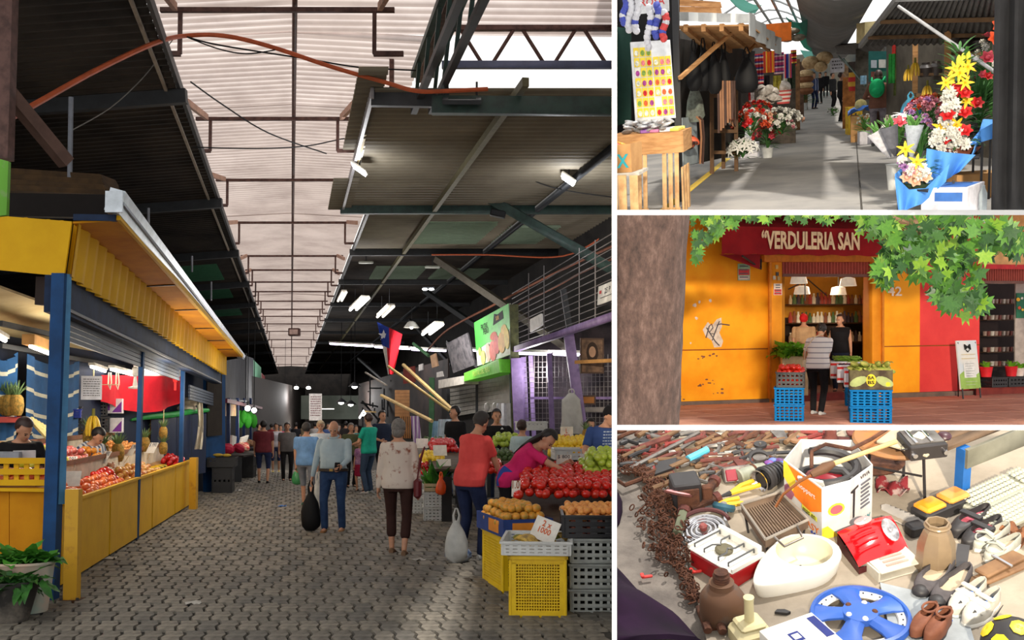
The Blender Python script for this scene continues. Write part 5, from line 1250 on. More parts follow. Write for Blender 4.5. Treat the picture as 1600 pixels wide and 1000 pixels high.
# ------------ the fruit stand on the right
M_WHITEP=mat('plastic_white',(214,216,214),.45,c2=(196,196,192),ns=6);M_BLKP=mat('crate_black')
M_YCR=mat('plastic_yellow',(240,200,22),.4,c2=(224,182,16),ns=5)
def stand():
 S=TG('fruit_stand','long tiered wooden fruit stand under the crates on the right','stand',(0,0,0));wd_=mat('stand_wood',(92,74,58),.8,c2=(66,54,44),ns=5)
 for x0,x1,Y0,z0,Y1,z1 in((.3,1.6,9.9,.66,12.7,.86),(.25,1.9,12.75,.86,15.2,1.0),(.2,2.3,15.3,1.0,17.5,1.1)):
  mb=MB();qpanel(mb,(x0,Y0,z0),(x1,Y0,z0),(x1,Y1,z1),(x0,Y1,z1),.04);PT('bed',mb,wd_,S)
  for x in(x0+.05,x1-.2):
   for Y,z in((Y0+.1,z0),(Y1-.1,z1)):PT('leg',MB().bar((x,Y,0),(x,Y,z-.04),.06,.06),wd_,S)
 for x0,x1,Y0,Y1,z in((-.9,.1,16.6,19.2,.82),(-1.5,-.5,19.4,23,.85)):
  mb=MB();qpanel(mb,(x0,Y0,z),(x1,Y0,z),(x1-.2,Y1,z+.15),(x0-.2,Y1,z+.15),.04);PT('bed',mb,wd_,S)
  for x,Y in((x0+.45,Y0+.1),(x1-.06,Y0+.1),(x0,Y1),(x1-.3,Y1)):PT('leg',MB().bar((x,Y,0),(x,Y,z-.02),.06,.06),M_STEEL,S)
# --- near crates
 def perfo(name,label,loc,rz,w,d,h,m,seed=0):
  o=TG(name,label,'crate',loc,rz)
  def wall(L,nx,nz):
   mb=MB();mb.box((0,0,.03),(L,.014,.06));mb.box((0,0,h-.035),(L,.014,.07))
   for x in(-L/2+.03,L/2-.03):mb.box((x,0,h/2),(.06,.014,h-.12))
   x0,x1,z0,z1=-L/2+.06,L/2-.06,.06,h-.07
   for i in RN(nz+1):mb.box((0,0,z0+(z1-z0)*i/nz),(x1-x0,.009,(z1-z0)/nz*.42))
   for j in RN(1,nx):mb.box((x0+(x1-x0)*j/nx,0,(z0+z1)/2),((x1-x0)/nx*.42,.008,z1-z0))
   return mb
  for y in(-1,1):PT('side_panel',wall(w,17,16),m,o,(0,y*(d/2-.007),0))
  for x in(-1,1):PT('end_panel',wall(d-.03,14,16),m,o,(x*(w/2-.007),0,0),90)
  for x in(-1,1):
   for y in(-1,1):PT('corner_post',MB().box((x*(w/2-.012),y*(d/2-.012),h/2),(.032,.032,h),bev=.01),m,o)
  mb=MB();[mb.box((0,y*d/2,h-.015),(w+.03,.03,.03))for y in(-1,1)];[mb.box((x*w/2,0,h-.015),(.03,d+.03,.03))for x in(-1,1)];PT('rim',mb,m,o)
  PT('base',MB().box((0,0,.02),(w-.02,d-.02,.02)),m,o);return o
 A0=V((.458,9.2,0));perfo('crate','tall perforated yellow plastic crate at front of the fruit stand',A0,-3,.49,.72,.53,M_YCR)
 perfo('crate','yellow perforated crate behind the front one, under the blue carton',V((.27,10.45,0)),14,.44,.8,.56,M_YCR)
 CRS('tray','white slatted plastic tray of bananas on the front yellow crate','tray',A0+V((-.0,0,.535)),-5,.6,.8,.12,M_WHITEP,3,8,hole=.45)
 for i,(dx,dy,r,l)in enumerate(((-.16,-.05,60,'spotted banana hand at left of the white tray'),(-.02,.1,100,'spotted banana hand at the back of the white tray'),(.16,.0,120,'spotted banana hand at right of the white tray'))):
  banana_bunch(l,A0+V((dx,dy,.62)),r,5,hang=False,scale=1.25,m=mat('banana_ripe',(206,168,66),.5,c2=(130,100,40),ns=20))
 o=price_sign('white price card with orange lettering in the banana tray',A0+V((.02,-.12,.63)),-22,'2 x|1000',w=.24,h=.2,tilt=-20);o.matrix_world=o.matrix_world@rotm(0,18,0).to_4x4()
 b0=V((.27,10.3,.565));o=carton('fruit_carton','blue cardboard carton of mangoes with orange print','carton',b0,16,.5,.95,.17,mat('carton_blue',(44,66,128),.7))
 PT('orange_print',MB().box((-.2525,-.15,.085),(.003,.34,.12)),mat('print_orange',(224,140,50),.7),o);PT('orange_print',MB().box((-.05,-.4775,.085),(.22,.003,.1)),mat('print_orange'),o)
 R16=MRo(R_(16),3,'Z');pile('mango','orange green mango heaped in the blue carton','mangoes in the blue carton',b0+R16@V((-.24,-.45,.07)),R16@V((.48,0,0)),R16@V((0,.9,.02)),6,9,3)
 price_sign('small cream price card standing in the mango heap',V((.31,10.9,.86)),-8,'1.0',w=.09,h=.17,ink=mat('ink_brown',(150,90,60),.8))
 gy=mat('crate_grey',(160,164,160),.5,c2=(136,140,138),ns=5)
 c0=V((1.12,9.35,0));zs=0
 for i,l in enumerate(('grey slatted crate at bottom of the right stack','grey slatted crate in the middle of the right stack','grey slatted crate at top of right stack under black crate')):
  CRS('crate',l,'crate',c0+V((0,0,zs)),-4,.74,.7,.215,gy,3,11,hole=.5);zs+=.219
 CRS('crate','black plastic crate of apricots on the grey stack at right','crate',c0+V((-.03,.1,zs)),-3,.8,.9,.2,M_BLKP,3,6,hole=.4)
 pile('onion','dark round fruit seen through the black crate slats','fruit inside the black crate',c0+V((-.4,-.32,zs+.03)),V((.74,0,0)),V((0,.3,0)),10,4,2)
 pile('apricot','apricot heaped on the black crate at the right','apricots on the black crate',c0+V((-.42,-.3,zs+.14)),V((.78,0,0)),V((0,.72,.02)),12,9,2,scale=1.1)
 pile('tomato','glossy red tomato banked up on the sloping stand','tomatoes on the sloping stand',V((.30,10.75,.84)),V((1.25,-.05,0)),V((.15,1.9,.16)),13,11,2,scale=1.28,shrink=.5)
 price_sign('white price card in the top of the tomato bank',V((.93,12.4,1.12)),-10,'$ 800',w=.18,h=.13,tilt=-30,ink=mat('ink_grey'))
 pile('green_apple','pale green apple stacked at the right picture edge','green apples at the right edge',V((1.12,11.7,1.02)),V((.6,0,0)),V((0,.9,.1)),6,7,3,scale=1.25)
 gp=mat('grape_green',(176,186,140),.3,c2=(150,164,116),ns=16);film=mat('film_clear',(206,212,200),.1,alpha=.28)
 for i,(x,y,Y)in enumerate(((848,748,13.1),(868,746,13.2),(888,747,13.2),(908,748,13.1),(926,745,13.0),(858,738,13.9),(880,737,13.9),(902,738,13.9))):
  p=at(x,y,Y);mb=MB()
  for k in RN(22):mb.ell((jit(.08),jit(.1),random.random()*.05),(.018,.018,.022),None,6,4)
  o=SO('grape_bag','clear bag of pale green grapes on the second tier','grapes',mb,gp,p,group='bags of pale grapes')
 pile('plum','small dark plum in a tray behind the pink shirted woman','dark plums behind the woman',at(836,744,13.6),V((.3,0,0)),V((0,.5,.04)),7,8,2)
 banana_bunch('small banana hand at the top left of tomato bank',at(855,757,12.8),80,6,hang=False,scale=1.2)
 for x,y,Y,l in((893,717,15.0,'white slatted tray under the lemons'),(945,730,13.4,'white slatted tray with a clear bag at right picture edge'),(830,672,19.0,'white slatted crate standing behind the lemon heap')):
  p=at(x,y,Y);CRS('tray',l,'tray',p,2,.55,.6,.16,M_WHITEP,2,7,hole=.45)
 p=at(945,722,13.4);SO('clear_bag','crumpled clear plastic bag in white tray at right edge','bag',MB().ell((0,0,.06),(.2,.2,.08),None,12,8),mat('bag_bluish',(186,200,210),.2,alpha=.7),p)
 pile('lemon','yellow lemon heaped on the white tray at the back','lemons heaped on the white tray',at(858,713,15.3),V((.72,-.1,0)),V((.04,1.3,.1)),10,9,3,scale=1.2)
 pile('orange','orange fruit at the right end of the lemon heap','oranges beside the lemons',at(905,716,15.0),V((.3,0,0)),V((0,.4,.03)),4,3,2,scale=1.1)
 o=price_sign('white price card with orange figures above the lemons',at(886,694,16.2),0,'L|900',w=.2,h=.28,tilt=-12)
 o=price_sign('small pink price card behind the lemons',at(916,712,15.2),-20,'',w=.12,h=.14,m=mat('card_pink',(220,160,150),.8))
 pineapple('pineapple standing behind the lemons beside the man in blue',at(916,690,16.6),10)
 lf=mat('lettuce_green')
 pile('avocado','green vegetable heaped at the left back of stand','green vegetables at the back left',at(660,702,20.5),V((.5,0,0)),V((-.1,1.2,.1)),7,6,2)
 pile('capsicum','red tomato heaped behind the coral shirted man','red tomatoes behind the coral shirt',at(674,707,19.2),V((.5,0,0)),V((-.1,.9,.1)),7,6,2)
 pile('lemon','yellow pepper heaped near the patterned blouse','yellow peppers near the patterned blouse',at(659,728,17.8),V((.42,0,0)),V((-.1,1.0,.12)),6,7,2,name='pepper',scale=1.15)
 pile('tomato','red tomato heaped beside the coral shirted man','tomatoes beside the coral shirt',at(748,742,14.5),V((.34,0,0)),V((0,.8,.05)),5,7,2,scale=1.2)
 pile('avocado','green cucumber heap between the two standing shoppers','greens between the shoppers',at(770,722,15.5),V((.3,0,0)),V((0,.9,.06)),4,6,2)
 pile('green_apple','green cabbage sized fruit in front of the vendor in black','green fruit in front of the vendor',at(770,700,17.5),V((.5,0,0)),V((0,.9,.1)),5,5,2,scale=1.3)
 pile('capsicum','red pepper heaped low behind the patterned blouse','red peppers low behind the blouse',at(652,742,17.5),V((.2,0,0)),V((0,.5,.06)),3,4,2)
 for i,(x,y,Y,l)in enumerate(((660,700,20,'tilted white price board at the left end of the stand'),(688,712,18,'clear wrapped parcel of vegetables behind the coral shirt'),(694,735,17,'white tray edge behind the coral shirt'))):
  o=price_sign(l,at(x,y,Y),10,'',w=.24,h=.2,tilt=-25)
 q=gr(674,816)
 for i,l in enumerate(('white slatted crate on the floor beside patterned blouse','white slatted crate stacked second beside patterned blouse')):CRS('crate',l,'crate',q+V((.02,.35,i*.235)),4,.34,.6,.23,M_WHITEP,4,5,hole=.4)
 q2=gr(652,805);
 for i,l in enumerate(('lower white crate half hidden by the patterned blouse','upper white crate half hidden by the patterned blouse')):CRS('crate',l,'crate',q2+V((.0,.4,i*.25)),4,.32,.6,.245,M_WHITEP,4,5,hole=.4)
 w=TG('crate','slatted wooden box of leafy greens on the white crates','crate',q+V((.05,.35,.475)),4);wm=mat('crate_wood',(196,176,140),.8,c2=(166,144,108),ns=6)
 for z in(.04,.105):
  for y in(-.3,.3):PT('slat',MB().box((0,y,z),(.36,.012,.05)),wm,w)
  for x in(-.18,.18):PT('slat',MB().box((x,0,z),(.012,.6,.05)),wm,w)
 PT('bottom',MB().box((0,0,.008),(.35,.59,.01)),wm,w)
 o=TG('leek_bunch','bunch of green leeks and chard standing in the wooden box','vegetables',q+V((.05,.3,.52)));random.seed(9)
 for j in RN(3):
  mb=MB();leafy(mb,(-.1+j*.1,0,0),(.05,.1,.02),12,.42,.07,.5,.25,.1,1);PT('leaves',mb,mat('celery_green')if j else lf,o)
 plastic_bag('shopping_bag','orange plastic bag hanging from the stand beside the wooden box',at(689,738,15.6),.16,.12,.34,mat('bag_orange',(238,92,30),.4,transl=.2))
 SO('stand_cloth','dark cloth hanging under the stand beside the coral shirted man','cloth',MB().sheet(lambda u,v:at(690+16*u,745+70*v,15.9),8,5,.01),mat('cloth_dark_grey',(48,46,46),.85))
 closed_box('carton','dark carton under the stand behind the yellow crates','carton',V((.62,11.0,0)),3,.8,.9,.58,mat('carton_dark',(60,52,46),.8))
 closed_box('carton','dark carton under the stand beside the woman in pink','carton',V((.3,13.4,0)),3,.6,.8,.6,mat('carton_dark'))
stand()
# ------------ people in the hall
def pp(label,x,fy,hy,rz,vox=None,**k):
 p=gr(x,fy);h=(fy-hy)*p.y/1600/1.015
 return PSN(label,p,rz,h,voxel=vox or(.013 if p.y<17 else .02 if p.y<26 else .028),**k)
def hall_people():
 wsh=mat('shirt_pale_blue',(178,196,204),.8,c2=(160,180,192),ns=4);jean=mat('denim_blue',(42,66,104),.8,c2=(32,52,88),ns=9)
 dk=mat('cloth_black');gh=mat('hair_grey',(120,116,112),.6,vary=.2,ns=40);wh=mat('hair_white',(190,186,182),.6)
 brown=mat('cloth_brown',(58,36,32),.85);tan=mat('shoe_tan',(140,100,62),.6);whs=mat('shoe_white',(196,196,194),.6)
 i=pp('balding man in pale blue long shirt and jeans looking at his phone',521,832,656,-6,w=1.22,belly=.05,top=wsh,sleeve='long',hem=.93,bottom=jean,shoe=tan,style='balding',hair=wh,skin='tan',head=(6,20),ha=(-.34,-.06,.74),hb=(.2,-.34,1.02),fa=(-.12,-.06),fb=(.12,.06))
 o=i['obj'];k=i['k']
 PT('belt',MB().lathe([(.19,-.02),(.196,-.02),(.196,.02),(.19,.02)],18,sx=1.12,sy=.82),mat('belt_dark',(50,38,32),.5),o,V((0,-.01,.955*k)));PT('buckle',MB().box((0,-.165,.955*k),(.05,.012,.035)),mat('brass',(170,140,80),.3,metal=1),o)
 PT('collar',MB().torus(i['U']((0,0,1.455)),.068*k,.016,rotm(18,0,0),14,6),wsh,o)
 wl=i['obj'].matrix_world@i['wrB'];SO('phone','black phone in the hand of the balding man','phone',MB().box((0,0,0),(.075,.012,.14),rotm(-35,0,0),.005),dk,wl+V((-.05,-.07,.0)))
 gp=i['obj'].matrix_world@i['wrA'];plastic_bag('shopping_bag','full black plastic bag carried by the balding man',gp+V((-.02,-.02,-.06)),.3,.2,.72,mat('bag_black',(20,20,22),.6))
 plastic_bag('shopping_bag','white plastic bag just behind the balding man',at(496,738,18),.22,.16,.66,mat('bag_white'))
 bl=mat('blouse_print',(214,200,188),.8,c2=(150,96,78),ns=9,lo=.56,hi=.66)
 i=pp('older woman in cream and rust patterned blouse walking away',622,868,655,176,w=1.12,sex='f',top=bl,sleeve='long',hem=.80,bottom=brown,legs='capri',shoe=mat('sandal',(120,92,70),.7),style='bob',hair=gh,skin='tan',head=(0,4),fa=(-.09,.1),fb=(.1,-.12),ha=(-.27,-.02,.78),hb=(.27,-.06,.80))
 o=TG('handbag','dark red leather handbag on the shoulder of the woman in patterned blouse','bag',i['obj'].matrix_world@V((-.24,.0,.82)));PT('body',MB().box((0,0,0),(.09,.26,.24),None,.03),mat('leather_wine',(104,30,38),.5),o)
 PT('strap',MB().tube([(0,-.1,.11),(.03,-.05,.36),(.08,0,.5),(.04,.06,.36),(0,.1,.11)],.01,5),mat('leather_wine'),o)
 coral=mat('cloth_coral',(222,82,78),.85,c2=(208,70,68),ns=5);navy=mat('denim_navy',(34,44,76),.85,c2=(26,34,62),ns=9);snk=mat('sneaker',(52,54,62),.6)
 i=pp('man in coral tee and dark jeans bending over the stand',733,876,640,128,w=1.24,belly=.03,top=coral,hem=.84,bottom=navy,shoe=whs,skin='tan',hair=mat('hair_dark_grey',(66,62,60),.6),head=(12,18),lean=13,ha=(-.12,-.42,.86),hb=(.26,-.34,.84),fa=(-.1,-.1),fb=(.1,.06))
 plastic_bag('shopping_bag','white carrier bag standing at the feet of the man in coral',at(713,795,11.9),.28,.2,.62,mat('bag_white'))
 SO('parcel','blue and white wrapped parcel on the floor by the coral shirted man','parcel',MB().ell((0,0,.1),(.16,.14,.1),None,10,7),mat('parcel_blue',(70,92,130),.5,c2=(190,196,204),ns=9),gr(716,880))
 pk=mat('cloth_pink',(214,44,108),.85,c2=(196,34,96),ns=5);bh=mat('hair_black')
 p=V((at(795,720,12.3).x,12.3,0));i=PSN('woman in pink and blue top with long black hair stretching over the tomatoes',p,78,1.74,1.34,sex='f',lean=44,top=pk,hem=.84,bottom=dk,skin='tan',style='long',hair=bh,head=(-25,10),ha=(-.2,-.8,.98),hb=(.24,-.62,1.1),fa=(-.12,.05),fb=(.12,-.1),belly=.05)
 PT('blue_panel',MB().sheet(lambda u,v:i['U'](V((-.185-.02*sin(PI*u),-.1+.2*u,.86+.2*v))),6,6,.012),mat('cloth_royal',(52,74,150),.85),i['obj'])
 bt=mat('tee_blue',(62,86,140),.85,c2=(52,74,126),ns=4)
 i=PSN('man in blue printed tee and black cap working at the right picture edge',V((at(943,720,14.0).x,14.0,0)),20,1.86,1.2,top=bt,skin='tan',style='beanie',hair=dk,lean=12,head=(15,30),ha=(-.3,-.36,1.0),hb=(.25,-.3,1.0))
 mb=MB();[scribble(mb,-.11,.11,1.28-j*.035,.014,0,seed=j+40)for j in RN(6)];mb.v=[i['U'](V((q.x,-.158,q.z/1)))*i['k']for q in mb.v];PT('tee_print',mb,mat('print_pale',(176,190,206),.8),i['obj'])
 i=PSN('young vendor in black tee with small white mark facing us',V((at(776,700,18.6).x,18.6,0)),8,1.78,1.15,top=dk,skin='tan',style='short',head=(5,0),hb=(.3,-.3,1.0),voxel=.017)
 PT('chest_mark',MB().prism([(-.03,0),(.03,0),(.0,.04)],.004,MTr(i['U']((.07,-.142,1.3))*i['k'])@rotm(90,0,0).to_4x4()),mat('star_white'),i['obj'])
 PSN('dark haired man in black behind the coral shirted man',V((at(711,700,21).x,21,0)),-40,1.84,1.1,top=dk,skin='tan',style='short',head=(-20,5),voxel=.02)
 PSN('woman in pale blue top with tied hair behind the long haired woman',V((at(816,700,17).x,17,0)),150,1.6,1.05,sex='f',top=mat('cloth_ice',(176,200,206),.85),style='tied',hair=mat('hair_brown'),voxel=.017)
 PSN('person with dark hair crouching behind the lemons',V((at(919,690,18.5).x,18.5,0)),20,1.62,1.0,top=mat('cloth_olive',(86,90,62),.85),lean=10,voxel=.02)
 teal=mat('cloth_teal',(36,168,142),.85)
 pp('person in teal tee and jeans reading beside the stand',576,772,646,-120,w=1.15,top=teal,bottom=mat('denim_slate',(62,80,104),.85),shoe=whs,head=(-10,15),ha=(-.18,-.34,1.05),hb=(.2,-.3,1.05),hair=mat('hair_brown'))
 pp('man in navy printed tee facing the person in teal',597,762,641,35,w=1.1,top=mat('cloth_ink',(34,42,62),.85),ha=(-.2,-.3,1.05),hb=(.2,-.3,1.05),bottom=dk)
 pp('little girl in purple top and crimson skirt beside person in teal',563,768,687,-20,w=1.05,sex='f',top=mat('cloth_plum',(140,92,136),.85,c2=(190,150,176),ns=14),bottom=mat('cloth_crimson',(150,28,60),.85),legs='skirt',shoe=dk,style='long',hair=mat('hair_brown'))
 i=pp('man in light blue tee and grey shorts walking away',478,792,660,168,w=1.22,top=mat('cloth_sky',(116,158,206),.85),bottom=mat('cloth_grey_short',(126,130,138),.85),legs='short',hem=.8,shoe=mat('shoe_green',(60,96,80),.6),hair=mat('hair_dark_grey'),fa=(-.1,.08),fb=(.1,-.12))
 plastic_bag('shopping_bag','translucent green plastic bag held by the man in light blue',at(465,727,19.2),.22,.16,.36,mat('bag_green',(86,176,110),.35,transl=.3))
 pp('man in maroon tee and navy shorts walking away on the left',411,756,657,186,w=1.25,top=mat('cloth_maroon',(112,46,54),.85),bottom=mat('cloth_navy'),legs='short',hem=.82,shoe=dk,ha=(-.26,-.05,.82),hb=(.26,-.15,.86),fa=(-.12,.05),fb=(.12,-.1))
 pp('man in grey polo and black trousers coming towards us',448,752,660,15,w=1.15,belly=.03,top=mat('cloth_stone',(108,104,104),.85),bottom=dk,shoe=dk)
 pp('woman in white tee and dark shorts beside the man in maroon',431,738,661,10,w=1.05,sex='f',top=mat('cloth_lilac_white',(190,186,196),.85),bottom=mat('cloth_navy'),legs='short',shoe=mat('shoe_yellow',(196,176,80),.6))
 pp('man in white shirt and straw hat half hidden behind the balding man',500,776,657,10,w=1.15,top=mat('cloth_chalk',(196,204,210),.85),style='cap',hair=mat('straw',(196,180,150),.8),bottom=mat('cloth_chalk'))
 pp('person in olive jacket in the crowd right of the balding man',548,762,661,30,w=1.15,top=mat('cloth_olive'),bottom=dk,hair=gh)
 far=[('woman in pink top far down the aisle',438,722,664,20,(206,90,120)),('person in red far down the aisle left',424,716,662,160,(150,50,54)),('person in dark jacket in the far crowd',462,718,660,170,(40,40,46)),('person in white in the far crowd before the banner',492,716,660,170,(196,192,190)),('person in blue in the far crowd',512,718,661,10,(70,90,140)),('person in teal jacket in the crowd behind the girl',556,738,664,40,(40,130,136)),('tall person in dark clothes at far right of the crowd',540,722,658,180,(50,46,48)),('person in beige at the far end of the aisle',475,708,661,0,(170,150,120)),('person in brown beside the stand far away',530,716,663,0,(110,76,60)),('person in black at the far end beside the left stalls',404,722,662,90,(34,32,34)),('person in grey shirt deep in the far crowd',450,706,661,180,(130,130,136))]
 for l,x,fy,hy,rz,c in far:pp(l,x,fy,hy,rz,vox=.034,top=mat('cloth_far_%d_%d'%(c[0],c[2]),c,.85),bottom=random.choice((dk,jean,navy,brown)),style='short',face=False)
 for x,y,l,c in((441,793,'scrap of blue paper on the floor in mid aisle',(60,110,180)),(373,768,'white scrap of paper near the black crate',(200,200,196)),(302,947,'crumpled white scrap on the near paving',(190,186,178)),(172,876,'white scrap beside the yellow counter',(190,186,178)),(655,878,'pale scrap behind the walking woman',(180,176,168))):
  SO('paper_scrap',l,'litter',MB().sheet(lambda u,v:V(((u-.5)*.14,(v-.5)*.12,.03+.02*sin(u*7)*cos(v*5))),3,3,.003),mat('scrap_%d'%c[0],c,.8),gr(x,y),runi(0,90))
hall_people()
# ============ ROOM 2: the flower and craft lane
CUR=P2;a2,g2=P2.at,P2.g
def rgbm(n,c,r=.8,**k):return mat(n,c,r,**k)
M_PLK=mat('plank_tan',(186,140,92),.75,c2=(156,112,70),ns=4,stretch=(1,1,6));M_CRW=mat('crate_pine',(196,160,114),.8,c2=(164,124,84),ns=5)
M_DARKI=mat('stall_interior',(46,42,38),.85,c2=(30,28,26),ns=2)
def lane_shell():
 struct('floor',MB().quad((-9,9,0),(9,9,0),(9,95,0),(-9,95,0)),mat('lane_concrete',(150,146,140),.7,c2=(122,120,118),ns=.8,bump=.1,bs=20))
 mb=MB();qpanel(mb,g2(1028,330,.004),g2(1042,330,.004),g2(1142,247,.004),g2(1134,247,.004),.003);SO('painted_line','faded yellow line painted along the left edge of the lane floor','marking',mb,mat('paint_line',(206,176,78),.8,c2=(160,148,104),ns=5,lo=.5,hi=.72))
 mb=MB();mb.tube([g2(1336,185,.002),g2(1338,220,.002),g2(1347,335,.002)],.012,4);SO('floor_joint','thin dark joint along the right side of the lane floor','joint',mb,mat('joint_dark',(92,90,88),.9))
 wl=mat('lane_wall',(64,58,52),.85,c2=(40,38,36),ns=1)
 L0,L1=V((-4.6,9,0)),V((-3.2,90,0));R0,R1=V((3.9,9,0)),V((3.0,90,0))
 mb=MB();qpanel(mb,L0,L1,L1+V((0,0,3.2)),L0+V((0,0,3.2)),.06);struct('wall_left',mb,wl)
 mb=MB();qpanel(mb,R1,R0,R0+V((0,0,3.2)),R1+V((0,0,3.2)),.06);struct('wall_right',mb,wl)
 mb=MB();qpanel(mb,(-4,90,0),(4,90,0),(4,90,3.0),(-4,90,3.0),.06);struct('wall_back',mb,mat('lane_end',(120,116,104),.8,c2=(70,80,84),ns=.6))
 ce=room_empty('ceiling');gt=mat('shade_cloth',(126,124,122),.8,c2=(106,106,106),ns=1.2,transl=.35)
 def sag(p,q,r,s_,d):return lambda u,v:a2(*p).lerp(a2(*q),u).lerp(a2(*s_).lerp(a2(*r),u),v)-V((0,0,d*sin(PI*u)))
 PT('shade_cloth',MB().sheet(sag((1238,-30,17),(1380,-30,15),(1320,75,40),(1262,70,40),.25),14,10,.01),gt,ce)
 PT('shade_cloth',MB().sheet(sag((1262,60,40),(1345,66,30),(1318,92,75),(1272,90,75),.1),8,6,.01),gt,ce)
 gn=mat('shade_green',(70,146,130),.7,transl=.5)
 PT('shade_cloth',MB().sheet(sag((1228,26,24),(1262,30,24),(1278,80,60),(1256,74,60),.1),6,5,.01),gn,ce);PT('shade_cloth',MB().sheet(sag((1135,-8,20),(1180,20,20),(1190,8,26),(1150,-14,26),.1),6,4,.01),gn,ce)
 PT('shade_cloth',MB().sheet(sag((1250,78,60),(1318,82,60),(1312,98,85),(1262,98,85),.05),6,4,.01),mat('shade_aqua',(150,196,190),.7,transl=.5),ce)
 for i in RN(7):
  Y=19+i*6;PT('roof_bow',MB().tube([P2.O*0+V((-2.9+.3*k-.1,Y,3.25+.5*sin(PI*k/8)))for k in RN(9)],.03,6),mat('bow_grey',(150,154,156),.5),ce)
 for a,b in(((1176,-5,20),(1220,60,34)),((1204,-5,20),(1236,60,34)),((1228,-5,20),(1250,44,32))):PT('roof_pole',MB().tube([a2(*a),a2(*b)],.03,6),mat('bow_grey'),ce)
 area_lamp('lane_fill',P2.M@V((-.6,15,5.2)),P2.M@V((-.2,15.5,0)),2.2,45,(1,.98,.95),5)  # added overhead lamp that brightens the lane, standing in for daylight
lane_shell()
def plate(name,label,cat,q,m,t=.02,fr=None):
 mb=MB();qpanel(mb,*[CUR.at(*p)for p in q],t);return SO(name,label,cat,mb,m)
def pl_part(name,o,q,m,t=.02):
 mb=MB();qpanel(mb,*[CUR.at(*p)for p in q],t);return PT(name,mb,m,o)
FLM={'red':(206,34,36),'white':(232,230,222),'yellow':(244,196,28),'pink':(226,150,164),'peach':(240,190,160),'orange':(214,84,46),'rose':(214,76,92),'lilac':(176,130,186)}
FLMESH={}
def blossom(kind,col):
 """one flower head about 1 unit across, opening along +z"""
 if(kind,col)in FLMESH:return FLMESH[(kind,col)]
 m=mat('petal_'+col,FLM[col],.55,vary=.14,ns=12,transl=.12);mb=MB();rnd=random.Random(kind+col)
 if kind=='lily':
  for i in RN(6):
   a=2*PI*i/6;LF(mb,(0,0,0),(cos(a),sin(a),.75),.62,.26,curl=.75,n=4)
  for i in RN(5):
   a=2*PI*i/5;mb.tube([(0,0,0),(cos(a)*.1,sin(a)*.1,.35)],.015,4)
 elif kind=='rose':
  mb.ell((0,0,.2),(.22,.22,.28),None,8,6)
  for r_,n,t in((.3,5,.5),(.42,6,.2)):
   for i in RN(n):
    a=2*PI*i/n+r_*7;LF(mb,(cos(a)*.1,sin(a)*.1,-.05),(cos(a),sin(a),1.2+t),r_*1.5,r_*1.3,curl=.35,n=3)
 else:
  for i in RN(34):
   a,z=rnd.uniform(0,2*PI),rnd.uniform(-.2,1);q=sqrt(max(0,1-z*z));LF(mb,(0,0,.1),(cos(a)*q,sin(a)*q,z),.48,.26,curl=.1,n=2,wav=.25)
 FLMESH[(kind,col)]=mb.mesh(kind,m,True,60);return FLMESH[(kind,col)]
M_FOL=mat('foliage_dark',(66,112,54),.6,c2=(46,84,42),ns=8,transl=.1);M_FOLL=mat('foliage_light',(92,140,66),.6,c2=(70,116,50),ns=8,transl=.15)
def bloom(o,kind,col,p,d,size):
 b=bpy.data.objects.new(kind,blossom(kind,col));COL.objects.link(b);b.parent=o
 d=V(d).normalized();q=d.to_track_quat('Z','Y')@Quaternion((0,0,1),runi(0,6))
 b.matrix_local=MTr(V(p))@q.to_matrix().to_4x4()@Matrix.Scale(size,4)
def BQ(label,loc,w,h,mix,n,pot=None,fol=M_FOL,size=.07,name='flower_bouquet',cat='flowers',nl=50,L=.22,base=.0):
 """blossoms over a dome of leaves: mix is [(kind, colour, weight)]"""
 o=TG(name,label,cat,loc);rnd=random.Random(label)
 if pot:PT(pot[0],MB().lathe([(0,0),(pot[1]*.8,0),(pot[1],pot[2]),(pot[1]*1.06,pot[2]+.01),(pot[1]*.9,pot[2]),(0,pot[2]*.85)],16),pot[3],o)
 z0=base or(pot[2]if pot else 0);mb=MB();st=random.getstate();random.seed(label)
 for i in RN(nl):
  a=runi(0,2*PI);t=random.random();LF(mb,(cos(a)*w*.15,sin(a)*w*.15,z0+h*t*.5),(cos(a),sin(a),.1+t*1.6),L*runi(.7,1.3),L*.16,curl=.3)
 for i in RN(14):mb.tube([(0,0,z0*.8),(jit(w*.35),jit(w*.3),z0+h*runi(.5,.9))],.006,4)
 PT('foliage',mb,fol,o);bag=[m for m in mix for _ in RN(m[2])]
 for i in RN(n):
  k,c,_=rnd.choice(bag);t=(i+.5)/n;th=math.acos(1-t*.98);ph=i*2.4+rnd.uniform(-.3,.3)
  d=V((sin(th)*cos(ph),sin(th)*sin(ph),cos(th)));bloom(o,k,c,V((d.x*w/2,d.y*w/2,z0+h*(.35+.62*d.z))),d+V((0,-.3,.2)),size*(1.55 if k=='lily' else 1)*rnd.uniform(.85,1.15))
 random.setstate(st);return o
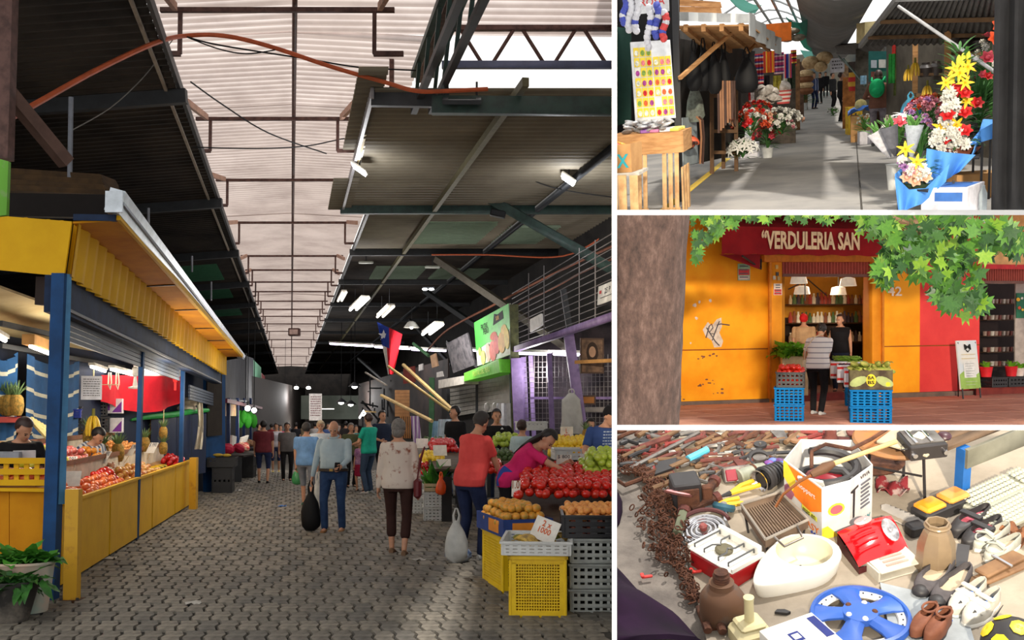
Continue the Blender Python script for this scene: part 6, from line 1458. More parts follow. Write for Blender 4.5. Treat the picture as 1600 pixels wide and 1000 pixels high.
def lane_left():
 plate('partition_screen','dark green wall panel behind the seed board at left','panel',[(950,200,15.5),(986,190,15.5),(986,45,15.5),(950,40,15.5)],mat('panel_bottle',(26,56,48),.7))
 plate('back_drape','black drape behind the seed board and garlands','drape',[(950,215,16.5),(1062,205,17),(1062,-10,17),(950,-10,16.5)],mat('drape_black',(26,26,28),.85))
 SO('stall_post','black square stall post right of the seed board','post',MB().bar(V((a2(1055,100,15.2).x,15.2,0)),a2(1055,-12,15.2),.09,.09),mat('post_black',(24,25,28),.5))
 q=[(993,189,14.6),(1056,184,14.8),(1047,62,15.0),(985,66,14.8)];A,B,C,D=(a2(*p)for p in q);n=(B-A).cross(D-A).normalized()
 o=TG('seed_board','white board covered with rows of yellow seed packets','board',(0,0,0));mb=MB();qpanel(mb,A,B,C,D,.03);PT('backing',mb,mat('board_pale',(206,208,210),.6),o)
 f=lambda u,v:A.lerp(B,u).lerp(D.lerp(C,u),v);cols=[(196,40,48),(220,120,130),(70,120,60),(150,60,130),(206,206,190),(120,150,70),(206,90,50)]
 rnd=random.Random(3)
 for r in RN(7):
  for c in RN(6):
   if(r==6 and c>2)or(r==1 and c==3):continue
   u0=.06+c*.152+(.02 if c>2 else 0);v0=.04+r*.128
   pk=[f(u0,v0)+n*.006,f(u0+.135,v0)+n*.006,f(u0+.135,v0+.115)+n*.006,f(u0,v0+.115)+n*.006]
   mb=MB();qpanel(mb,*pk,.005);s=PT('seed_packet',mb,mat('packet_yellow',(222,196,62),.6,vary=.08)if rnd.random()>.06 else mat('packet_blank',(214,210,196),.6),o)
   pc=MB();um,vm=u0+.0675,v0+.045
   pc.add([f(um+.052*cos(t),vm+.038*sin(t))+n*.008 for t in[2*PI*k/8 for k in RN(8)]],[tuple(RN(8))]);cc=rnd.choice(cols);PT('picture',pc,mat('seed_pic_%d'%cc[1],cc,.7,vary=.3,ns=40),s)
 for i,(x,y0,y1,c,l)in enumerate(((976,-5,35,(60,74,170),'blue braided garland at top left corner'),(984,0,46,(206,44,40),'thick red garland at the top left corner'),(995,-5,48,(206,206,212),'white braided garland beside the thick red one'),(1014,12,74,(206,60,54),'long red white and blue garland left of seed board'),(1026,8,56,(60,74,170),'blue and white garland right of the long red one'),(1038,20,60,(200,60,60),'short red and blue garland nearest the black post'))):
  o=TG('garland',l,'garland',(0,0,0));N=9
  for k in RN(N):
   t=k/(N-1);p=a2(x+3*sin(t*6),y0+(y1-y0)*t,14.2);cc=c if k%3 or i in(1,)else[(206,206,212),(60,74,170),(206,44,40)][(k//3+i)%3];PT('tuft',MB().ell(p,(.05,.05,.055),rotm(jit(40),jit(40),0),7,5),mat('tinsel_%d'%cc[0],cc,.5,bump=.6,bs=90),o)
 o=TG('hanging_sign','white hanging board with reddish lettering cut by the top edge','sign',a2(1020,6,15.4),0);PT('panel',MB().box((0,0,.05),(.46,.02,.34)),mat('board_pale'),o);LTR('ROSA',.1,mat('print_red'),o,(.0,-.012,.03),.34)
 T=TG('slat_table','rough wooden table at the lower left corner of the lane','table',(0,0,0));t0=a2(975,272,12.6)
 PT('table_top',MB().box(t0+V((-.2,.25,0)),(.8,.7,.035)),mat('wood_grey',(176,170,160),.8),T)
 for x in(958,972,990):PT('leg',MB().bar(V((a2(x,300,12.5).x,12.5,0)),a2(x,274,12.5),.1,.03,up=(0,1,0)),M_CRW,T)
 o=carton('carton','cardboard box with teal lettering full of bright sweet packets','carton',t0+V((-.22,.25,.02)),-6,.7,.5,.34,mat('cardboard',(186,142,92),.8,c2=(170,126,80),ns=5));LTR('KOX',.17,mat('ink_teal',(40,140,150),.8),o,(.12,-.252,.14),.4,bold=.03)
 PT('hand_hole',MB().box((.1,-.2505,.27),(.14,.003,.04)),mat('packet_yellow'),o)
 for i in RN(8):SO('sweet_packet','bright red and orange sweet packet in the lettered cardboard box','packet',MB().box((0,0,0),(.13,.09,.03),rotm(jit(30),jit(30),jit(60)),.01),mat('sweet_%d'%(i%3),((206,50,50),(230,150,50),(214,90,120))[i%3],.3),t0+V((-.4+.1*(i%4)+jit(.03),.1+.2*(i//4),.35)),group='sweet packets in the lettered box')
 K=TG('crate_table','wooden counter box standing on two slatted crates','table',(0,0,0));k0=a2(1060,305,13.8);Y=13.8
 for x0,x1 in((985,1012),(1033,1062)):
  for i in RN(3):
   x=x0+(x1-x0)*(i+.5)/3;PT('slat',MB().bar(V((a2(x,300,Y).x,Y,0)),a2(x,238,Y),.055,.02,up=(0,1,0)),M_CRW,K)
  PT('rail',MB().bar(V((a2(x0,300,Y).x,Y+.02,.05)),V((a2(x1,300,Y).x,Y+.02,.05)),.02,.06),M_CRW,K)
 for i in RN(3):PT('slat',MB().bar(V((a2(1066,300,Y).x,Y+.1+i*.3,0)),V((a2(1066,300,Y).x,Y+.1+i*.3,.60)),.02,.14,up=(0,1,0)),M_CRW,K)
 z1,z0=a2(1060,205,Y).z,a2(1060,238,Y).z;xl,xr=a2(950,220,Y).x,a2(1066,220,Y).x
 PT('front_board',MB().box(((xl+xr)/2,Y-.02,(z0+z1)/2),(xr-xl,.03,z1-z0)),M_PLK,K);PT('side_board',MB().box((xr,Y+.45,(z0+z1)/2),(.03,.95,z1-z0)),M_PLK,K);PT('top',MB().box(((xl+xr)/2,Y+.45,z1-.02),(xr-xl,.92,.03)),M_PLK,K)
 sv=mat('packet_silver',(176,178,182),.3,metal=.3)
 for i in RN(30):SO('spice_packet','grey clear spice packet heaped on the wooden counter','packet',MB().ell((0,0,0),(.1,.06,.026),rotm(jit(25),jit(25),jit(80)),8,5),sv if i%3 else mat('packet_smoke',(120,116,114),.3),V((xl+.22+.055*(i%10)+jit(.02),Y+.15+.25*(i//10)+jit(.05),z1+.03+.05*((i*7)%3))),group='spice packets on the wooden counter')
 for i in RN(12):SO('small_box','small purple or pink packet at right end of wooden counter','packet',MB().box((0,0,.02),(.14,.1,.04),rotm(0,0,jit(30)),.006),mat('box_c%d'%(i%4),((130,80,150),(196,120,160),(206,200,206),(216,196,90))[i%4],.5),V((xr-.5+.13*(i%4),Y+.12+.25*(i//4),z1)),group='small packets on the wooden counter')
 o=TG('awning','timber awning with silver sheet edge over the left stalls','awning',(0,0,0))
 pl_part('deck',o,[(1058,40,15.4),(1172,38,15.0),(1216,72,20.5),(1100,76,21)],M_PLK,.02)
 for t in(.12,.37,.62,.88):PT('rafter',MB().bar(a2(1058,44,15.4).lerp(a2(1172,42,15.0),t),a2(1100,80,21).lerp(a2(1216,76,20.5),t),.06,.1),M_PLK,o)
 sh=mat('sheet_silver',(186,188,186),.35,metal=.4,c2=(160,160,158),ns=3)
 PT('edge_sheet',MB().sheet(lambda u,v:a2(1170,34,14.9).lerp(a2(1218,70,20.6),u)+V((.03*sin(u*20),0,.12-.3*v)),16,3,.008),sh,o);PT('edge_sheet',MB().sheet(lambda u,v:a2(1056,30,15.3).lerp(a2(1172,34,14.9),u)+V((0,.03*sin(u*24),.1-.12*v)),16,2,.008),sh,o)
 o=TG('timber_board','orange tan boards on the roof above the silver edge','boards',(0,0,0))
 for i in RN(3):pl_part('board',o,[(1040,32-i*12,17+i*.3),(1128,30-i*9,18+i*.3),(1126,21-i*9,18+i*.3),(1040,21-i*12,17+i*.3)],M_PLK,.03)
 SO('prop','slanting wooden prop under the left awning','prop',MB().bar(a2(1062,122,15),a2(1142,52,16.2),.05,.05),M_PLK);SO('prop','short wooden prop beside the hanging black bags','prop',MB().bar(a2(1168,82,18),a2(1182,68,18.5),.04,.04),M_PLK)
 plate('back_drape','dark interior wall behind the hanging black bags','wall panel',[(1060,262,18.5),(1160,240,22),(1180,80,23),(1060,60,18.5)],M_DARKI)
 bb=mat('bag_black')
 for i,(x,y,Y,w,h,l)in enumerate(((1083,62,16.5,.25,.76,'black bag hanging under the awning, nearest the black post'),(1098,60,17,.24,.8,'black bag hanging second from the black post'),(1115,66,17,.25,.78,'black bag hanging third from the black post'),(1130,62,17.2,.24,.9,'black bag hanging fourth from black post above the straps'),(1166,74,17.4,.38,.7,'wide black bag hanging beside the bright textiles'))):
  plastic_bag('hanging_bag',l,a2(x,y,Y),w,.2,h,bb)
 st=mat('leather_tan',(150,106,76),.6);sk=mat('leather_dark',(72,50,42),.6)
 for i in RN(7):
  x=1122+i*3.6;Y=17;h=82-i*4 if i<5 else 60;SO('belt','leather belt hanging in the row %s from the left'%('first','second','third','fourth','fifth','sixth','last')[i],'belt',MB().bar(a2(x,126,Y),a2(x+1,126+h,Y),.03,.008,up=(0,1,0)),st if i%3 else sk,group='leather belts')
 for i,(x,l)in enumerate(((1143,'tan strap loop hanging right of the belts'),(1147,'dark strap loop beside the tan loop'))):SO('strap',l,'strap',MB().tube([a2(x,126,17.2),a2(x-2,190,17.2),a2(x+2,198,17.2),a2(x+1,126,17.2)],.014,5),st if i==0 else sk)
 wdk=mat('wood_dark',(104,78,56),.75);F=TG('wooden_rack','rough wooden frame rack behind the belts','rack',(0,0,0))
 for x,y0,y1,Y in((1112,120,246,19.5),(1150,120,243,19.8),(1130,130,244,20.5)):PT('upright',MB().bar(V((a2(x,y1,Y).x,Y,0)),a2(x,y0,Y),.07,.07),wdk,F)
 for y in(150,205,238):PT('rail',MB().bar(a2(1112,y,19.5),a2(1152,y,19.7),.04,.06),wdk,F)
 o=TG('stool','dark wooden stool frame left of the white box','stool',g2(1143,246)+V((0,.2,0)))
 for sx in(-1,1):
  for sy in(-1,1):PT('leg',MB().bar((sx*.16,sy*.16,0),(sx*.14,sy*.14,.5),.04,.04),mat('wood_dark'),o)
 PT('seat',MB().box((0,0,.51),(.38,.38,.03)),mat('wood_dark'),o);PT('stretcher',MB().box((0,-.16,.15),(.3,.03,.04)),mat('wood_dark'),o)
 plate('metal_sheet','pale dented metal sheet leaning behind the crate table','sheet',[(1068,260,17.4),(1092,254,18.2),(1088,182,18.4),(1066,184,17.6)],mat('sheet_paleblue',(176,190,196),.5,c2=(150,160,166),ns=4))
 for i,(x,l)in enumerate(((1094,'tan hose hanging beside the pale metal sheet'),(1098,'brown hose hanging right of the tan one'))):SO('hose',l,'hose',MB().tube([a2(x-6,182,17),a2(x,188,17),a2(x+2,215,17),a2(x,256,17)],.018,6),st if i==0 else sk)
 SO('bag','black and orange crumpled bag hung on the pale metal sheet','bag',MB().ell((0,0,0),(.12,.1,.13),rotm(0,20,0),10,7).ell((.08,-.04,.03),(.12,.08,.06),rotm(0,35,0),10,7),mat('bag_blackorange',(36,32,34),.5,c2=(214,96,60),ns=7,lo=.5,hi=.55),a2(1076,222,17.1))
 SO('bag','patterned grey sack with tan cap hanging in the dark stall','bag',MB().loft([[V((cos(t)*w,sin(t)*w*.6,z))for t in[2*PI*k/12 for k in RN(12)]]for z,w in((.28,.05),(.2,.08),(.05,.13),(-.2,.16),(-.3,.1))]).ell((-.02,0,.3),(.08,.08,.05)),mat('sack_grey',(126,134,124),.8,c2=(90,90,84),ns=12),a2(1086,162,18))
 BQ('white pot of coral red roses at the front of left flower bank',g2(1199,247)+V((0,.1,0)),.56,.62,[('rose','red',3),('rose','rose',3),('carnation','pink',1)],34,('pot',.12,.2,mat('pot_white',(206,208,206),.5)),size=.11)
 closed_box('carton','white cardboard box with faint print before the stool','carton',g2(1171,247)+V((0,.2,0)),-4,.36,.34,.31,mat('carton_white'))
 mb=MB();[scribble(mb,-.13,.13,.24-j*.045,.012,-.1725,seed=j+9)for j in RN(4)];c=g2(1171,247)+V((0,.2,0))
 BQ('mass of white carnations behind the coral roses',V((a2(1212,200,22).x,22,.6)),1.0,.4,[('carnation','white',5),('carnation','peach',1)],46,None,size=.13)
 BQ('red and white roses mixed in the middle of left flower bank',V((a2(1172,190,21).x,21,.55)),.7,.5,[('carnation','orange',3),('rose','red',1),('carnation','white',2)],36,None,size=.12)
 BQ('white lilies low at the left end of the flower bank',V((a2(1160,215,19.6).x,19.6,.25)),.5,.34,[('lily','white',3),('carnation','white',1)],22,None,size=.1)
 BQ('orange red blooms above the belts end of the flower bank',V((a2(1182,172,22).x,22,.78)),.6,.4,[('carnation','orange',3),('carnation','red',2)],26,None,size=.11)
 BQ('pink and white blooms at the right end of left flower bank',V((a2(1222,195,22).x,22,.5)),.5,.3,[('carnation','white',3),('carnation','pink',2)],22,None,size=.1)
 for x0,x1,y,Y,l in((1150,1232,226,21.2,'wooden step carrying the white flowers'),(1212,1240,212,24,'wooden bench end at right of the flower bank')):
  A=g2(x0,y);B=V((a2(x1,y,A.y).x,A.y,0));o=TG('bench',l,'bench',(A+B)/2+V((0,.4,0)));w=(B-A).length
  PT('top',MB().box((0,0,.36),(w,.7,.03)),M_PLK,o)
  for sx in(-1,1):PT('leg',MB().box((sx*(w/2-.06),0,.175),(.06,.6,.35)),M_PLK,o)
 hw=mat('wool_white',(206,200,192),.9,c2=(150,140,130),ns=9)
 for i in RN(9):SO('knit_hat','grey and white knitted hat heaped above the flower bank','hat',MB().lathe([(.11,0),(.115,.03),(.09,.09),(.03,.13),(0,.135)],12),hw,a2(1190+(i%5)*6,158-(i//5)*12-(i%2)*4,22.5),group='knitted hats above the flowers',rot=rotm(jit(40),jit(40),0))
 SO('striped_basket','red and white striped basket right of the knitted hats','basket',MB().lathe([(0,0),(.13,0),(.17,.26),(.18,.28),(.15,.27),(0,.2)],14),stripes('basket_stripe',[(190,70,66),(214,200,190)],12,'Z'),a2(1224,162,23.5));SO('sack','pale full sack on top of the striped basket','sack',MB().ell((0,0,.12),(.16,.14,.15)),hw,a2(1224,146,23.5))
 cols=[((206,60,70),(230,220,210),(70,60,150)),((226,110,40),(206,50,60),(240,190,60)),((190,70,130),(220,200,200),(90,60,120)),((60,70,160),(220,220,214),(206,50,60)),((206,48,54),(40,40,50),(230,200,80))]
 for i,(x,y0,y1,w)in enumerate(((1186,84,126,12),(1201,80,110,16),(1217,82,112,14),(1230,84,118,12),(1240,78,100,8))):
  Y=21+i*.8;p=a2(x,y0,Y);ww=w*Y/1600;h=(y1-y0)*Y/1600
  mb=MB();mb.sheet(lambda u,v:V(((u-.5)*ww,.03*sin(u*18),-v*h)),10,4,.006);SO('poncho','bright striped woollen cloth hanging %s from the black bags'%('first','second','third','fourth','fifth')[i],'textile',mb,stripes('poncho_%d'%i,list(cols[i])+[cols[i][0]],9,'X' if i%2 else 'Z'),p)
 for i,(x,y0,y1,c)in enumerate(((1166,128,155,(170,40,44)),(1172,145,158,(206,200,196)),(1196,118,136,(40,36,40)),(1214,118,140,(160,150,60)),(1236,100,134,(50,60,46)),(1229,122,144,(206,206,190)))):
  Y=22.5+i*.3;p=a2(x,y0,Y);h=(y1-y0)*Y/1600;mb=MB();mb.sheet(lambda u,v:V(((u-.5)*.16,.03*sin(u*15),-v*h)),6,3,.006);SO('hanging_cloth',('dark red','white','black','olive yellow','dark green','pale checked')[i]+' cloth hanging below the bright textiles','textile',mb,mat('hung_%d_%d'%(i,c[0]),c,.85,vary=.3,ns=20),p)
 closed_box('roof_box','bright orange box resting on the roof above the textiles','box',a2(1208,66,22),12,.62,.5,.34,mat('box_orange',(232,120,44),.6));SO('bundle','bundle of grey wrapped goods beside the orange roof box','bundle',MB().ell((-.1,0,.08),(.16,.2,.1)).ell((.12,.05,.06),(.16,.2,.08)).ell((0,0,.2),(.16,.2,.07)),mat('bundle_grey',(150,136,116),.8,c2=(110,104,92),ns=9),a2(1238,64,24))
 for i,(x,y0,y1,Y,c)in enumerate(((1243,88,170,27,(74,66,58)),(1250,92,160,33,(130,96,66)),(1256,96,154,40,(92,70,56)),(1262,98,148,50,(130,126,116)))):
  p=a2(x,y1,Y);SO('market_stall',('dark','tan','brown','pale')[i]+' stall front in the row receding on the left','stall',MB().bar(V((p.x-.5,Y,0)),V((p.x-.5,Y,a2(x,y0,Y).z)),1.0,.3,up=(0,1,0)),mat('front_%d'%c[0],c,.8,vary=.3,ns=6))
 SO('basket_bunch','bunch of pale baskets hanging at the far left stalls','baskets',MB().ell((-.2,0,0),(.26,.2,.2)).ell((.2,.1,.1),(.26,.2,.2)).ell((.1,-.1,-.15),(.2,.2,.16)),mat('wicker',(206,180,140),.8,c2=(170,140,100),ns=12),a2(1277,97,34))
 for i in RN(4):SO('goods_stack',('lowest','second','third','topmost')[i]+' brown bundle stacked on the far left stall front','goods',MB().ell((0,0,0),(.26,.2,.13),None,10,6),mat('wicker')if i%2 else mat('hide_brown',(126,84,56),.8),a2(1259,142-i*9,37))
 BQ('dark leafy plant on the floor before the far left stalls',g2(1255,172)+V((0,.3,0)),.9,.9,[('rose','rose',1)],4,('pot',.2,.3,mat('pot_white')),nl=70,L=.4)
lane_left()
def lane_right():
 sl=mat('awning_slate',(92,90,88),.75,c2=(66,64,62),ns=2.2);wd_=mat('wood_stall',(120,92,64),.8,c2=(94,72,52),ns=3)
 o=TG('awning','broad dark corrugated awning over the right flower stall','awning',(0,0,0))
 A,B,C,D=a2(1402,-2,16),a2(1570,-8,13.6),a2(1560,66,19),a2(1344,72,21)
 f=lambda u,v:A.lerp(B,u).lerp(D.lerp(C,u),v);PT('sheet',MB().sheet(lambda u,v:f(u,v)+V((0,0,.02*cos(u*2*PI*22))),110,6,.006),sl,o);PT('edge_rail',MB().bar(A,B,.06,.08),mat('rail_grey',(120,120,120),.5),o);PT('edge_rail',MB().bar(A,D,.06,.08),mat('rail_grey'),o)
 for v in(.35,.7):PT('rafter',MB().bar(f(0,v)-V((0,0,.05)),f(1,v)-V((0,0,.05)),.05,.06),wd_,o)
 pl_part('lower_sheet',o,[(1300,72,34),(1390,62,24),(1372,84,28),(1308,84,44)],sl,.02)
 SO('awning_pole','thin pale pole slanting from the awning edge to the flowers','pole',MB().tube([a2(1404,10,15.6),a2(1554,112,13.6)],.022,8),mat('pole_pale',(176,176,176),.4,metal=.3))
 for i,(a,b,l)in enumerate((((1318,92,30),(1352,134,28),'dark green prop left of person with the backpack'),((1310,88,34),(1345,122,30),'thin dark prop beyond the green one'))):SO('awning_pole',l,'pole',MB().tube([a2(*a),a2(*b)],.025,6),mat('pole_green',(60,84,72),.5))
 closed_box('roof_box','cream box standing on the edge of the right awning','box',a2(1359,66,21.5),20,.36,.4,.36,mat('box_cream',(206,190,140),.7));closed_box('roof_box','flat pale box behind the cream one on the awning','box',a2(1374,50,22),10,.22,.3,.2,mat('box_sand',(176,160,126),.7))
 o=TG('hanging_sign','white paper sign hanging over the lane near the dark suited men','sign',a2(1308,102,34));PT('sheet',MB().box((0,0,0),(.42,.01,.42)),mat('paper_white'),o);mb=MB();[scribble(mb,-.15,.15,.12-j*.1,.04,-.008,seed=j)for j in RN(3)];PT('print_lines',mb,mat('ink_grey'),o)
 plate('backdrop_boards','grey brown back wall of the right flower stall','wall panel',[(1385,240,24),(1600,250,18.5),(1600,40,18.5),(1385,60,24)],mat('stall_taupe',(104,98,88),.85,c2=(78,72,66),ns=1.5))
 for x,y0,y1,Y,l in((1481,48,200,18,'wooden post in the middle of right stall'),(1430,62,200,21,'wooden post left of the hanging bananas')):SO('stall_post',l,'post',MB().bar(V((a2(x,200,Y).x,Y,0)),a2(x,y0,Y),.09,.09),M_PLK)
 for x0,x1,y,Y,l in((1430,1560,148,19.5,'wooden shelf behind the tall flower arrangement'),(1436,1482,116,21.5,'upper wooden shelf behind the bananas'),(1484,1560,84,18.3,'high wooden shelf in the right stall')):SO('shelf',l,'shelf',MB().bar(a2(x0,y,Y),a2(x1,y,Y),.4,.05),wd_)
 plate('counter_screen','white panel under the wooden shelf behind the flowers','panel',[(1430,190,20),(1480,192,19),(1480,152,19),(1430,152,20)],mat('panel_bone',(196,194,186),.7))
 for i,(x,y,l)in enumerate(((1508,70,'dark jar on the high shelf, left'),(1528,72,'dark jar on high shelf, right'),(1462,110,'dark bundle on the upper shelf by the bananas'),(1446,112,'small dark bottle on the upper shelf'))):SO('jar',l,'jar',MB().lathe([(0,0),(.11,0),(.12,.16),(.07,.22),(.07,.26),(0,.26)],12),mat('jar_dark',(58,50,46),.4),a2(x,y+8,18.4 if x>1480 else 21.4))
 for x,y,Y,s,l in((1419,108,19,1.0,'banana bunch hanging left of the pair in right stall'),(1430,98,19,1.15,'large banana bunch hanging right of the pair'),(1449,134,19.3,1.3,'banana hand lying on the wooden shelf')):banana_bunch(l,a2(x,y,Y),20,7,scale=s)
 teal=mat('cloth_teal_dark',(46,104,100),.8)
 o=TG('hanging_organizer','teal cloth organizer with pockets hanging behind the backpack person','organizer',(0,0,0));pl_part('cloth',o,[(1357,128,25),(1386,128,25),(1386,80,25),(1357,80,25)],teal,.02)
 for x0,x1,y0,y1,c in((1361,1370,106,94,(186,196,206)),(1373,1384,106,93,(206,206,200)),(1361,1372,124,112,(120,70,60)),(1375,1385,122,111,(60,120,90))):pl_part('pocket',o,[(x0,y0,24.9),(x1,y0,24.9),(x1,y1,24.9),(x0,y1,24.9)],mat('pocket_%d'%c[0],c,.7),.02)
 for x,y0,y1,w,c,l in((1394,84,124,9,(46,140,62),'bright green scarf hanging right of the organizer'),(1403,78,140,10,(84,92,50),'olive strip hanging beside green scarf'),(1401,70,82,12,(196,60,54),'small red cloth high in the right stall'),(1349,118,130,8,(150,190,214),'small pale blue card left of the backpack person')):
  Y=23.5;ww=w*Y/1600;h=(y1-y0)*Y/1600;mb=MB();mb.sheet(lambda u,v:V(((u-.5)*ww,.02*sin(u*14),-v*h)),6,4,.006);SO('hanging_cloth',l,'textile',mb,mat('lane_cl_%d'%c[0],c,.85,vary=.2,ns=20),a2(x,y0,Y))
 plastic_bag('shopping_bag','sky blue plastic bag hanging beside the red cloth table',a2(1423,144,18.6),.34,.2,.42,mat('bag_skyblue',(86,176,214),.35,transl=.2))
 o=TG('cloth_table','table under a dark red cloth behind the backpack person','table',g2(1398,215)+V((0,.3,0)));PT('cloth',MB().box((0,0,.42),(.62,.8,.84),None,.02),mat('cloth_oxblood',(120,32,34),.8),o);PT('top',MB().box((0,0,.85),(.66,.84,.02)),mat('cloth_oxblood'),o)
 for i in RN(10):SO('sausage','reddish brown round of food on dark red cloth table','food',MB().ell((0,0,.03),(.09,.05,.035),rotm(0,0,jit(80)),8,5),mat('food_red',(150,70,50),.6,c2=(190,120,80),ns=14),g2(1398,215)+V((-.22+.11*(i%5),.1+.3*(i//5),.86)),group='food on the dark red cloth')
 closed_box('carton','white carton on the floor beside the person with backpack','carton',g2(1353,226)+V((0,.25,0)),6,.3,.4,.28,mat('carton_white'));closed_box('carton','red carton left of the white one on the lane floor','carton',g2(1341,222)+V((-.02,.5,0)),6,.14,.4,.24,mat('carton_red',(190,56,52),.7))
 BQ('white flowers with leaves standing in the white carton',g2(1352,226)+V((0,.25,.29)),.34,.36,[('carnation','white',3)],12,None,fol=M_FOLL,size=.07)
 SO('plastic_wrap','crumpled bright blue plastic sheet over goods by the lane','plastic',MB().sheet(lambda u,v:V(((u-.5)*.62,(v-.5)*.5,.12*sin(PI*u)+.06*sin(u*11+v*7))),10,8,.006),mat('plastic_blue',(60,120,214),.35),a2(1347,176,26));
 closed_box('carton','brown carton carrying the blue plastic sheet','carton',V((a2(1347,190,26).x,26,0)),0,.5,.5,a2(1347,180,26).z,mat('cardboard'))
 for i,(x,y,c,l)in enumerate(((1332,193,(214,110,60),'orange crate of fruit on the lane floor'),(1334,172,(230,190,60),'yellow box behind the blue plastic'))):CRS('crate',l,'crate',(g2(x,y)if i==0 else V((a2(x,y,29).x,29,0))),8,.34,.5,.28 if i==0 else .7,mat('crate_c%d'%c[0],c,.6),2,3)
 SO('tan_pot','round tan melon like pot on the blue plastic','pot',fruit('melon'),None,a2(1345,164,26),scale=1.6)
 for x,y0,y1,Y,c,l in((1331,120,165,32,(170,110,60),'orange brown board at a far right stall'),(1338,96,160,36,(60,52,48),'dark stall front beyond the backpack person'),(1326,98,150,44,(150,120,90),'tan stall front far on the right'),(1352,76,150,30,(96,92,84),'grey stall back behind the backpack person'),(1375,128,190,27,(70,52,44),'brown stall counter behind the backpack person')):
  p=a2(x,y1,Y);w=.7;SO('market_stall',l,'stall',MB().bar(V((p.x+.1,Y,0)),V((p.x+.1,Y,a2(x,y0,Y).z)),w,.3,up=(0,1,0)),mat('front_r%d'%c[0],c,.8,vary=.3,ns=6))
 SO('red_barrel','small red and yellow barrel beside the far dark suited man','barrel',MB().lathe([(0,0),(.14,0),(.17,.2),(.15,.5),(0,.5)],12),stripes('barrel_stripe',[(200,50,50),(220,170,60)],4,'Z'),a2(1335,142,31))
# --- blue draped stand with arrangements
 bc=mat('cloth_azure',(86,150,222),.7,c2=(70,132,206),ns=2)
 S=TG('flower_stand','stepped metal stand for flowers under the blue cloth','stand',(0,0,0));mt=mat('stand_dark',(40,38,38),.5)
 for x,y,Y in((1404,292,12.9),(1445,290,12.8),(1522,226,14.2),(1548,226,13.9),(1535,240,13.2),(1490,300,13)):PT('leg',MB().bar(V((a2(x,y,Y).x,Y,0)),a2(x,y-18,Y),.025,.025),mt,S)
 for q in(((1402,292,12.7),(1450,298,12.4),(1456,280,13.6),(1412,276,13.6)),((1450,250,13.4),(1530,246,13.0),(1536,222,14.6),(1462,226,14.6)),((1512,212,14.6),(1558,212,14.2),(1556,188,15.4),(1516,190,15.4))):pl_part('shelf',S,q,mt,.02)
 o=TG('blue_cloth','sky blue cloth draped in steps over the flower stand','cloth',(0,0,0))
 P=[((1399,272),(1408,262)),((1404,296),(1450,268)),((1450,290),(1475,230)),((1476,258),(1480,232)),((1500,252),(1510,228)),((1522,240),(1530,205)),((1534,210),(1536,186)),((1557,212),(1557,187))]
 def bl(u,v):
  t=u*(len(P)-1);i=min(int(t),len(P)-2);w=t-i;Y=12.55+u*1.5
  lo=V((P[i][0][0],P[i][0][1])).lerp(V((P[i+1][0][0],P[i+1][0][1])),w);hi=V((P[i][1][0],P[i][1][1])).lerp(V((P[i+1][1][0],P[i+1][1][1])),w);q=lo.lerp(hi,v)
  return a2(q.x,q.y,Y-.15+v*.6-.06*sin(u*40+v*2))
 PT('drape',MB().sheet(bl,60,10,.008),bc,o)
 def fall(T,B,Y0,Y1,n=14):return MB().sheet(lambda u,v:(lambda t,b:a2(t.x+(b.x-t.x)*v,t.y+(b.y-t.y)*v,Y0+(Y1-Y0)*u-.07*sin(u*n)*(.3+v)-.02))(poly(T,u),poly(B,u)),30,10,.008)
 def poly(P,u):t=u*(len(P)-1);i=min(int(t),len(P)-2);return V(P[i]+(0,)).lerp(V(P[i+1]+(0,)),t-i)
 PT('drape_fall',fall([(1398,276),(1420,296),(1446,294),(1484,256)],[(1406,340),(1412,330),(1440,318),(1478,284)],12.4,12.7),bc,o);PT('drape_fall',fall([(1448,232),(1480,238),(1524,242)],[(1446,292),(1468,286),(1500,268)],12.75,13.0),bc,o);PT('drape_fall',fall([(1520,238),(1530,204),(1558,188)],[(1512,252),(1534,222),(1558,214)],13.1,13.9),bc,o)
 br=mat('pot_terracotta',(130,74,54),.7)
 big=TG('flower_arrangement','tall arrangement of yellow lilies, red roses and white carnations','flowers',a2(1494,244,13.5));k=13.5/1600
 PT('bowl',MB().lathe([(0,0),(.2,.0),(.27,.1),(.28,.11),(.25,.1),(0,.06)],18),br,big)
 random.seed(77);mb=MB()
 for i in RN(150):
  t=random.random();a=runi(0,2*PI);r=.28*(1-t*.75);LF(mb,(cos(a)*r*.5,sin(a)*r*.5,.08+1.15*t),(cos(a),sin(a),.2+t),runi(.12,.26),.035,curl=.3)
 PT('foliage',mb,M_FOL,big)
 PT('stem',MB().tube([(0,0,.05),(.02,0,.6),(.08,0,1.25)],.02,5),M_FOL,big)
 for kind,col,pts,sz in(('lily','yellow',[(1512,105),(1508,130),(1510,158),(1494,196),(1492,108),(1478,130),(1470,200),(1500,115)],.14),('rose','red',[(1496,142),(1508,146),(1507,176),(1508,205),(1479,216),(1481,180),(1526,162)],.13),('carnation','white',[(1484,145),(1492,163),(1478,170),(1488,178),(1474,188),(1482,196),(1475,212),(1490,214),(1498,208),(1470,222),(1484,224),(1498,222),(1478,156),(1486,205),(1466,210),(1502,216),(1472,232),(1490,232),(1462,222),(1508,226),(1480,170),(1494,172),(1488,150)],.15)):
  for x,y in pts:
   p=a2(x,y,13.5-.22+jit(.06))-a2(1494,244,13.5);bloom(big,kind,col,p,V((p.x*1.2,-1,.45)),sz*runi(.9,1.12))
 for x,y in((1505,95),(1513,92),(1488,122),(1498,98)):PT('bud',MB().ell(a2(x,y,13.4)-a2(1494,244,13.5),(.03,.03,.09),None,8,6),mat('bud_yellow',(210,206,70),.6),big)
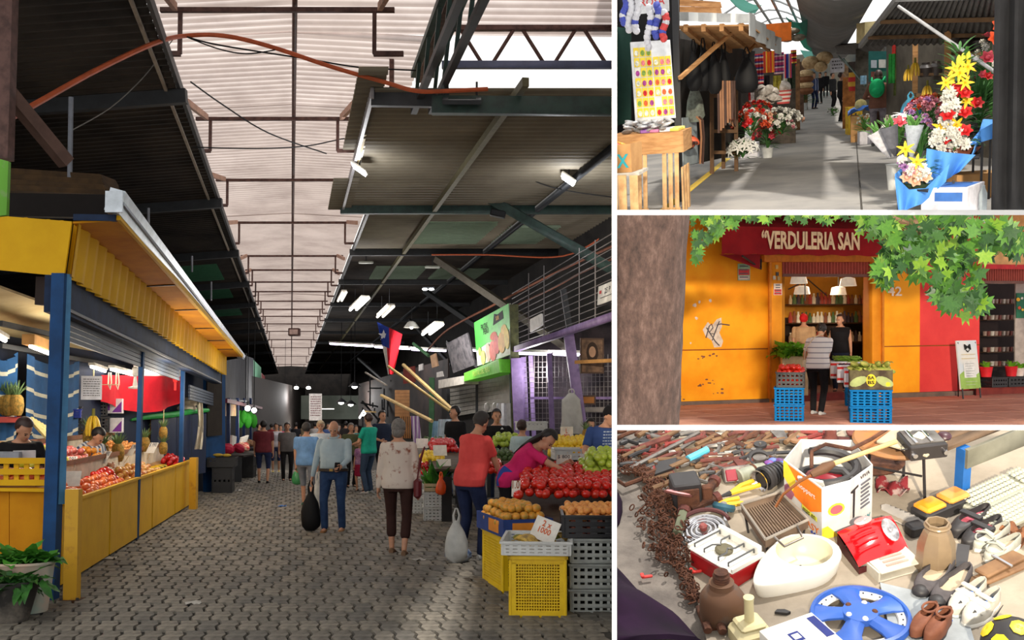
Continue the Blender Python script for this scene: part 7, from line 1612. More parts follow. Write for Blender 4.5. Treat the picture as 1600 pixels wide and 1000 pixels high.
 sm=TG('flower_arrangement','small basket arrangement with one yellow lily and peach roses','flowers',a2(1434,294,12.75));PT('basket',MB().lathe([(0,0),(.16,0),(.17,.06),(0,.05)],16),mat('basket_dark',(44,60,40),.7),sm);mb=MB()
 for i in RN(60):
  a=runi(0,2*PI);LF(mb,(cos(a)*.1,sin(a)*.08,.03+random.random()*.3),(cos(a),sin(a),runi(.1,1.4)),.16,.03,curl=.3)
 PT('foliage',mb,M_FOL,sm)
 for kind,col,pts,sz in(('lily','yellow',[(1432,254),(1415,234)],.14),('rose','peach',[(1417,278),(1430,284),(1432,270),(1446,278)],.12),('carnation','white',[(1422,268),(1442,262),(1447,270),(1438,276),(1410,250),(1424,262)],.12),('carnation','lilac',[(1408,256),(1414,262)],.1),('carnation','pink',[(1420,272),(1426,266)],.1)):
  for x,y in pts:
   p=a2(x,y,12.55+jit(.05))-a2(1434,294,12.75);bloom(sm,kind,col,p,V((p.x,-1,.5)),sz)
 BQ('bunch of pink chrysanthemums left of the tall arrangement',a2(1446,218,14.6),.56,.52,[('carnation','pink',4),('carnation','lilac',1)],44,None,size=.1,nl=60)
 BQ('heap of orange red chrysanthemums behind the pink ones',a2(1455,184,16),.62,.3,[('carnation','orange',3),('carnation','red',1)],48,None,size=.09)
 BQ('lilac and white stems standing below the pink chrysanthemums',a2(1438,246,13.6),.3,.5,[('carnation','lilac',3),('carnation','white',1)],14,None,size=.09,nl=40)
 BQ('pale green lily buds at the lane side of the stand',a2(1404,226,14.2),.3,.36,[('lily','white',3),('rose','rose',1)],7,None,fol=M_FOLL,size=.14,nl=26)
 BQ('pink roses and greenery at the back under the awning',a2(1548,180,15.6),.5,1.1,[('rose','rose',3),('carnation','white',2)],26,None,size=.11,nl=130,L=.3)
 BQ('dark fern greenery right of the tall arrangement',a2(1530,200,14.8),.5,.95,[('rose','red',1)],5,None,size=.1,nl=170,L=.22)
 for x,y,l in((1562,40,'orange bloom high beside the black drape'),(1556,60,'second orange bloom beside the black drape')):
  o=TG('flower',l,'flower',a2(x,y,15));bloom(o,'rose','orange',(0,0,0),(0,-1,.3),.16);PT('stem',MB().tube([(0,0,0),(.03,.05,-.4)],.01,5),M_FOL,o)
 o=TG('flower','single pink rose standing above the dark fern greenery','flower',a2(1543,92,14.6));bloom(o,'rose','rose',(0,0,0),(0,-1,.6),.15);PT('stem',MB().tube([(0,0,0),(.0,.02,-.5)],.008,5),M_FOL,o)
 SO('bucket','white plastic bucket beside the blue cloth','bucket',MB().lathe([(0,0),(.1,0),(.13,.34),(.14,.35),(.12,.34),(0,.3)],16),M_WHITEP,g2(1399,300)+V((.02,.3,0)))
 for i,(x,y,r,l,m)in enumerate(((1391,246,-28,'newspaper wrapped bunch leaning left out of the bucket','news_grey'),(1400,244,-14,'grey paper wrapped bunch in the bucket','news_dark'),(1424,245,4,'clear sleeve of flowers standing upright by the blue cloth','sleeve_clear'))):
  o=TG('wrapped_bunch',l,'bunch',a2(x,y,13.4-i*.2));PT('wrapping',MB().lathe([(.02,0),(.05,.1),(.1,.36),(.105,.36),(.05,.1),(.02,0)],12,rot=rotm(0,r,0)),mat(m,{'news_grey':(196,194,196),'news_dark':(92,92,98),'sleeve_clear':(190,196,204)}[m],.6,alpha=.55 if 'sl' in m else 1,c2={'news_grey':(170,168,172)}.get(m),ns=20),o)
  mb=MB();q=rotm(0,r,0)
  for t in RN(8):LF(mb,q@V((jit(.04),jit(.04),.3)),q@V((jit(.4),jit(.4),1)),.2,.04)
  PT('leaves',mb,M_FOLL,o)
 o=closed_box('carton','white and blue printed carton under the blue cloth','carton',V((a2(1488,330,12.9).x,12.9,0)),-24,.5,.6,.3,mat('carton_white'));PT('blue_print',MB().box((0,0,.306),(.44,.5,.002)).box((.05,-.302,.2),(.3,.002,.1)),mat('print_royal',(60,104,170),.7),o)
 closed_box('carton','pale brown carton behind the printed one under the stand','carton',V((a2(1520,285,14.2).x,14.2,0)),10,.5,.4,.3,mat('cardboard'))
 SO('bottle','clear plastic bottle at the foot of the black drape','bottle',MB().lathe([(0,0),(.045,0),(.045,.2),(.02,.26),(.02,.29),(0,.29)],12),mat('bottle_haze',(176,186,190),.2,alpha=.75),g2(1541,335)+V((0,.3,0)))
 SO('black_drape','tall black shade cloth closing the right picture edge','drape',MB().sheet(lambda u,v:a2(1556+70*u-6*v,-10+350*v,12.3-.06*sin(u*16)),20,6,.012),mat('drape_charcoal',(40,40,42),.85,c2=(30,30,32),ns=2))
 SO('drape_post','dark post at the left edge of the black drape','post',MB().bar(V((a2(1562,330,12.5).x,12.5,0)),a2(1566,-10,12.5),.06,.06),mt)
lane_right()
def lane_people():
 dk=mat('cloth_black');
 def q(label,x,fy,hy,rz,**k):
  p=g2(x,fy);return PSN(label,p,rz,(fy-hy)*P2.mpp(p+V((0,0,.8)))/1.02,voxel=.016 if p.y<26 else .03,**k)
 i=q('person with green backpack and grey patterned trousers seen from behind',1371,228,111,170,w=1.1,sex='f',top=mat('cloth_umber',(112,76,62),.85),sleeve='long',bottom=mat('cloth_grey_print',(128,122,130),.85,c2=(96,90,98),ns=12),style='bob',hair=mat('hair_brown'),ha=(-.2,-.2,1.1),hb=(.22,-.25,1.1))
 o=TG('backpack','bright green knitted backpack on the back of the person','backpack',i['obj'].matrix_world.translation*0);o.matrix_world=i['obj'].matrix_world@MTr((0,.2,1.22));PT('pack',MB().ell((0,0,0),(.16,.1,.2),None,14,10),mat('knit_green',(30,170,104),.85,bump=.5,bs=80),o);PT('pocket',MB().ell((0,.07,-.06),(.11,.06,.09),None,12,8),mat('knit_green'),o)
 for sx in(-1,1):PT('strap',MB().tube([(sx*.11,-.03,.15),(sx*.13,-.2,.22),(sx*.13,-.34,.1),(sx*.13,-.3,-.1)],.018,5),mat('knit_green'),o)
 plastic_bag('shopping_bag','pale cloth bag carried at the right of the backpack person',a2(1386,180,22.6),.2,.14,.55,mat('bag_sand',(206,196,176),.7))
 q('man in dark suit standing on the right of the lane',1314,190,114,100,w=1.1,top=dk,sleeve='long',hem=.8,bottom=dk,hair=mat('hair_brown'));q('man in dark coat standing behind the suited man',1301,172,114,60,w=1.2,top=mat('cloth_charcoal',(44,44,46),.85),sleeve='long',hem=.75,bottom=dk)
 q('person in navy track jacket with pale stripes on the left of the lane',1272,170,114,40,w=1.1,top=stripes('track_jacket',[(42,56,96)]*5+[(170,180,200)],5,'X'),sleeve='long',bottom=mat('denim_navy'));q('person in black beside the track jacket',1281,162,114,-30,top=dk,sleeve='long',bottom=dk)
 q('person far down the lane in dark clothes',1290,152,113,0,top=dk,sleeve='long',bottom=dk,face=False)
 BQ('bunch of white flowers on the floor beside the suited men',g2(1302,181)+V((0,.2,0)),.36,.3,[('carnation','white',3)],12,None,fol=M_FOLL,size=.1)
lane_people()
CUR=P1
# ============ ROOM 3: the greengrocer's street front
CUR=P3;a3,g3=P3.at,P3.g
W0,W1=g3(1060,633),g3(1600,614);WD=(W1-W0).normalized();WN=V((WD.y,-WD.x,0))
WNG=atan2(WD.y,WD.x);WR=MRo(WNG,3,'Z')
def wp(px,py,out=0.0):
 """the point of the wall plane (moved out towards the street) seen at a pixel"""
 r=P3.ray(px,py);p0=W0+WN*out;return P3.O+r*((p0-P3.O).dot(WN)/r.dot(WN))
def wslab(mb,x0,x1,y0,y1,out=0.0,t=.25):
 """upright plate on the wall between pixel columns and rows (measured at x0)"""
 a,b=wp(x0,y1,out),wp(x1,y1,out);zt=wp(x0,y0,out).z;b=V((b.x,b.y,a.z));u=V((0,0,zt-a.z));qpanel(mb,a,b,b+u,a+u,t)
def zslab(mb,x0,x1,z0,z1,out=0.0,t=.25):
 a,b=wp(x0,600,out),wp(x1,600,out);qpanel(mb,V((a.x,a.y,z0)),V((b.x,b.y,z0)),V((b.x,b.y,z1)),V((a.x,a.y,z1)),t)
def shop_front():
 orange=mat('plaster_orange',(252,172,34),.75,c2=(244,150,22),ns=1.3,bump=.06,bs=30);red=mat('plaster_red',(228,72,70),.75,c2=(214,60,62),ns=1.5,bump=.06,bs=30)
 fl=room_empty('floor');tm=[mat('tile_%d'%i,c,.75,c2=d,ns=2,bump=.1,bs=30)for i,(c,d)in enumerate((((192,140,124),(172,120,106)),((200,150,132),(180,130,114)),((182,130,114),(164,112,100))))]
 PT('bed',MB().quad((-9,12,-.004),(14,12,-.004),(14,32,-.004),(-9,32,-.004)),mat('tile_joint',(120,84,76),.9),fl)
 protos=[]
 for i in RN(3):protos.append(MB().box((0,0,.004),(.96,1.16,.012),None,.006).mesh('tile',tm[i]))
 for r in RN(9):
  for c in RN(20):
   p=W0+WD*(c-3.5+(r%2)*.5)+WN*(.78+r*1.2);o=bpy.data.objects.new('tile',random.choice(protos));COL.objects.link(o);o.parent=fl;o.matrix_local=MTr(V((p.x,p.y,0)))@WR.to_4x4()
 st=MB();zslab(st,1415,1450,0,.02,3.0,.9);
 kb=MB();zslab(kb,1040,1226,0,.07,.1,.1);zslab(kb,1388,1630,0,.1,.12,.12);struct('baseboard_front',kb,mat('kerb_grey',(120,100,90),.9,c2=(96,84,78),ns=3))
 zj=wp(1300,543).z;ZT=4.6;D0,D1,S0,S1=1218,1363,1530,1640
 w=room_empty('wall_front')
 for nm,x0,x1,z0,z1,m in(('plaster_upper',960,D0-14,zj+.012,ZT,orange),('plaster_lower',960,D0-14,0,zj-.012,orange),('plaster_upper',1377,1437,zj+.012,ZT,orange),('plaster_lower',1377,1437,0,zj-.012,orange),('plaster_upper',1437,S0,zj+.012,ZT,red),('plaster_lower',1437,S0,0,zj-.012,red)):
  mb=MB();zslab(mb,x0,x1,z0,z1);PT(nm,mb,m,w)
 for x0,x1 in((960,D0-14),(1377,S0)):mb=MB();zslab(mb,x0,x1,zj-.02,zj+.02,-.015,.2);PT('groove',mb,mat('groove_brown',(150,86,40),.9),w)
 for x0,x1 in((D0-14,D0+4),(D1,1377)):
  mb=MB();zslab(mb,x0,x1,0,ZT,.06,.3);PT('pilaster',mb,mat('pilaster_orange',(240,156,40),.7,c2=(226,140,30),ns=2),w)
 for x in(1203,1379):PT('downpipe',MB().bar(wp(x,636,.08),wp(x,400,.08),.05,.05),mat('pipe_ochre',(206,124,34),.6),w)
 mb=MB();zslab(mb,D0-14,1377,wp(1290,404).z,ZT);PT('lintel',mb,orange,w)
 mb=MB();zslab(mb,S0,S1,wp(1560,414).z,ZT);PT('lintel',mb,mat('lintel_peach',(236,190,128),.75),w)
 for y,h,c in((368,.22,(222,66,70)),(417,.1,(206,60,66))):
  mb=MB();z=wp(1560,y).z;zslab(mb,S0,S1,z-h/2,z+h/2,.05,.05);PT('red_band',mb,mat('band_red_%d'%y,c,.7),w)
 pl=mat('plaster_bare',(224,208,192),.9,c2=(196,176,160),ns=14);rnd=random.Random(8);mb=MB()
 pts=[(1098,515),(1106,503),(1112,509),(1120,499),(1127,496),(1128,510),(1124,520),(1130,533),(1127,542),(1116,543),(1112,532),(1102,525)]
 mb.add([wp(x,y,.006)for x,y in pts],[tuple(RN(len(pts)))[::-1]])
 PT('peeled_patch',mb,pl,w)
 for x,y,r in((1086,477,4),(1093,472,3),(1110,470,3),(1088,497,3),(1079,536,2)):
  mb=MB();q=[wp(x+r*rnd.uniform(.5,1.1)*cos(t),y+r*rnd.uniform(.5,1.1)*sin(t),.006)for t in[2*PI*k/7 for k in RN(7)]];mb.add(q,[tuple(RN(6,-1,-1))]);PT('peeled_fleck',mb,pl,w)
 ink=mat('scrawl_grey',(96,90,96),.8)
 for P in([(1103,528),(1108,510),(1112,506),(1114,512),(1108,520),(1116,522),(1113,532)],[(1114,528),(1120,512),(1124,502)],[(1120,508),(1126,506),(1140,508)],[(1104,512),(1118,534),(1124,540)]):PT('scrawl',MB().tube([wp(x,y,.012)for x,y in P],.012,4),ink,w)
 for x,y,n in((1100,601,6),(1112,596,5),(1120,612,4),(1098,560,4),(1116,556,5),(1060,622,5)):
  mb=MB()
  for k in RN(n):
   cx,cy,r=x+rnd.uniform(-9,9),y+rnd.uniform(-4,4),rnd.uniform(.7,1.8);mb.add([wp(cx+r*1.6*cos(t),cy+r*sin(t),.005)for t in[2*PI*j/6 for j in RN(6)]],[tuple(RN(5,-1,-1))])
  PT('flaked_paint',mb,mat('flake_brown',(140,92,66),.9),w,kind='stuff')
 for x0,y0,x1,y1,c,l in((1153,438,1172,412,'green','green red and white notice plate on the orange wall'),(1209,461,1222,443,'red','red and white notice on the pilaster left of the shop door')):
  o=TG('notice',l,'notice',(0,0,0));k=.07 if c=='red' else 0
  mb=MB();wslab(mb,x0,x1,y1,y0,.012+k,.008);PT('panel',mb,mat('notice_mint',(150,186,150),.6)if c=='green' else mat('notice_cream',(224,206,190),.6),o)
  for f0,f1,m in((.32,.68,mat('print_red')),(.74,.95,mat('notice_cream',(224,206,190))))if c=='green' else((.5,.72,mat('print_red')),(.75,.95,mat('print_red'))):
   mb=MB();wslab(mb,x0+1,x1-1,y1+(y0-y1)*f0,y1+(y0-y1)*f1,.016+k,.004);PT('print',mb,m,o)
  for i in RN(4):
   z=wp(x0,y1+(y0-y1)*(.15+i*.22)).z;a,b=wp(x0+3,500,.018+k),wp(x1-3,500,.018+k);PT('print_line',MB().bar(V((a.x,a.y,z)),V((b.x,b.y,z)),.003,.02,up=(0,0,1)),mat('ink_grey'),o)
 for i,(x,y,c)in enumerate(((1214,417,(206,170,90)),(1215,428,(60,50,46)),(1210,434,(200,190,170)),(1217,435,(180,150,90)))):
  mb=MB();wslab(mb,x-2,x+2,y-3,y+3,.08,.02);SO('door_plate',('brass toned','black','pale square','small tan')[i]+' plate on the pilaster above the red notice','plate',mb,mat('plate_%d'%c[0],c,.5))
 o=TG('house_number','white house number figures on the orange wall beside the leaves','number',wp(1398,455,.02),0,rot=WR);LTR('42',.2,mat('figure_white',(240,226,206),.6),o,(0,0,0),.36,bold=.02)
# --- awning
 A=TG('awning','dark red shop awning with cream lettering over the greengrocer door','awning',(0,0,0));rd=mat('canvas_red',(150,24,30),.8,c2=(128,18,26),ns=2);OUT=.85
 x0,x1=1128,1470;tl,bl=wp(x0,353,OUT),wp(x0,397,OUT);tr=wp(x1,353,OUT);tr=V((tr.x,tr.y,tl.z));br=V((tr.x,tr.y,bl.z));ti,tj=tl-WN*OUT+V((0,0,.35)),tr-WN*OUT+V((0,0,.35))
 PT('valance',MB().sheet(lambda u,v:bl.lerp(br,u).lerp(tl.lerp(tr,u),v)+WN*(.02*sin(u*40)*(1-v))+V((0,0,.012*sin(u*55)*(1-v))),60,3,.01),rd,A);PT('roof_cloth',MB().sheet(lambda u,v:tl.lerp(tr,u).lerp(ti.lerp(tj,u),v),10,3,.01),rd,A)
 mb=MB();c0=wp(1170,398,.1);q=[bl,wp(1166,398,.05),wp(1186,422,.12),wp(1190,398,.12)];mb.add([bl+WN*-.1,wp(1160,397,.4),wp(1187,421,.3),wp(1188,397,.3)],[(0,1,2,3),(3,2,1,0)]);PT('side_flap',mb,rd,A)
 PT('arm',MB().tube([wp(1189,405,.05),wp(1189,420,.1),wp(1160,400,.8)],.02,6),M_STEEL,A)
 TX=text_mb('“VERDULERIA SAN',.37,None,0,None,None,.035);xs=[p.x for p in TX.v];wpx=(wp(1342,372,OUT)-wp(1189,372,OUT)).length;sx=wpx/(max(xs)-min(xs))
 c=wp(1190,374,OUT+.035);L=min(xs);TX.v=[c+WD*((p.x-L)*sx)+V((0,0,p.z))for p in TX.v];PT('lettering',TX,mat('letter_cream',(240,214,172),.7),A)
 PT('beam',MB().bar(wp(1192,404,.1),wp(1370,404,.1),.12,.14),mat('beam_orange',(206,120,40),.7),A)
# --- roller shutters
 sh=mat('shutter_rust',(168,74,58),.6,c2=(148,62,50),ns=3)
 for x0,x1,y0,y1,l in((1222,1362,408,430,'rolled down edge of rust red shutter over the shop door'),(1531,1640,418,441,'rust red shutter edge over the right hand shop')):
  o=TG('roller_shutter',l,'shutter',(0,0,0));z0,z1=wp(x0,y1,-.05).z,wp(x0,y0,-.05).z;n=30
  for i in RN(n):
   a,b=wp(x0+(x1-x0)*i/n,500,-.04),wp(x0+(x1-x0)*(i+.8)/n,500,-.04);PT('rib',MB().bar(V((a.x,a.y,(z0+z1)/2)),V((b.x,b.y,(z0+z1)/2)),.03,z1-z0),sh,o)
  a,b=wp(x0,500,-.04),wp(x1,500,-.04);PT('bottom_bar',MB().bar(V((a.x,a.y,z0)),V((b.x,b.y,z0)),.06,.06),mat('bar_brown',(110,60,40),.5),o)
# --- inside the shop
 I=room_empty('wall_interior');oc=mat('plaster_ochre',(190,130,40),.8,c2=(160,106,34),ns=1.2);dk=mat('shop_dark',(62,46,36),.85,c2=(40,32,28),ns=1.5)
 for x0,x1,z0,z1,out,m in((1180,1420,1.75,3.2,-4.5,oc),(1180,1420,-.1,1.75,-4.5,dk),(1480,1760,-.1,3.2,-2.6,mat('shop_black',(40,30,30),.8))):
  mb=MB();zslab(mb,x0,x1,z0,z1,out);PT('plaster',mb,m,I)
 for x in(D0+2,D1):
  r=P3.ray(x+(14 if x>1300 else-14),600);a=wp(x,600,-.1);b=a+V((r.x,r.y,0)).normalized()*6;mb=MB();qpanel(mb,a,b,V((b.x,b.y,3.2)),V((a.x,a.y,3.2)),.08 if x>1300 else-.08);PT('plaster',mb,oc,I)
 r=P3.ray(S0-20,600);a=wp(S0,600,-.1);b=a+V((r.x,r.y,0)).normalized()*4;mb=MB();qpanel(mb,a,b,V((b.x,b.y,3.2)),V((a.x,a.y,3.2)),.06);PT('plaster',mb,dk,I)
 mb=MB();zslab(mb,1200,1380,-.05,.12,-.02,4.5);PT('shop_floor',mb,mat('shop_floor',(120,76,62),.7),I)
 mb=MB();zslab(mb,1224,1360,0,.16,.28,.4);SO('door_step','dark red step in front of the greengrocer door','step',mb,mat('step_red',(130,56,50),.8,c2=(106,44,42),ns=3));mb=MB();zslab(mb,1526,1640,0,.16,.2,.6);SO('door_step','dark red step in front of the right hand shop','step',mb,mat('step_red'))
 mb=MB();zslab(mb,1350,1361,.1,2.3,-.3,.05);SO('shop_door','open orange timber door leaf with papers at right of shop entrance','door',mb,mat('door_amber',(206,124,44),.6));
 mb=MB();wslab(mb,1353,1358,452,495,-.24,.01);SO('notice','narrow paper list pinned inside the open door leaf','notice',mb,mat('notice_cream',(224,206,190)))
 gl=mat('lamp_warm_white',(255,244,220),.4,emit=2.2)
 for i,(x,y,l)in enumerate(((1248,436,'white shop lamp highest at the left of the door'),(1253,453,'white shop lamp lower at the left of the door'),(1325,440,'white shop lamp highest at the right of the door'),(1310,454,'white shop lamp lower at right of the door'))):
  p=wp(x,y,-1.2-(i%2));o=TG('shop_lamp',l,'lamp',p);PT('shade',MB().lathe([(.05,.1),(.15,.07),(.185,-.1),(.175,-.1),(.14,.06),(.04,.09)],16),mat('shade_glass',(226,224,206),.4,emit=.35),o);PT('bulb',MB().ell((0,0,-.03),.06),gl,o);PT('cord',MB().tube([(0,0,.1),(0,0,.7)],.01,5),M_CABLE,o)
 point_lamp('shop_light',P3.M@(wp(1290,440,-2.2)),55,(1,.8,.55),.2);point_lamp('shop_light',P3.M@(wp(1560,460,-1.0)),8,(1,.8,.6),.2)
 for i,(a,b,l)in enumerate((((1232,452),(1248,444),'thin dark rod crossing the left of the shop ceiling'),((1262,436),(1292,462),'dark slanting rod behind the left shop lamps'),((1258,432),(1258,470),'dark upright rod between the shop lamps'))):SO('rod',l,'rod',MB().tube([wp(*a,-1.8),wp(*b,-1.8)],.015,5),M_STEEL)
 sw=mat('shelf_umber',(74,54,40),.8);rnd=random.Random(2)
 for k,(x0,x1,y,out,l)in enumerate(((1232,1352,476,-4.0,'upper shelf of bottles at the back of greengrocer shop'),(1232,1352,505,-4.0,'middle shelf of jars at the back of greengrocer shop'),(1232,1352,535,-4.0,'lowest shelf of jars at the back of the greengrocer shop'))):
  z=wp(1290,y,out).z;a,b=wp(x0,500,out),wp(x1,500,out);SO('shelf',l,'shelf',MB().bar(V((a.x,a.y,z)),V((b.x,b.y,z)),.3,.03),sw)
  n=20
  for i in RN(n):
   p=a.lerp(b,(i+.5)/n);c=rnd.choice(((196,180,150),(120,70,50),(70,96,60),(206,196,176),(150,60,50),(60,50,60)));SO('bottle',('bottle on the upper shelf','jar on the middle shelf','jar on the lowest shelf')[k]+' at the back of the greengrocer shop','bottle',MB().lathe([(0,0),(.05,0),(.055,.14),(.025,.2),(.025,.27),(0,.27)],8),mat('glass_%d'%c[0],c,.2),V((p.x,p.y,z+.016)),group='shop shelf row %s'%('one','two','three')[k],scale=rnd.uniform(.8,1.1))
 for k,y in enumerate((475,500,525,550,572)):
  z=wp(1560,y,-2.2).z;a,b=wp(1536,500,-2.2),wp(1588,500,-2.2);SO('shelf','%s dark shelf of glasses in the right hand shop'%('topmost','second','third','fourth','lowest')[k],'shelf',MB().bar(V((a.x,a.y,z)),V((b.x,b.y,z)),.28,.02),sw)
  for i in RN(9):
   p=a.lerp(b,(i+.5)/9);SO('glass','small glass or cup on %s shelf of the right hand shop'%('topmost','second','third','fourth','lowest')[k],'glass',MB().lathe([(0,0),(.04,0),(.05,.11),(.045,.11),(.03,.02),(0,.02)],8),mat('glass_%s'%('a','b','c')[i%3],((150,130,120),(110,60,56),(196,190,180))[i%3],.15),V((p.x,p.y,z+.011)),group='glasses on the %s shelf'%('topmost','second','third','fourth','lowest')[k])
 o=TG('wall_banner','pale wall panel with a green sign at the right picture edge','panel',(0,0,0));mb=MB();wslab(mb,1586,1640,440,570,-.4,.03);PT('panel',mb,mat('panel_ash',(176,166,158),.7),o);mb=MB();wslab(mb,1588,1640,458,497,-.36,.01);PT('green_field',mb,mat('sign_forest',(40,110,80),.6),o)
 for x,y,r,c in((1591,468,3,(240,180,50)),(1597,466,2,(230,230,220)),(1593,481,2.5,(220,90,60)),(1598,484,2,(240,200,80))):PT('dot',MB().add([wp(x+r*cos(t),y+r*sin(t),-.35)for t in[2*PI*k/10 for k in RN(10)]],[tuple(RN(9,-1,-1))]),mat('dot_%d_%d'%(c[0],c[1]),c,.6),o)
shop_front()
def shop_goods():
 blue=mat('plastic_cerulean',(2,122,190),.75,c2=(2,108,174),ns=5)
 def stack(px,py,n,w,d,h,l,m=blue,rz=0,z0=0,back=.0):
  p=g3(px,py)+V((0,d/2+back,z0));top=p
  for i in RN(n):CRS('crate','%s blue plastic crate %s'%(('lower','upper')[i],l),'crate',p+V((0,0,i*(h+.004))),rz,w,d,h,m,5,6,hole=.62);top=p+V((0,0,(i+1)*(h+.004)))
  return top
 t=stack(1233,659,2,.46,.5,.275,'left of the shop door')
 CRS('crate','black crate of tomatoes on the left blue stack','crate',t+V((.02,0,0)),0,.45,.5,.25,M_BLKP,3,6,hole=.5)
 pile('tomato','red tomato inside the slats of black crate by the door','tomatoes inside the black crate',t+V((-.18,-.22,.04)),V((.38,0,0)),V((0,.25,0)),5,3,2)
 pile('tomato','red tomato heaped on the black crate by the door','tomatoes heaped on the black crate',t+V((-.19,-.22,.2)),V((.42,0,0)),V((0,.44,.03)),5,5,2,scale=1.1)
 p=wp(1240,600,.35);st=closed_box('carton','pale carton under the leafy greens by the shop door','carton',V((p.x,p.y,.16)),8,.5,.5,.78,mat('carton_straw',(206,190,150),.7))
 o=TG('chard_bunch','big bunch of fresh leafy greens on the pale carton','vegetables',V((p.x-.02,p.y,.95)));random.seed(31)
 for j in RN(4):
  mb=MB();leafy(mb,(-.15+j*.1,jit(.1),0),(.08,.1,.05),26,.3,.2,1.0,.55,.18,.8);PT('leaf_bunch',mb,mat('chard_green',(124,190,50),.5,c2=(90,156,40),ns=7,transl=.2),o)
 t2=stack(1361,662,2,.62,.55,.265,'at the front of the right stack',rz=0);
 for i,(x,y)in enumerate(((1350,650),(1343,640))):
  stack(x,y-4,2,.5,.5,.265,'in the %s row behind the corn carton'%('second','third')[i],back=.1)
 c=t2;o=carton('fruit_carton','dark printed carton of corn cobs on the right blue stack','carton',c,0,.64,.56,.31,mat('carton_umber',(72,58,46),.7,c2=(110,100,70),ns=6));ym=mat('print_gold',(236,206,50),.6);y=-.2815
 for sx,rot in((-.19,25),(.2,-25)):PT('leaf_print',MB().add([V((sx+.14*cos(t)*cos(R_(rot))-.07*sin(t)*sin(R_(rot)),y,.13+.14*cos(t)*sin(R_(rot))+.07*sin(t)*cos(R_(rot))))for t in[2*PI*k/12 for k in RN(12)]],[tuple(RN(12))]),mat('print_leaf',(176,186,120),.7),o)
 PT('gold_disc',MB().add([V((.0+.075*cos(t),y-.001,.15+.1*sin(t)))for t in[2*PI*k/14 for k in RN(14)]],[tuple(RN(14))]),ym,o);
 for i,s in enumerate(('BA','BS')):LTR(s,.055,mat('ink_black'),o,(0,y-.002,.19-i*.075),.1,bold=.03,depth=.001)
 PT('gold_disc',MB().add([V((.25+.035*cos(t),y-.001,.09+.035*sin(t)))for t in[2*PI*k/10 for k in RN(10)]],[tuple(RN(10))]),ym,o)
 hu=mat('husk_green',(150,170,70),.6,c2=(206,190,110),ns=7,stretch=(1,1,4));random.seed(12)
 for i in RN(16):
  q=c+V((-.22+.15*(i%4)+jit(.03),-.16+.14*(i//4%3)+jit(.03),.30+.05*(i//6)));o=TG('corn_cob','green husked corn cob heaped in the dark printed carton','corn',q,runi(-70,70),'corn in the dark carton')
  PT('husk',MB().lathe([(.0,-.17),(.03,-.14),(.05,-.02),(.042,.1),(.012,.19),(0,.2)],9,rot=rotm(80,0,0)),hu,o);mb=MB();[LF(mb,(jit(.02),.02,.02),(jit(.4),-1,.35),.22,.07,curl=.3)for _ in RN(2)];PT('husk_leaf',mb,hu,o)
 wr=mat('carton_white')
 for i,(x,y_,Yo,l,m2,kind)in enumerate(((1345,600,.9,'white and red printed carton behind the corn','print_scarlet',None),(1338,585,1.6,'second red edged carton behind corn holding dark red fruit','print_scarlet','plum'),(1334,572,2.3,'third red edged carton farthest back holding green beans','print_scarlet',None))):
  q=c+V((-.1-i*.1,.62+i*.62,.0+i*.04));o=carton('fruit_carton',l,'carton',q,0,.56,.52,.3,wr)
  for z in(.06,.25):PT('red_band',MB().box((0,-.2615,z),(.56,.002,.04)),mat('print_scarlet',(214,50,46),.6),o)
  PT('red_print',MB().box((0,-.2615,.155),(.26,.002,.05)),mat('print_scarlet'),o)
  if kind:pile('plum','dark red fruit in the second red edged carton','dark red fruit in the carton',q+V((-.25,-.23,.25)),V((.5,0,0)),V((0,.46,.02)),9,7,1,name='red_plum')
  if i==2:
   mb=MB();[mb.tube([V((jit(.22),jit(.2),.29+random.random()*.08)),V((jit(.24),jit(.2),.33+random.random()*.06))],.012,5)for _ in RN(90)];PT('green_beans',mb,mat('bean_green',(120,160,50),.5),o,kind='stuff')
 o=TG('pavement_sign','white and green folding pavement sign standing by the red wall','sign',(0,0,0));a,b=g3(1506,624),g3(1548,621);d=(b-a).normalized();k=P3.mpp(a);H=95*k;up=V((0,.28,1)).normalized();a=a-d*.06
 n=d.cross(up).normalized();Wd=50*k
 f=lambda u,v:a+d*(Wd*u-.12*v)+up*(H*v)
 mb=MB();qpanel(mb,f(0,.17),f(1,.17),f(1,1),f(0,1),.03);PT('board',mb,mat('sign_ice',(206,218,226),.6,c2=(226,226,220),ns=2),o)
 mb=MB();mb.add([p+n*.006 for p in(f(.0,.17),f(1,.17),f(1,.44),f(.6,.36),f(.3,.5),f(0,.42))],[tuple(RN(6))]);PT('green_field',mb,mat('sign_leaf',(150,186,90),.6),o)
 mb=MB();mb.add([p+n*.009 for p in(f(.22,.36),f(.82,.36),f(.82,.64),f(.22,.64))],[(0,1,2,3)]);PT('white_field',mb,mat('sign_chalk',(226,228,226),.6),o)
 X=d;Z=(up-X*up.dot(X)).normalized();Rm=Matrix((X,-n,Z)).transposed().to_4x4()
 for s,u,v,h,w_,m in(('M',.5,.885,.12,.22,'ink_black'),):PT('lettering',text_mb(s,h,w_,0,MTr(f(u,v)+n*.012)@Rm,None,.02),mat(m,(226,196,110)if 'gold' in m else(20,24,20),.6),o)
 PT('emblem',MB().tube([f(.42,.83)+n*.012,f(.5,.8)+n*.012,f(.58,.83)+n*.012],.012,4),mat('ink_black'),o)
 for i in RN(2):PT('text_line',MB().bar(f(.16,.76-i*.07)+n*.012,f(.84,.76-i*.07)+n*.012,.045,.004),mat('sign_gold',(226,196,110),.6),o)
 for i in RN(6):PT('text_line',MB().bar(f(.3,.6-i*.042)+n*.012,f(.74-.06*(i%3),.6-i*.042)+n*.012,.02,.004),mat('ink_grey'),o)
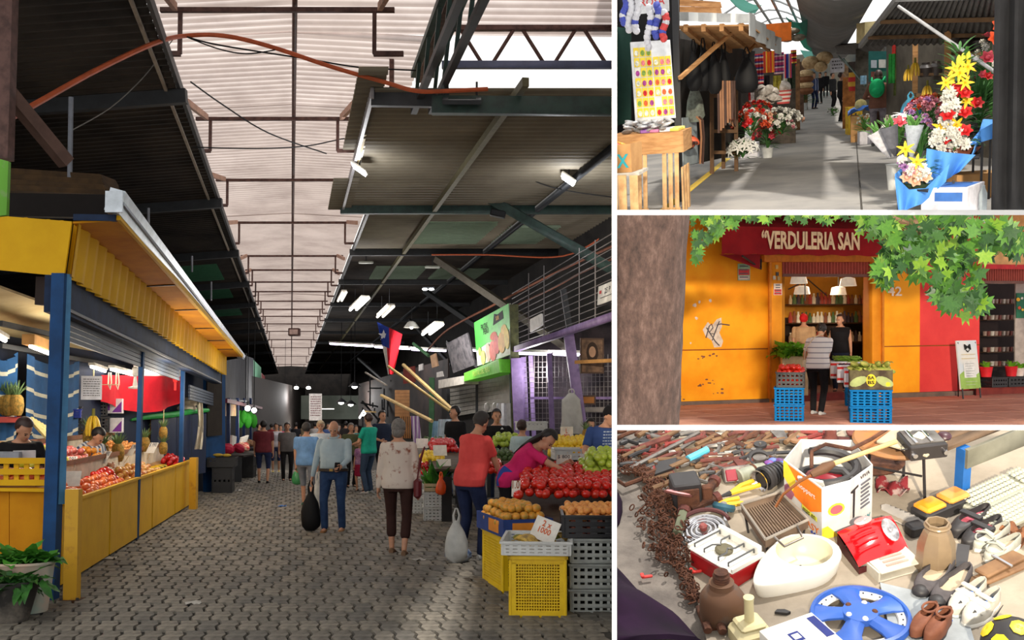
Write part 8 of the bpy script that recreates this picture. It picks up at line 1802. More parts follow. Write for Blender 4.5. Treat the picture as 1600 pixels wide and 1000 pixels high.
 for i in RN(2):PT('text_line',MB().bar(f(.25,.29-i*.05)+n*.012,f(.8-.1*i,.29-i*.05)+n*.012,.025,.004),mat('sign_chalk'),o)
 for u in(.06,.94):PT('leg',MB().bar(f(u,0),f(u,.18),.025,.025),M_STEEL,o);PT('leg',MB().bar(f(u,0)+V((0,.75,0)),f(u,.97),.025,.025),M_STEEL,o)
 zs=.165
 for x,y,w_,l in((1553,590,.42,'black crate on the right step behind the pavement sign'),(1585,588,.62,'wide black crate on the right step carrying red pots')):q=wp(x,600,.0+.1);CRS('crate',l,'crate',V((q.x,q.y,zs)),degrees(WNG),w_,.36,.22,M_BLKP,2,6,hole=.5)
 for x,s,c,l in((1541,1.0,(214,40,50),'red pot with small plant behind the pavement sign'),(1580,1.0,(206,36,46),'red pot with seedling on the wide black crate'),(1593,.8,(220,206,200),'white pot with seedling at the right picture edge')):
  q=wp(x,600,.12);o=TG('plant_pot',l,'plant',V((q.x,q.y,zs+.225)));PT('pot',MB().lathe([(0,0),(.1*s,0),(.13*s,.2*s),(.14*s,.22*s),(.12*s,.2*s),(0,.18*s)],16),mat('pot_%d'%c[0],c,.4),o);mb=MB();random.seed(x);[LF(mb,(jit(.04),jit(.04),.18*s),(jit(.7),jit(.7),1),.2,.07,curl=.4)for _ in RN(12)];PT('plant',mb,mat('chard_green'),o)
shop_goods()
def shop_people():
 dk=mat('cloth_black')
 st=stripes('tee_striped',[(222,216,214)]*5+[(120,116,130)],11,'Z');p=g3(1277,648)
 i=PSN('woman in white striped tee and black trousers bending to the greens',p,158,1.62,1.24,sex='f',lean=16,top=st,hem=.80,bottom=dk,shoe=mat('shoe_white'),style='tied',hair=mat('hair_black'),ha=(.0,-.34,.95),hb=(.36,-.34,.92),head=(10,14),fa=(-.1,.08),fb=(.1,-.06),skin='tan')
 o=TG('handbag','small cream shoulder bag hanging on the striped tee woman','bag',i['obj'].matrix_world.translation*0);o.matrix_world=i['obj'].matrix_world@MTr((.2,.0,.86));PT('body',MB().box((0,0,0),(.07,.2,.2),None,.02),mat('leather_cream',(206,186,156),.6),o);PT('strap',MB().tube([(0,.08,.1),(-.04,.13,.3),(-.2,.12,.5),(-.3,.0,.55)],.009,5),mat('leather_cream'),o)
 q=wp(1313,600,-.55);PSN('woman in black sleeveless top and dark trousers standing in the shop door',V((q.x,q.y,.12)),-8,1.66,1.12,sex='f',top=dk,sleeve='none',bottom=mat('cloth_ink'),hair=mat('hair_brown'),head=(-28,6),hb=(.24,-.16,.86),skin='tan',style='bob')
 q=wp(1256,590,-1.6);PSN('man in tan tee and red cap with his back turned inside the shop',V((q.x,q.y,.12)),175,1.68,1.15,top=mat('cloth_sand',(196,160,120),.85),style='cap',hair=mat('cap_red',(206,36,40),.8),bottom=mat('denim_slate'))
shop_people()
def street_tree():
 bk=bpy.data.materials.new('bark');bk.use_nodes=True;k=NT(bk);vec=k.coord((1,1,.45));n=k.noise(16,8,vec,.75)
 k.lk(k.ramp(n,[(.3,(52,37,32)),(.52,(88,66,58)),(.7,(122,98,88))]),k.b.inputs['Base Color']);k.b.inputs['Roughness'].default_value=.9;k.bump(n,.9,.06)
 Y=8.6;c0=a3(1000,400,Y);o=TG('street_tree','thick tree trunk standing close at left with maple leaved branches','tree',V((c0.x,Y,0)))
 R=[];rnd=random.Random(6)
 for z in[i*.16 for i in RN(-1,22)]:
  q=a3(1082-(0 if z>2.6 else(2.6-z)*14),500,Y);rr=.40+.02*sin(z*3);cx=q.x-rr
  R.append([V((cx-c0.x+rr*(1+.05*sin(3*t+z*2)+rnd.uniform(-.015,.015))*cos(t),rr*sin(t),z))for t in[2*PI*j/28 for j in RN(28)]])
 PT('trunk',MB().loft(R),bk,o,sharp=180)
 lm=[mat('maple_%d'%i,c,.45,c2=d,ns=5,transl=.3)for i,(c,d)in enumerate((((66,112,36),(84,130,42)),((46,86,34),(62,102,38)),((110,150,46),(136,164,56)),((34,68,30),(48,84,36))))]
 out=[]
 for a,r in((-90,.15),(-62,.55),(-40,.42),(-10,.9),(20,.5),(50,.98),(70,.55),(90,1.12),(110,.55),(130,.98),(160,.5),(190,.9),(220,.42),(242,.55)):out.append((cos(R_(a))*r,sin(R_(a))*r))
 pro=[]
 for m in lm:
  vs=[V((0,0,0))]+[V((x,y,-.16*(x*x+y*y)+.05*(i%2)))for i,(x,y)in enumerate(out)];n=len(out);mb=MB().add(vs,[(0,1+i,1+(i+1)%n)for i in RN(n)]);mb.tube([V((0,-.1,0)),V((0,-.9,.1))],.025,4);pro.append(mb.mesh('leaf',m,True,60))
 def clump(P,n,size,Y0,spread):
  L=[]
  for _ in RN(n):
   x,y,rx,ry=rnd.choice(P);t,q=rnd.uniform(0,2*PI),sqrt(rnd.random());L.append((a3(x+rx*q*cos(t),y+ry*q*sin(t),Y0+rnd.uniform(-spread,spread)),size*rnd.uniform(.7,1.15)))
  return L
 A=clump([(1440,350,60,30),(1400,370,22,40),(1398,408,20,24),(1380,425,10,18),(1470,390,55,40),(1500,430,42,40),(1512,470,30,24),(1480,455,22,24),(1455,410,40,30),(1520,380,40,40),(1570,372,26,16),(1480,345,90,18),(1362,350,22,20)],400,.088,8.2,.7)
 B=clump([(1150,338,60,8),(1250,338,90,9),(1330,340,60,10),(1096,352,18,22),(1130,346,24,14),(1100,372,12,10),(1088,392,7,16),(1120,356,10,14)],160,.075,11.5,.6)
 C=clump([(1560,375,30,14),(1590,390,16,20),(1545,360,26,16)],40,.075,8.6,.4)
 Q=sorted(A+B+C,key=lambda q:-q[1]/(q[0].y));rest=[MB()for _ in lm]
 for i,(p,s)in enumerate(Q):
  j=rnd.choice((0,0,1,1,2,3));M=MTr(p-V((c0.x,Y,0)))@(MRo(rnd.uniform(0,2*PI),3,'Z')@rotm(rnd.uniform(95,165),rnd.uniform(-35,35),0)@MRo(rnd.uniform(-.6,.6),3,'Z')if rnd.random()<.35 else rotm(rnd.uniform(60,125),rnd.uniform(-40,40),rnd.uniform(-50,50))@MRo(PI+rnd.uniform(-.7,.7),3,'Z')).to_4x4()@Matrix.Scale(s,4)
  if i<298:l=bpy.data.objects.new('leaf',pro[j]);COL.objects.link(l);l.parent=o;l.matrix_local=M
  else:
   me=pro[j];rest[j].add([v.co for v in me.vertices],[tuple(f.vertices)for f in me.polygons],M)
 for j,mb in enumerate(rest):PT('leaves',mb,lm[j],o,kind='stuff')
 br=mat('twig_brown',(104,80,62),.9)
 for P in([(1330,326),(1380,336),(1420,350),(1470,380),(1505,430)],[(1420,330),(1440,370),(1450,400)],[(1390,336),(1396,390),(1390,440)],[(1480,326),(1530,350),(1580,372)]):PT('branch',MB().tube([a3(x,y,8.3)-V((c0.x,Y,0))for x,y in P],[.03,.025,.02,.012,.008][:len(P)],6),br,o)
 PT('branch',MB().tube([V((0,0,3.2)),a3(1200,300,9.5)-V((c0.x,Y,0)),a3(1340,322,8.6)-V((c0.x,Y,0))],[.12,.08,.05],8),bk,o)
 o=TG('flower','red blossom showing between the hanging maple leaves','flower',a3(1412,412,8.6));bloom(o,'carnation','red',(-.05,0,.06),(0,-1,.2),.14);bloom(o,'carnation','red',(.06,0,-.03),(0,-1,.2),.14);PT('stem',MB().tube([(0,.02,0),(.02,.05,.4)],.01,5),br,o)
street_tree()
spot_lamp('street_spot',P3.M@V((3.0,-16,4.6)),P3.M@wp(1310,520),44000,17,(1,.88,.7),.35,.3)  # added warm spot standing in for sunlight on the shop front
CUR=P1
# ============ ROOM 4: the flea market ground
CUR=P4;g4=P4.g
def aim(p,q):
 a,b=g4(*p),g4(*q);d=b-a;return a,degrees(atan2(d.y,d.x)),d.length
rust=mat('rust_brown',(96,62,46),.85,c2=(62,42,36),ns=14,bump=.3,bs=80);rred=mat('rust_red',(108,62,56),.8,c2=(80,48,44),ns=12,bump=.2,bs=80);stl=mat('steel_old',(120,116,112),.45,metal=.5,c2=(86,78,74),ns=14);blk=mat('iron_black',(40,38,40),.55,vary=.25);wdh=mat('handle_wood',(116,90,66),.75,c2=(88,66,50),ns=8,stretch=(1,1,5));cream=mat('plastic_cream',(206,194,150),.4,vary=.06);wht=mat('enamel_white',(228,226,218),.3,vary=.03);chrome=mat('chrome',(206,206,210),.15,metal=1,vary=0)
def flea_ground():
 struct('floor',MB().quad((-4,1.2,-.01),(4,1.2,-.01),(4,10,-.01),(-4,10,-.01)),mat('asphalt_grit',(128,120,112),.9,c2=(100,93,88),ns=6,bump=.35,bs=60))
 E=[(1024,640),(1040,740),(1062,800),(1080,900),(1110,1030)];P=[g4(*e)for e in E]
 def f(u,v):
  t=u*4;i=min(int(t),3);a=P[i].lerp(P[i+1],t-i);b=V((3.4,a.y,0));q=a.lerp(b,v);return q+V((0,0,.012+.012*sin(q.x*9+q.y*4)*sin(q.y*7)))
 SO('ground_cloth','dusty beige cloth spread on the ground under all the wares','cloth',MB().sheet(f,40,50,.004),mat('cloth_dust',(158,147,132),.9,c2=(134,124,110),ns=2.5,bump=.25,bs=14))
 SO('paper_sheet','pale grey paper lying under the blue wheel and grey shoes','paper',MB().sheet(lambda u,v:g4(1395+130*u-20*v,1010-(100-30*u)*v,.03+.006*sin(u*8+v*5)),10,8,.003),mat('paper_ash',(150,156,160),.8))
 pv=mat('cloth_aubergine',(34,12,38),.95,c2=(20,8,24),ns=3);A=g4(1010,1010)
 SO('cloth_heap','dark purple cloth heap filling the lower left corner','cloth',MB().sheet(lambda u,v:g4(930+195*u,862+158*u+(1-v)*10,.02)+V((-1.3*v*.8,-1.0*v,.34*sin(PI*min(1,v*.8))**.6+.02*sin(u*13))),20,12,.02),pv)
 SO('cloth_heap','narrow strip of dark purple cloth at left edge beside the chain','cloth',MB().ell(g4(956,800),(.055,.2,.05),rotm(0,0,6),12,8),pv)
flea_ground()
def chains():
 st=random.getstate();random.seed(4);lk=MB().torus((0,0,0),.012,.0037,None,10,5,1.4,.8).mesh('link',rust)
 for l,P,w,n in(('rusty chain heaped thickly beside the white camp stove',[(1034,775),(1036,810),(1044,850),(1052,890)],.055,295),('rusty chain end trailing down to the bottle jack',[(1060,885),(1078,920),(1090,948)],.018,110),('rusty chain end running up to the picture edge',[(968,712),(985,745),(1010,745),(1028,775)],.028,190)):
  o=TG('chain',l,'chain',(0,0,0))
  for i in RN(n):
   t=random.random()*(len(P)-1);j=int(t);p=g4(P[j][0]+(P[j+1][0]-P[j][0])*(t-j),P[j][1]+(P[j+1][1]-P[j][1])*(t-j))+V((random.gauss(0,w),random.gauss(0,w*.8),.03+random.random()*w*.7))
   k=bpy.data.objects.new('link',lk);COL.objects.link(k);k.parent=o;k.matrix_local=MTr(p)@rotm(jit(70),jit(70),jit(180)).to_4x4()
 random.setstate(st)
chains()
def tool(kind,p,rz,L,m,label,group,cat='tool'):
 o=TG(kind,label,cat,p+V((0,0,.03)),rz,group);h=L/2
 if kind=='wrench':
  PT('shaft',MB().box((0,0,0),(L*.8,.022,.01),bev=.003),m,o)
  for s in(-1,1):PT('jaw',MB().prism([(s*h*.72,-.014),(s*h*.9,-.032),(s*h,-.026),(s*h*.9,-.006),(s*h*.9,.006),(s*h,.026),(s*h*.9,.032),(s*h*.72,.014)][::s],.014,None,-.007),m,o)
 elif kind=='pliers':
  for s in(-1,1):PT('handle',MB().tube([(-h,s*.04,0),(-h*.4,s*.035,0),(h*.3,s*.008,0),(h*.5,-s*.01,0),(h,-s*.004,0)],[.011,.012,.014,.012,.005],6),m,o)
  PT('rivet',MB().cyl((h*.36,0,-.015),(h*.36,0,.016),.014,.014,8),stl,o)
 elif kind=='hammer':
  PT('handle',MB().tube([(-h,0,0),(0,0,0),(h*.9,0,0)],[.015,.013,.012],7),wdh,o);PT('head',MB().bar((h*.85,-.06,0),(h*.85,.05,0),.032,.034,bev=.006).bar((h*.85,.05,0),(h*.85,.1,0),.014,.03),m,o)
 elif kind=='screwdriver':
  PT('handle',MB().lathe([(0,-h),(.014,-h+.005),(.017,-h*.6),(.012,-h*.2),(0,-h*.2)],8,rot=rotm(0,90,0)),m,o);PT('shank',MB().cyl((-h*.2,0,0),(h,0,0),.006,.004,6),stl,o)
 elif kind=='hatchet':
  PT('handle',MB().tube([(-h,0,0),(h*.9,0,0)],.014,7),wdh,o);PT('blade',MB().prism([(h*.6,-.02),(h,-.03),(h*1.05,.09),(h*.45,.1)],.02,None,-.01),m,o)
 elif kind=='clamp':
  PT('frame',MB().tube([(-h,.05,0),(-h,-.04,0),(h,-.04,0),(h,.05,0)],.012,6),m,o);PT('screw',MB().cyl((h*.2,.04,0),(h*1.4,.04,0),.008,.008,6),stl,o)
 elif kind=='file':
  PT('handle',MB().lathe([(0,-h),(.012,-h+.004),(.016,-h*.7),(.01,-h*.45),(0,-h*.45)],8,rot=rotm(0,90,0)),wdh,o);PT('blade',MB().box((h*.25,0,0),(L*.72,.026,.008),taper=1),m,o)
 else:PT('bar',MB().tube([(-h,0,0),(-h*.3,.01,0),(h*.6,0,0),(h,.04,0)],[.012,.012,.012,.008],6),m,o)
 return o
def tools():
 st=random.getstate();random.seed(15);ms=((rred,'rusty red'),(rust,'rusty brown'),(blk,'black iron'),(stl,'worn steel'),(mat('paint_tool_red',(136,56,52),.6,c2=(104,48,46),ns=9),'red painted'))
 K=('wrench','pliers','hammer','screwdriver','hatchet','clamp','file','pry_bar')
 for r in RN(11):
  y=662+r*9.2;x=974+r*3
  while x<1290-max(0,r-6)*40:
   if not(1205<x<1260 and y>690)and not(1030<x<1100 and y>742):
    k=random.choice(K);m,c=random.choice((ms[0],ms[0],ms[0],ms[1],ms[1],ms[1],ms[2],ms[2],ms[3],ms[4],ms[4]));tool(k,g4(x+jit(6),y+jit(3))+V((0,0,random.random()*.02)),38+jit(32),runi(.13,.26),m,'%s %s among the old tools along the top'%(c,k.replace('_',' ')),'%s %s in the tool field'%(c,k.replace('_',' ')))
   x+=runi(15,24)
 random.setstate(st)
 for(a,b,w,m,l)in(((972,715),(1060,672),.014,wdh,'long wooden handle slanting at top left of the tools'),((985,732),(1092,676),.012,stl,'long pale steel bar slanting across the top left tools'),((1020,764),(1070,744),.016,wdh,'wooden handle below the black trowel'),((1000,700),(1046,684),.02,rred,'thick red bar at the top left of tools')):
  SO('long_handle',l,'tool',MB().tube([g4(*a,.05),g4(*b,.06)],w,7),m)
 a,rz,L=aim((1076,733),(1106,720));o=TG('chisel','chisel with bright light blue handle among the tools','tool',a+V((0,0,.06)),rz);PT('handle',MB().cyl((0,0,0),(L,0,.01),.022,.02,10),mat('handle_skyblue',(86,176,206),.4),o);PT('blade',MB().bar((-.12,0,0),(0,0,0),.03,.01),wdh,o)
 a,rz,L=aim((1024,757),(1058,730));o=TG('trowel','black pointed trowel blade above the rusty chain','tool',a+V((0,0,.05)),rz);PT('blade',MB().prism([(0,0),(L*.55,-.05),(L,0),(L*.6,.06)],.012),blk,o);PT('shank',MB().bar((L*.9,0,0),(L*1.4,.02,0),.02,.014),rust,o)
 for x,y,r,m,l in((1247,687,.05,mat('disc_tan',(136,104,80),.7),'flat tan disc at the top of tools above the carton'),(1188,697,.034,blk,'small grey black disc among the upper tools'),(1268,706,.06,rust,'rusty brown disc behind the printed carton'),(1345,677,.075,rred,'rusty red lid at the top edge right of the tools')):
  o=TG('disc',l,'disc',g4(x,y,.04));PT('plate',MB().lathe([(0,0),(r,0),(r*1.04,.008),(r,.016),(r*.3,.012),(0,.012)],20),m,o);PT('boss',MB().cyl((0,0,.01),(0,0,.022),r*.2,r*.16,10),stl,o)
 o=TG('funnel','rusty red funnel shaped casting at top right of tools','casting',g4(1298,694,.02));PT('base',MB().prism([(-.1,-.06),(.09,-.07),(.1,.05),(-.08,.07)],.02),rred,o);PT('neck',MB().lathe([(.05,.02),(.03,.06),(.03,.1),(.045,.11),(.03,.12)],14),rred,o)
 o=TG('toy_flower','blue and purple toy flower among the tools beside the carton','toy',g4(1212,724,.05))
 for i in RN(6):PT('petal',MB().ell((.035*cos(i),.035*sin(i),0),(.026,.02,.014),None,8,5),mat('petal_b%d'%(i%2),((90,110,190),(110,60,130))[i%2],.5),o)
 o=TG('tape_reel','silver and black reel among tools above the red lamp','reel',g4(1187,718,.04));PT('rim',MB().torus((0,0,0),.055,.014,rotm(20,10,0),18,6),blk,o);PT('hub',MB().cyl((0,0,-.01),(0,0,.015),.036,.036,14),stl,o)
tools()
def flea_left():
 o=TG('rusty_box','rusty black iron box above the silver spiral plate','box',g4(1075,800),18);PT('case',MB().box((0,.04,.09),(.14,.14,.17),None,.008),blk,o);PT('door',MB().box((0,-.035,.09),(.11,.012,.12),None,.004),rust,o);PT('lug',MB().box((.1,.0,.07),(.05,.04,.14),None,.006),rust,o)
 o=TG('pink_disc','dusty pink oval reflector lying on the rusty box','reflector',g4(1060,770,.13),10,rot=rotm(-25,10,0));PT('lens',MB().ell((0,0,0),(.066,.036,.012),None,16,6),mat('reflector_pink',(196,138,140),.4),o);PT('rim',MB().torus((0,0,-.004),.062,.007,None,18,5,1.06,.6),rred,o)
 for a,b,l in(((1030,792),(1058,778),'rusty pipe stub left of rusty box'),((1100,790),(1118,765),'rusty bracket right of rusty box'),((1080,806),(1124,792),'dark bar in front of the rusty box'),((1058,846),(1070,812),'green grey tin beside the chain')):p,rz,L=aim(a,b);o=TG('scrap_iron',l,'scrap',p+V((0,0,.04)),rz);PT('bar',MB().tube([(0,0,0),(L,0,.02)],.024,7),rust if 'green' not in l else mat('tin_greengrey',(104,108,88),.6),o);PT('collar',MB().cyl((L*.85,0,.015),(L*1.02,0,.02),.032,.032,10),rred,o)
 o=TG('brake_lamp','rectangular lamp with two dark red panes among the tools','lamp',g4(1152,754),18);PT('housing',MB().box((0,0,.05),(.15,.05,.085),rotm(-35,0,0),.006),stl,o)
 for x in(-.035,.035):PT('lens',MB().box((x,-.028,.064),(.058,.012,.06),rotm(-35,0,0),.004),mat('lens_wine',(140,22,46),.3),o)
 a,rz,L=aim((1154,760),(1194,747));o=TG('tin_can','grey green metal cylinder left of the black coil','can',a+V((0,0,.05)),rz);PT('body',MB().lathe([(0,0),(.045,0),(.048,.01),(.044,.02),(.044,L*.6),(.048,L*.62),(.04,L),(0,L)],18,rot=rotm(0,90,0)),mat('tin_sage',(140,144,130),.5,c2=(110,112,96),ns=7),o);PT('band',MB().torus((L*.6,0,0),.046,.006,rotm(0,90,0),18,5),rust,o)
 a,rz,L=aim((1190,766),(1224,748));o=TG('horn','black ribbed coil horn with bright rim in front of the carton','horn',a+V((0,0,.06)),rz);[PT('ring',MB().torus((L*(.15+.14*i),0,0),.055-.003*i,.011,rotm(0,90,0),18,6),blk,o)for i in RN(6)];PT('bell',MB().lathe([(.05,.0),(.062,-.02),(.056,-.02),(.03,.02)],18,rot=rotm(0,90,0)),chrome,o);PT('core',MB().cyl((0,0,0),(L,0,0),.038,.03,12),blk,o)
 o=TG('pulley','dark teal round pulley tool with steel hub','tool',g4(1131,792,.05),0);PT('rim',MB().lathe([(.02,-.014),(.052,-.018),(.058,0),(.052,.018),(.02,.014)],20,rot=rotm(-30,10,0)),mat('paint_deepteal',(44,84,100),.4),o);PT('hub',MB().cyl((0,0,-.01),(0,-.012,.024),.02,.018,12),stl,o);PT('bracket',MB().tube([(.01,-.03,.0),(.015,-.1,-.02),(0,-.16,-.03)],.014,6),chrome,o)
 for a,b,l in(((1142,784),(1182,768),'upper yellow handled pliers above the grill pan'),((1120,804),(1158,796),'lower yellow handled tool left of the grill pan')):p,rz,L=aim(a,b);o=TG('pliers',l,'tool',p+V((0,0,.05)),rz);[PT('handle',MB().tube([(0,0,0),(L*.5,s*.02,.005),(L,s*.026,0)],.013,7),mat('handle_yellow',(222,176,40),.45),o)for s in(-1,1)];PT('jaw',MB().tube([(0,0,0),(-.06,.004,0)],[.014,.006],6),blk,o)
 o=TG('spiral_plate','shiny silver plate of rings with a red knob beside the stove','plate',g4(1101,834,.02),0,rot=rotm(8,-6,0));PT('plate',MB().lathe([(0,.02),(.11,.0),(.125,.012),(.12,.02),(.1,.012),(0,.03)],28),stl,o)
 for r in(.035,.058,.08,.102):PT('ring',MB().torus((0,0,.026),r,.008,None,26,6),chrome,o)
 PT('knob',MB().lathe([(.016,.02),(.02,.05),(.012,.06),(0,.06)],12),mat('knob_wine',(140,70,66),.5),o);PT('handle_ring',MB().tube([(.125*cos(t),.125*sin(t)+.02,.03)for t in[.4+2.3*k/10 for k in RN(11)]],.011,6),mat('iron_maroon',(84,50,50),.6),o)
 a,b,d=g4(1143,896,.1),g4(1194,868,.1),g4(1081,852,.1);rz=degrees(atan2(b.y-a.y,b.x-a.x));W=(b-a).length;D=(d-a).length
 o=TG('camp_stove','white topped camp stove with red sides and one burner','stove',V((a.x,a.y,0)),rz);red=mat('enamel_red',(176,26,30),.35,c2=(150,22,28),ns=5);cc=V((W/2,D/2*.98,0))
 PT('body',MB().box(cc+V((0,0,.045)),(W*.98,D*.96,.09),None,.008),red,o);PT('top',MB().box(cc+V((0,0,.097)),(W,D,.014),None,.005),wht,o);PT('splash_back',MB().box(cc+V((W/2-.012,0,.125)),(.024,D*.92,.05),None,.006),wht,o)
 for y in(-.5,.5):PT('rim',MB().box(cc+V((0,y*D*.97,.11)),(W*.98,.012,.016)),wht,o)
 gr_=mat('grate_grey',(92,92,92),.4,metal=.4)
 for t,m in((.12,0),(.34,.1),(.66,-.1),(.88,0)):x0,x1=W*.08,W*.86;y=D*t;PT('grate_bar',MB().tube([(x0,y,.112),(x0,y,.13),(W*.33,y,.13),(W*.47,y+m*D*.8,.13),(W*.6,y,.13),(x1,y,.13),(x1,y,.112)],.0045,5),gr_,o)
 PT('burner',MB().lathe([(.0,.104),(.04,.104),(.042,.118),(.032,.126),(0,.126)],18,c=(W*.47,D*.5,0)),mat('burner_olive',(104,98,78),.6),o)
 q=[g4(1196,843,.15),g4(1263,812,.15),g4(1220,769,.15),g4(1158,788,.15)];c=(q[0]+q[1]+q[2]+q[3])/4;o=TG('grill_pan','square ribbed brown grill pan standing on thin legs','pan',V((c.x,c.y,0)));q=[p-V((c.x,c.y,0))for p in q];pn=mat('pan_brown',(110,92,76),.6,c2=(84,68,58),ns=7)
 mb=MB();i4=[p.lerp(V((0,0,.15)),.1)-V((0,0,.03))for p in q];mb.add(q+i4+[p-V((0,0,.045))for p in q],[(0,1,5,4),(1,2,6,5),(2,3,7,6),(3,0,4,7),(4,5,6,7),(1,0,8,9),(2,1,9,10),(3,2,10,11),(0,3,11,8),(11,10,9,8)]);PT('pan',mb,pn,o)
 for i in RN(15):t=(i+.5)/15;PT('rib',MB().bar(i4[0].lerp(i4[1],t)+V((0,0,.004)),i4[3].lerp(i4[2],t)+V((0,0,.004)),.007,.008),pn,o)
 for k in RN(4):PT('rim',MB().tube([q[k],q[(k+1)%4]],.007,6),mat('rim_grey',(132,124,114),.5),o)
 for k in(0,1,3):PT('leg',MB().tube([q[k]*.9-V((0,0,.02)),V((q[k].x*.8,q[k].y*.8,0))],.006,5),blk,o)
 h=q[0].lerp(q[1],.45);d=(q[1]-q[0]).normalized();e=V((d.y,-d.x,0));PT('loop_handle',MB().tube([h-d*.07,h-d*.06+e*.06-V((0,0,.03)),h+d*.05+e*.06-V((0,0,.03)),h+d*.07],.006,6),stl,o)
 o=TG('bottle_jack','squat rusty bottle jack with ribbed neck at the chain end','jack',g4(1130,972),0);PT('base',MB().box((.0,.02,.015),(.2,.17,.03),rotm(0,0,20),.006),rust,o);PT('body',MB().lathe([(0,.03),(.088,.03),(.092,.06),(.09,.13),(.07,.165),(.05,.18),(.046,.2),(.05,.205),(.038,.21),(0,.21)],22,sx=1.05),mat('jack_brown',(100,72,54),.65,c2=(80,84,84),ns=6,lo=.5,hi=.75),o)
 PT('neck',MB().lathe([(.034,.205),(.036,.215),(.03,.22),(.036,.226),(.03,.232),(.036,.238),(.03,.245),(.03,.255),(0,.255)],16),rust,o);[PT('bolt',MB().cyl((x,-.09,.05),(x+.01,-.125,.045),.02,.018,8),rust,o)for x in(-.06,.0,.06)]
 o=TG('cream_stand','cream plastic square stand with upright peg at the bottom edge','stand',g4(1172,1004),0);PT('base',MB().box((0,0,.045),(.15,.13,.09),rotm(0,0,30),.02),cream,o);PT('step',MB().box((0,0,.1),(.11,.1,.025),rotm(0,0,30),.01),cream,o);PT('peg',MB().lathe([(.02,.1),(.019,.2),(.022,.225),(0,.23)],14),cream,o)
 a,b=g4(1186,985,.16),g4(1268,956,.16);rz=degrees(atan2(b.y-a.y,b.x-a.x));W=(b-a).length;o=TG('white_box','white carton with two dark blue marks at the bottom edge','box',V((a.x,a.y,0)),rz);PT('carton',MB().box((W/2,-.11,.08),(W,.22,.16),None,.003),wht,o);nv=mat('print_navy',(44,54,120),.6)
 PT('blue_mark',MB().box((W*.9,-.09,.161),(.035,.13,.002)),nv,o);PT('blue_mark',MB().box((W*.42,-.10,.161),(.045,.055,.002)),nv,o);PT('pale_mark',MB().box((W*.42,-.10,.1625),(.03,.03,.001)),wht,o)
 for x,y,l in((1088,893,'red plastic clip lying beside the stove'),(1011,901,'red plastic clip alone on the grey asphalt')):o=TG('clip',l,'clip',g4(x,y,.02),20);PT('bar',MB().box((0,0,0),(.05,.014,.012),None,.003),mat('plastic_redclip',(226,60,54),.5),o);PT('tab',MB().box((-.02,.008,.005),(.016,.03,.012),None,.003),mat('plastic_redclip'),o)
 SO('scrap','black fragment lying on the cloth below the white bedpan','scrap',MB().prism([(-.03,-.01),(.02,-.012),(.035,0),(.01,.014),(-.02,.01)],.012),blk,g4(1222,958,.02))
flea_left()
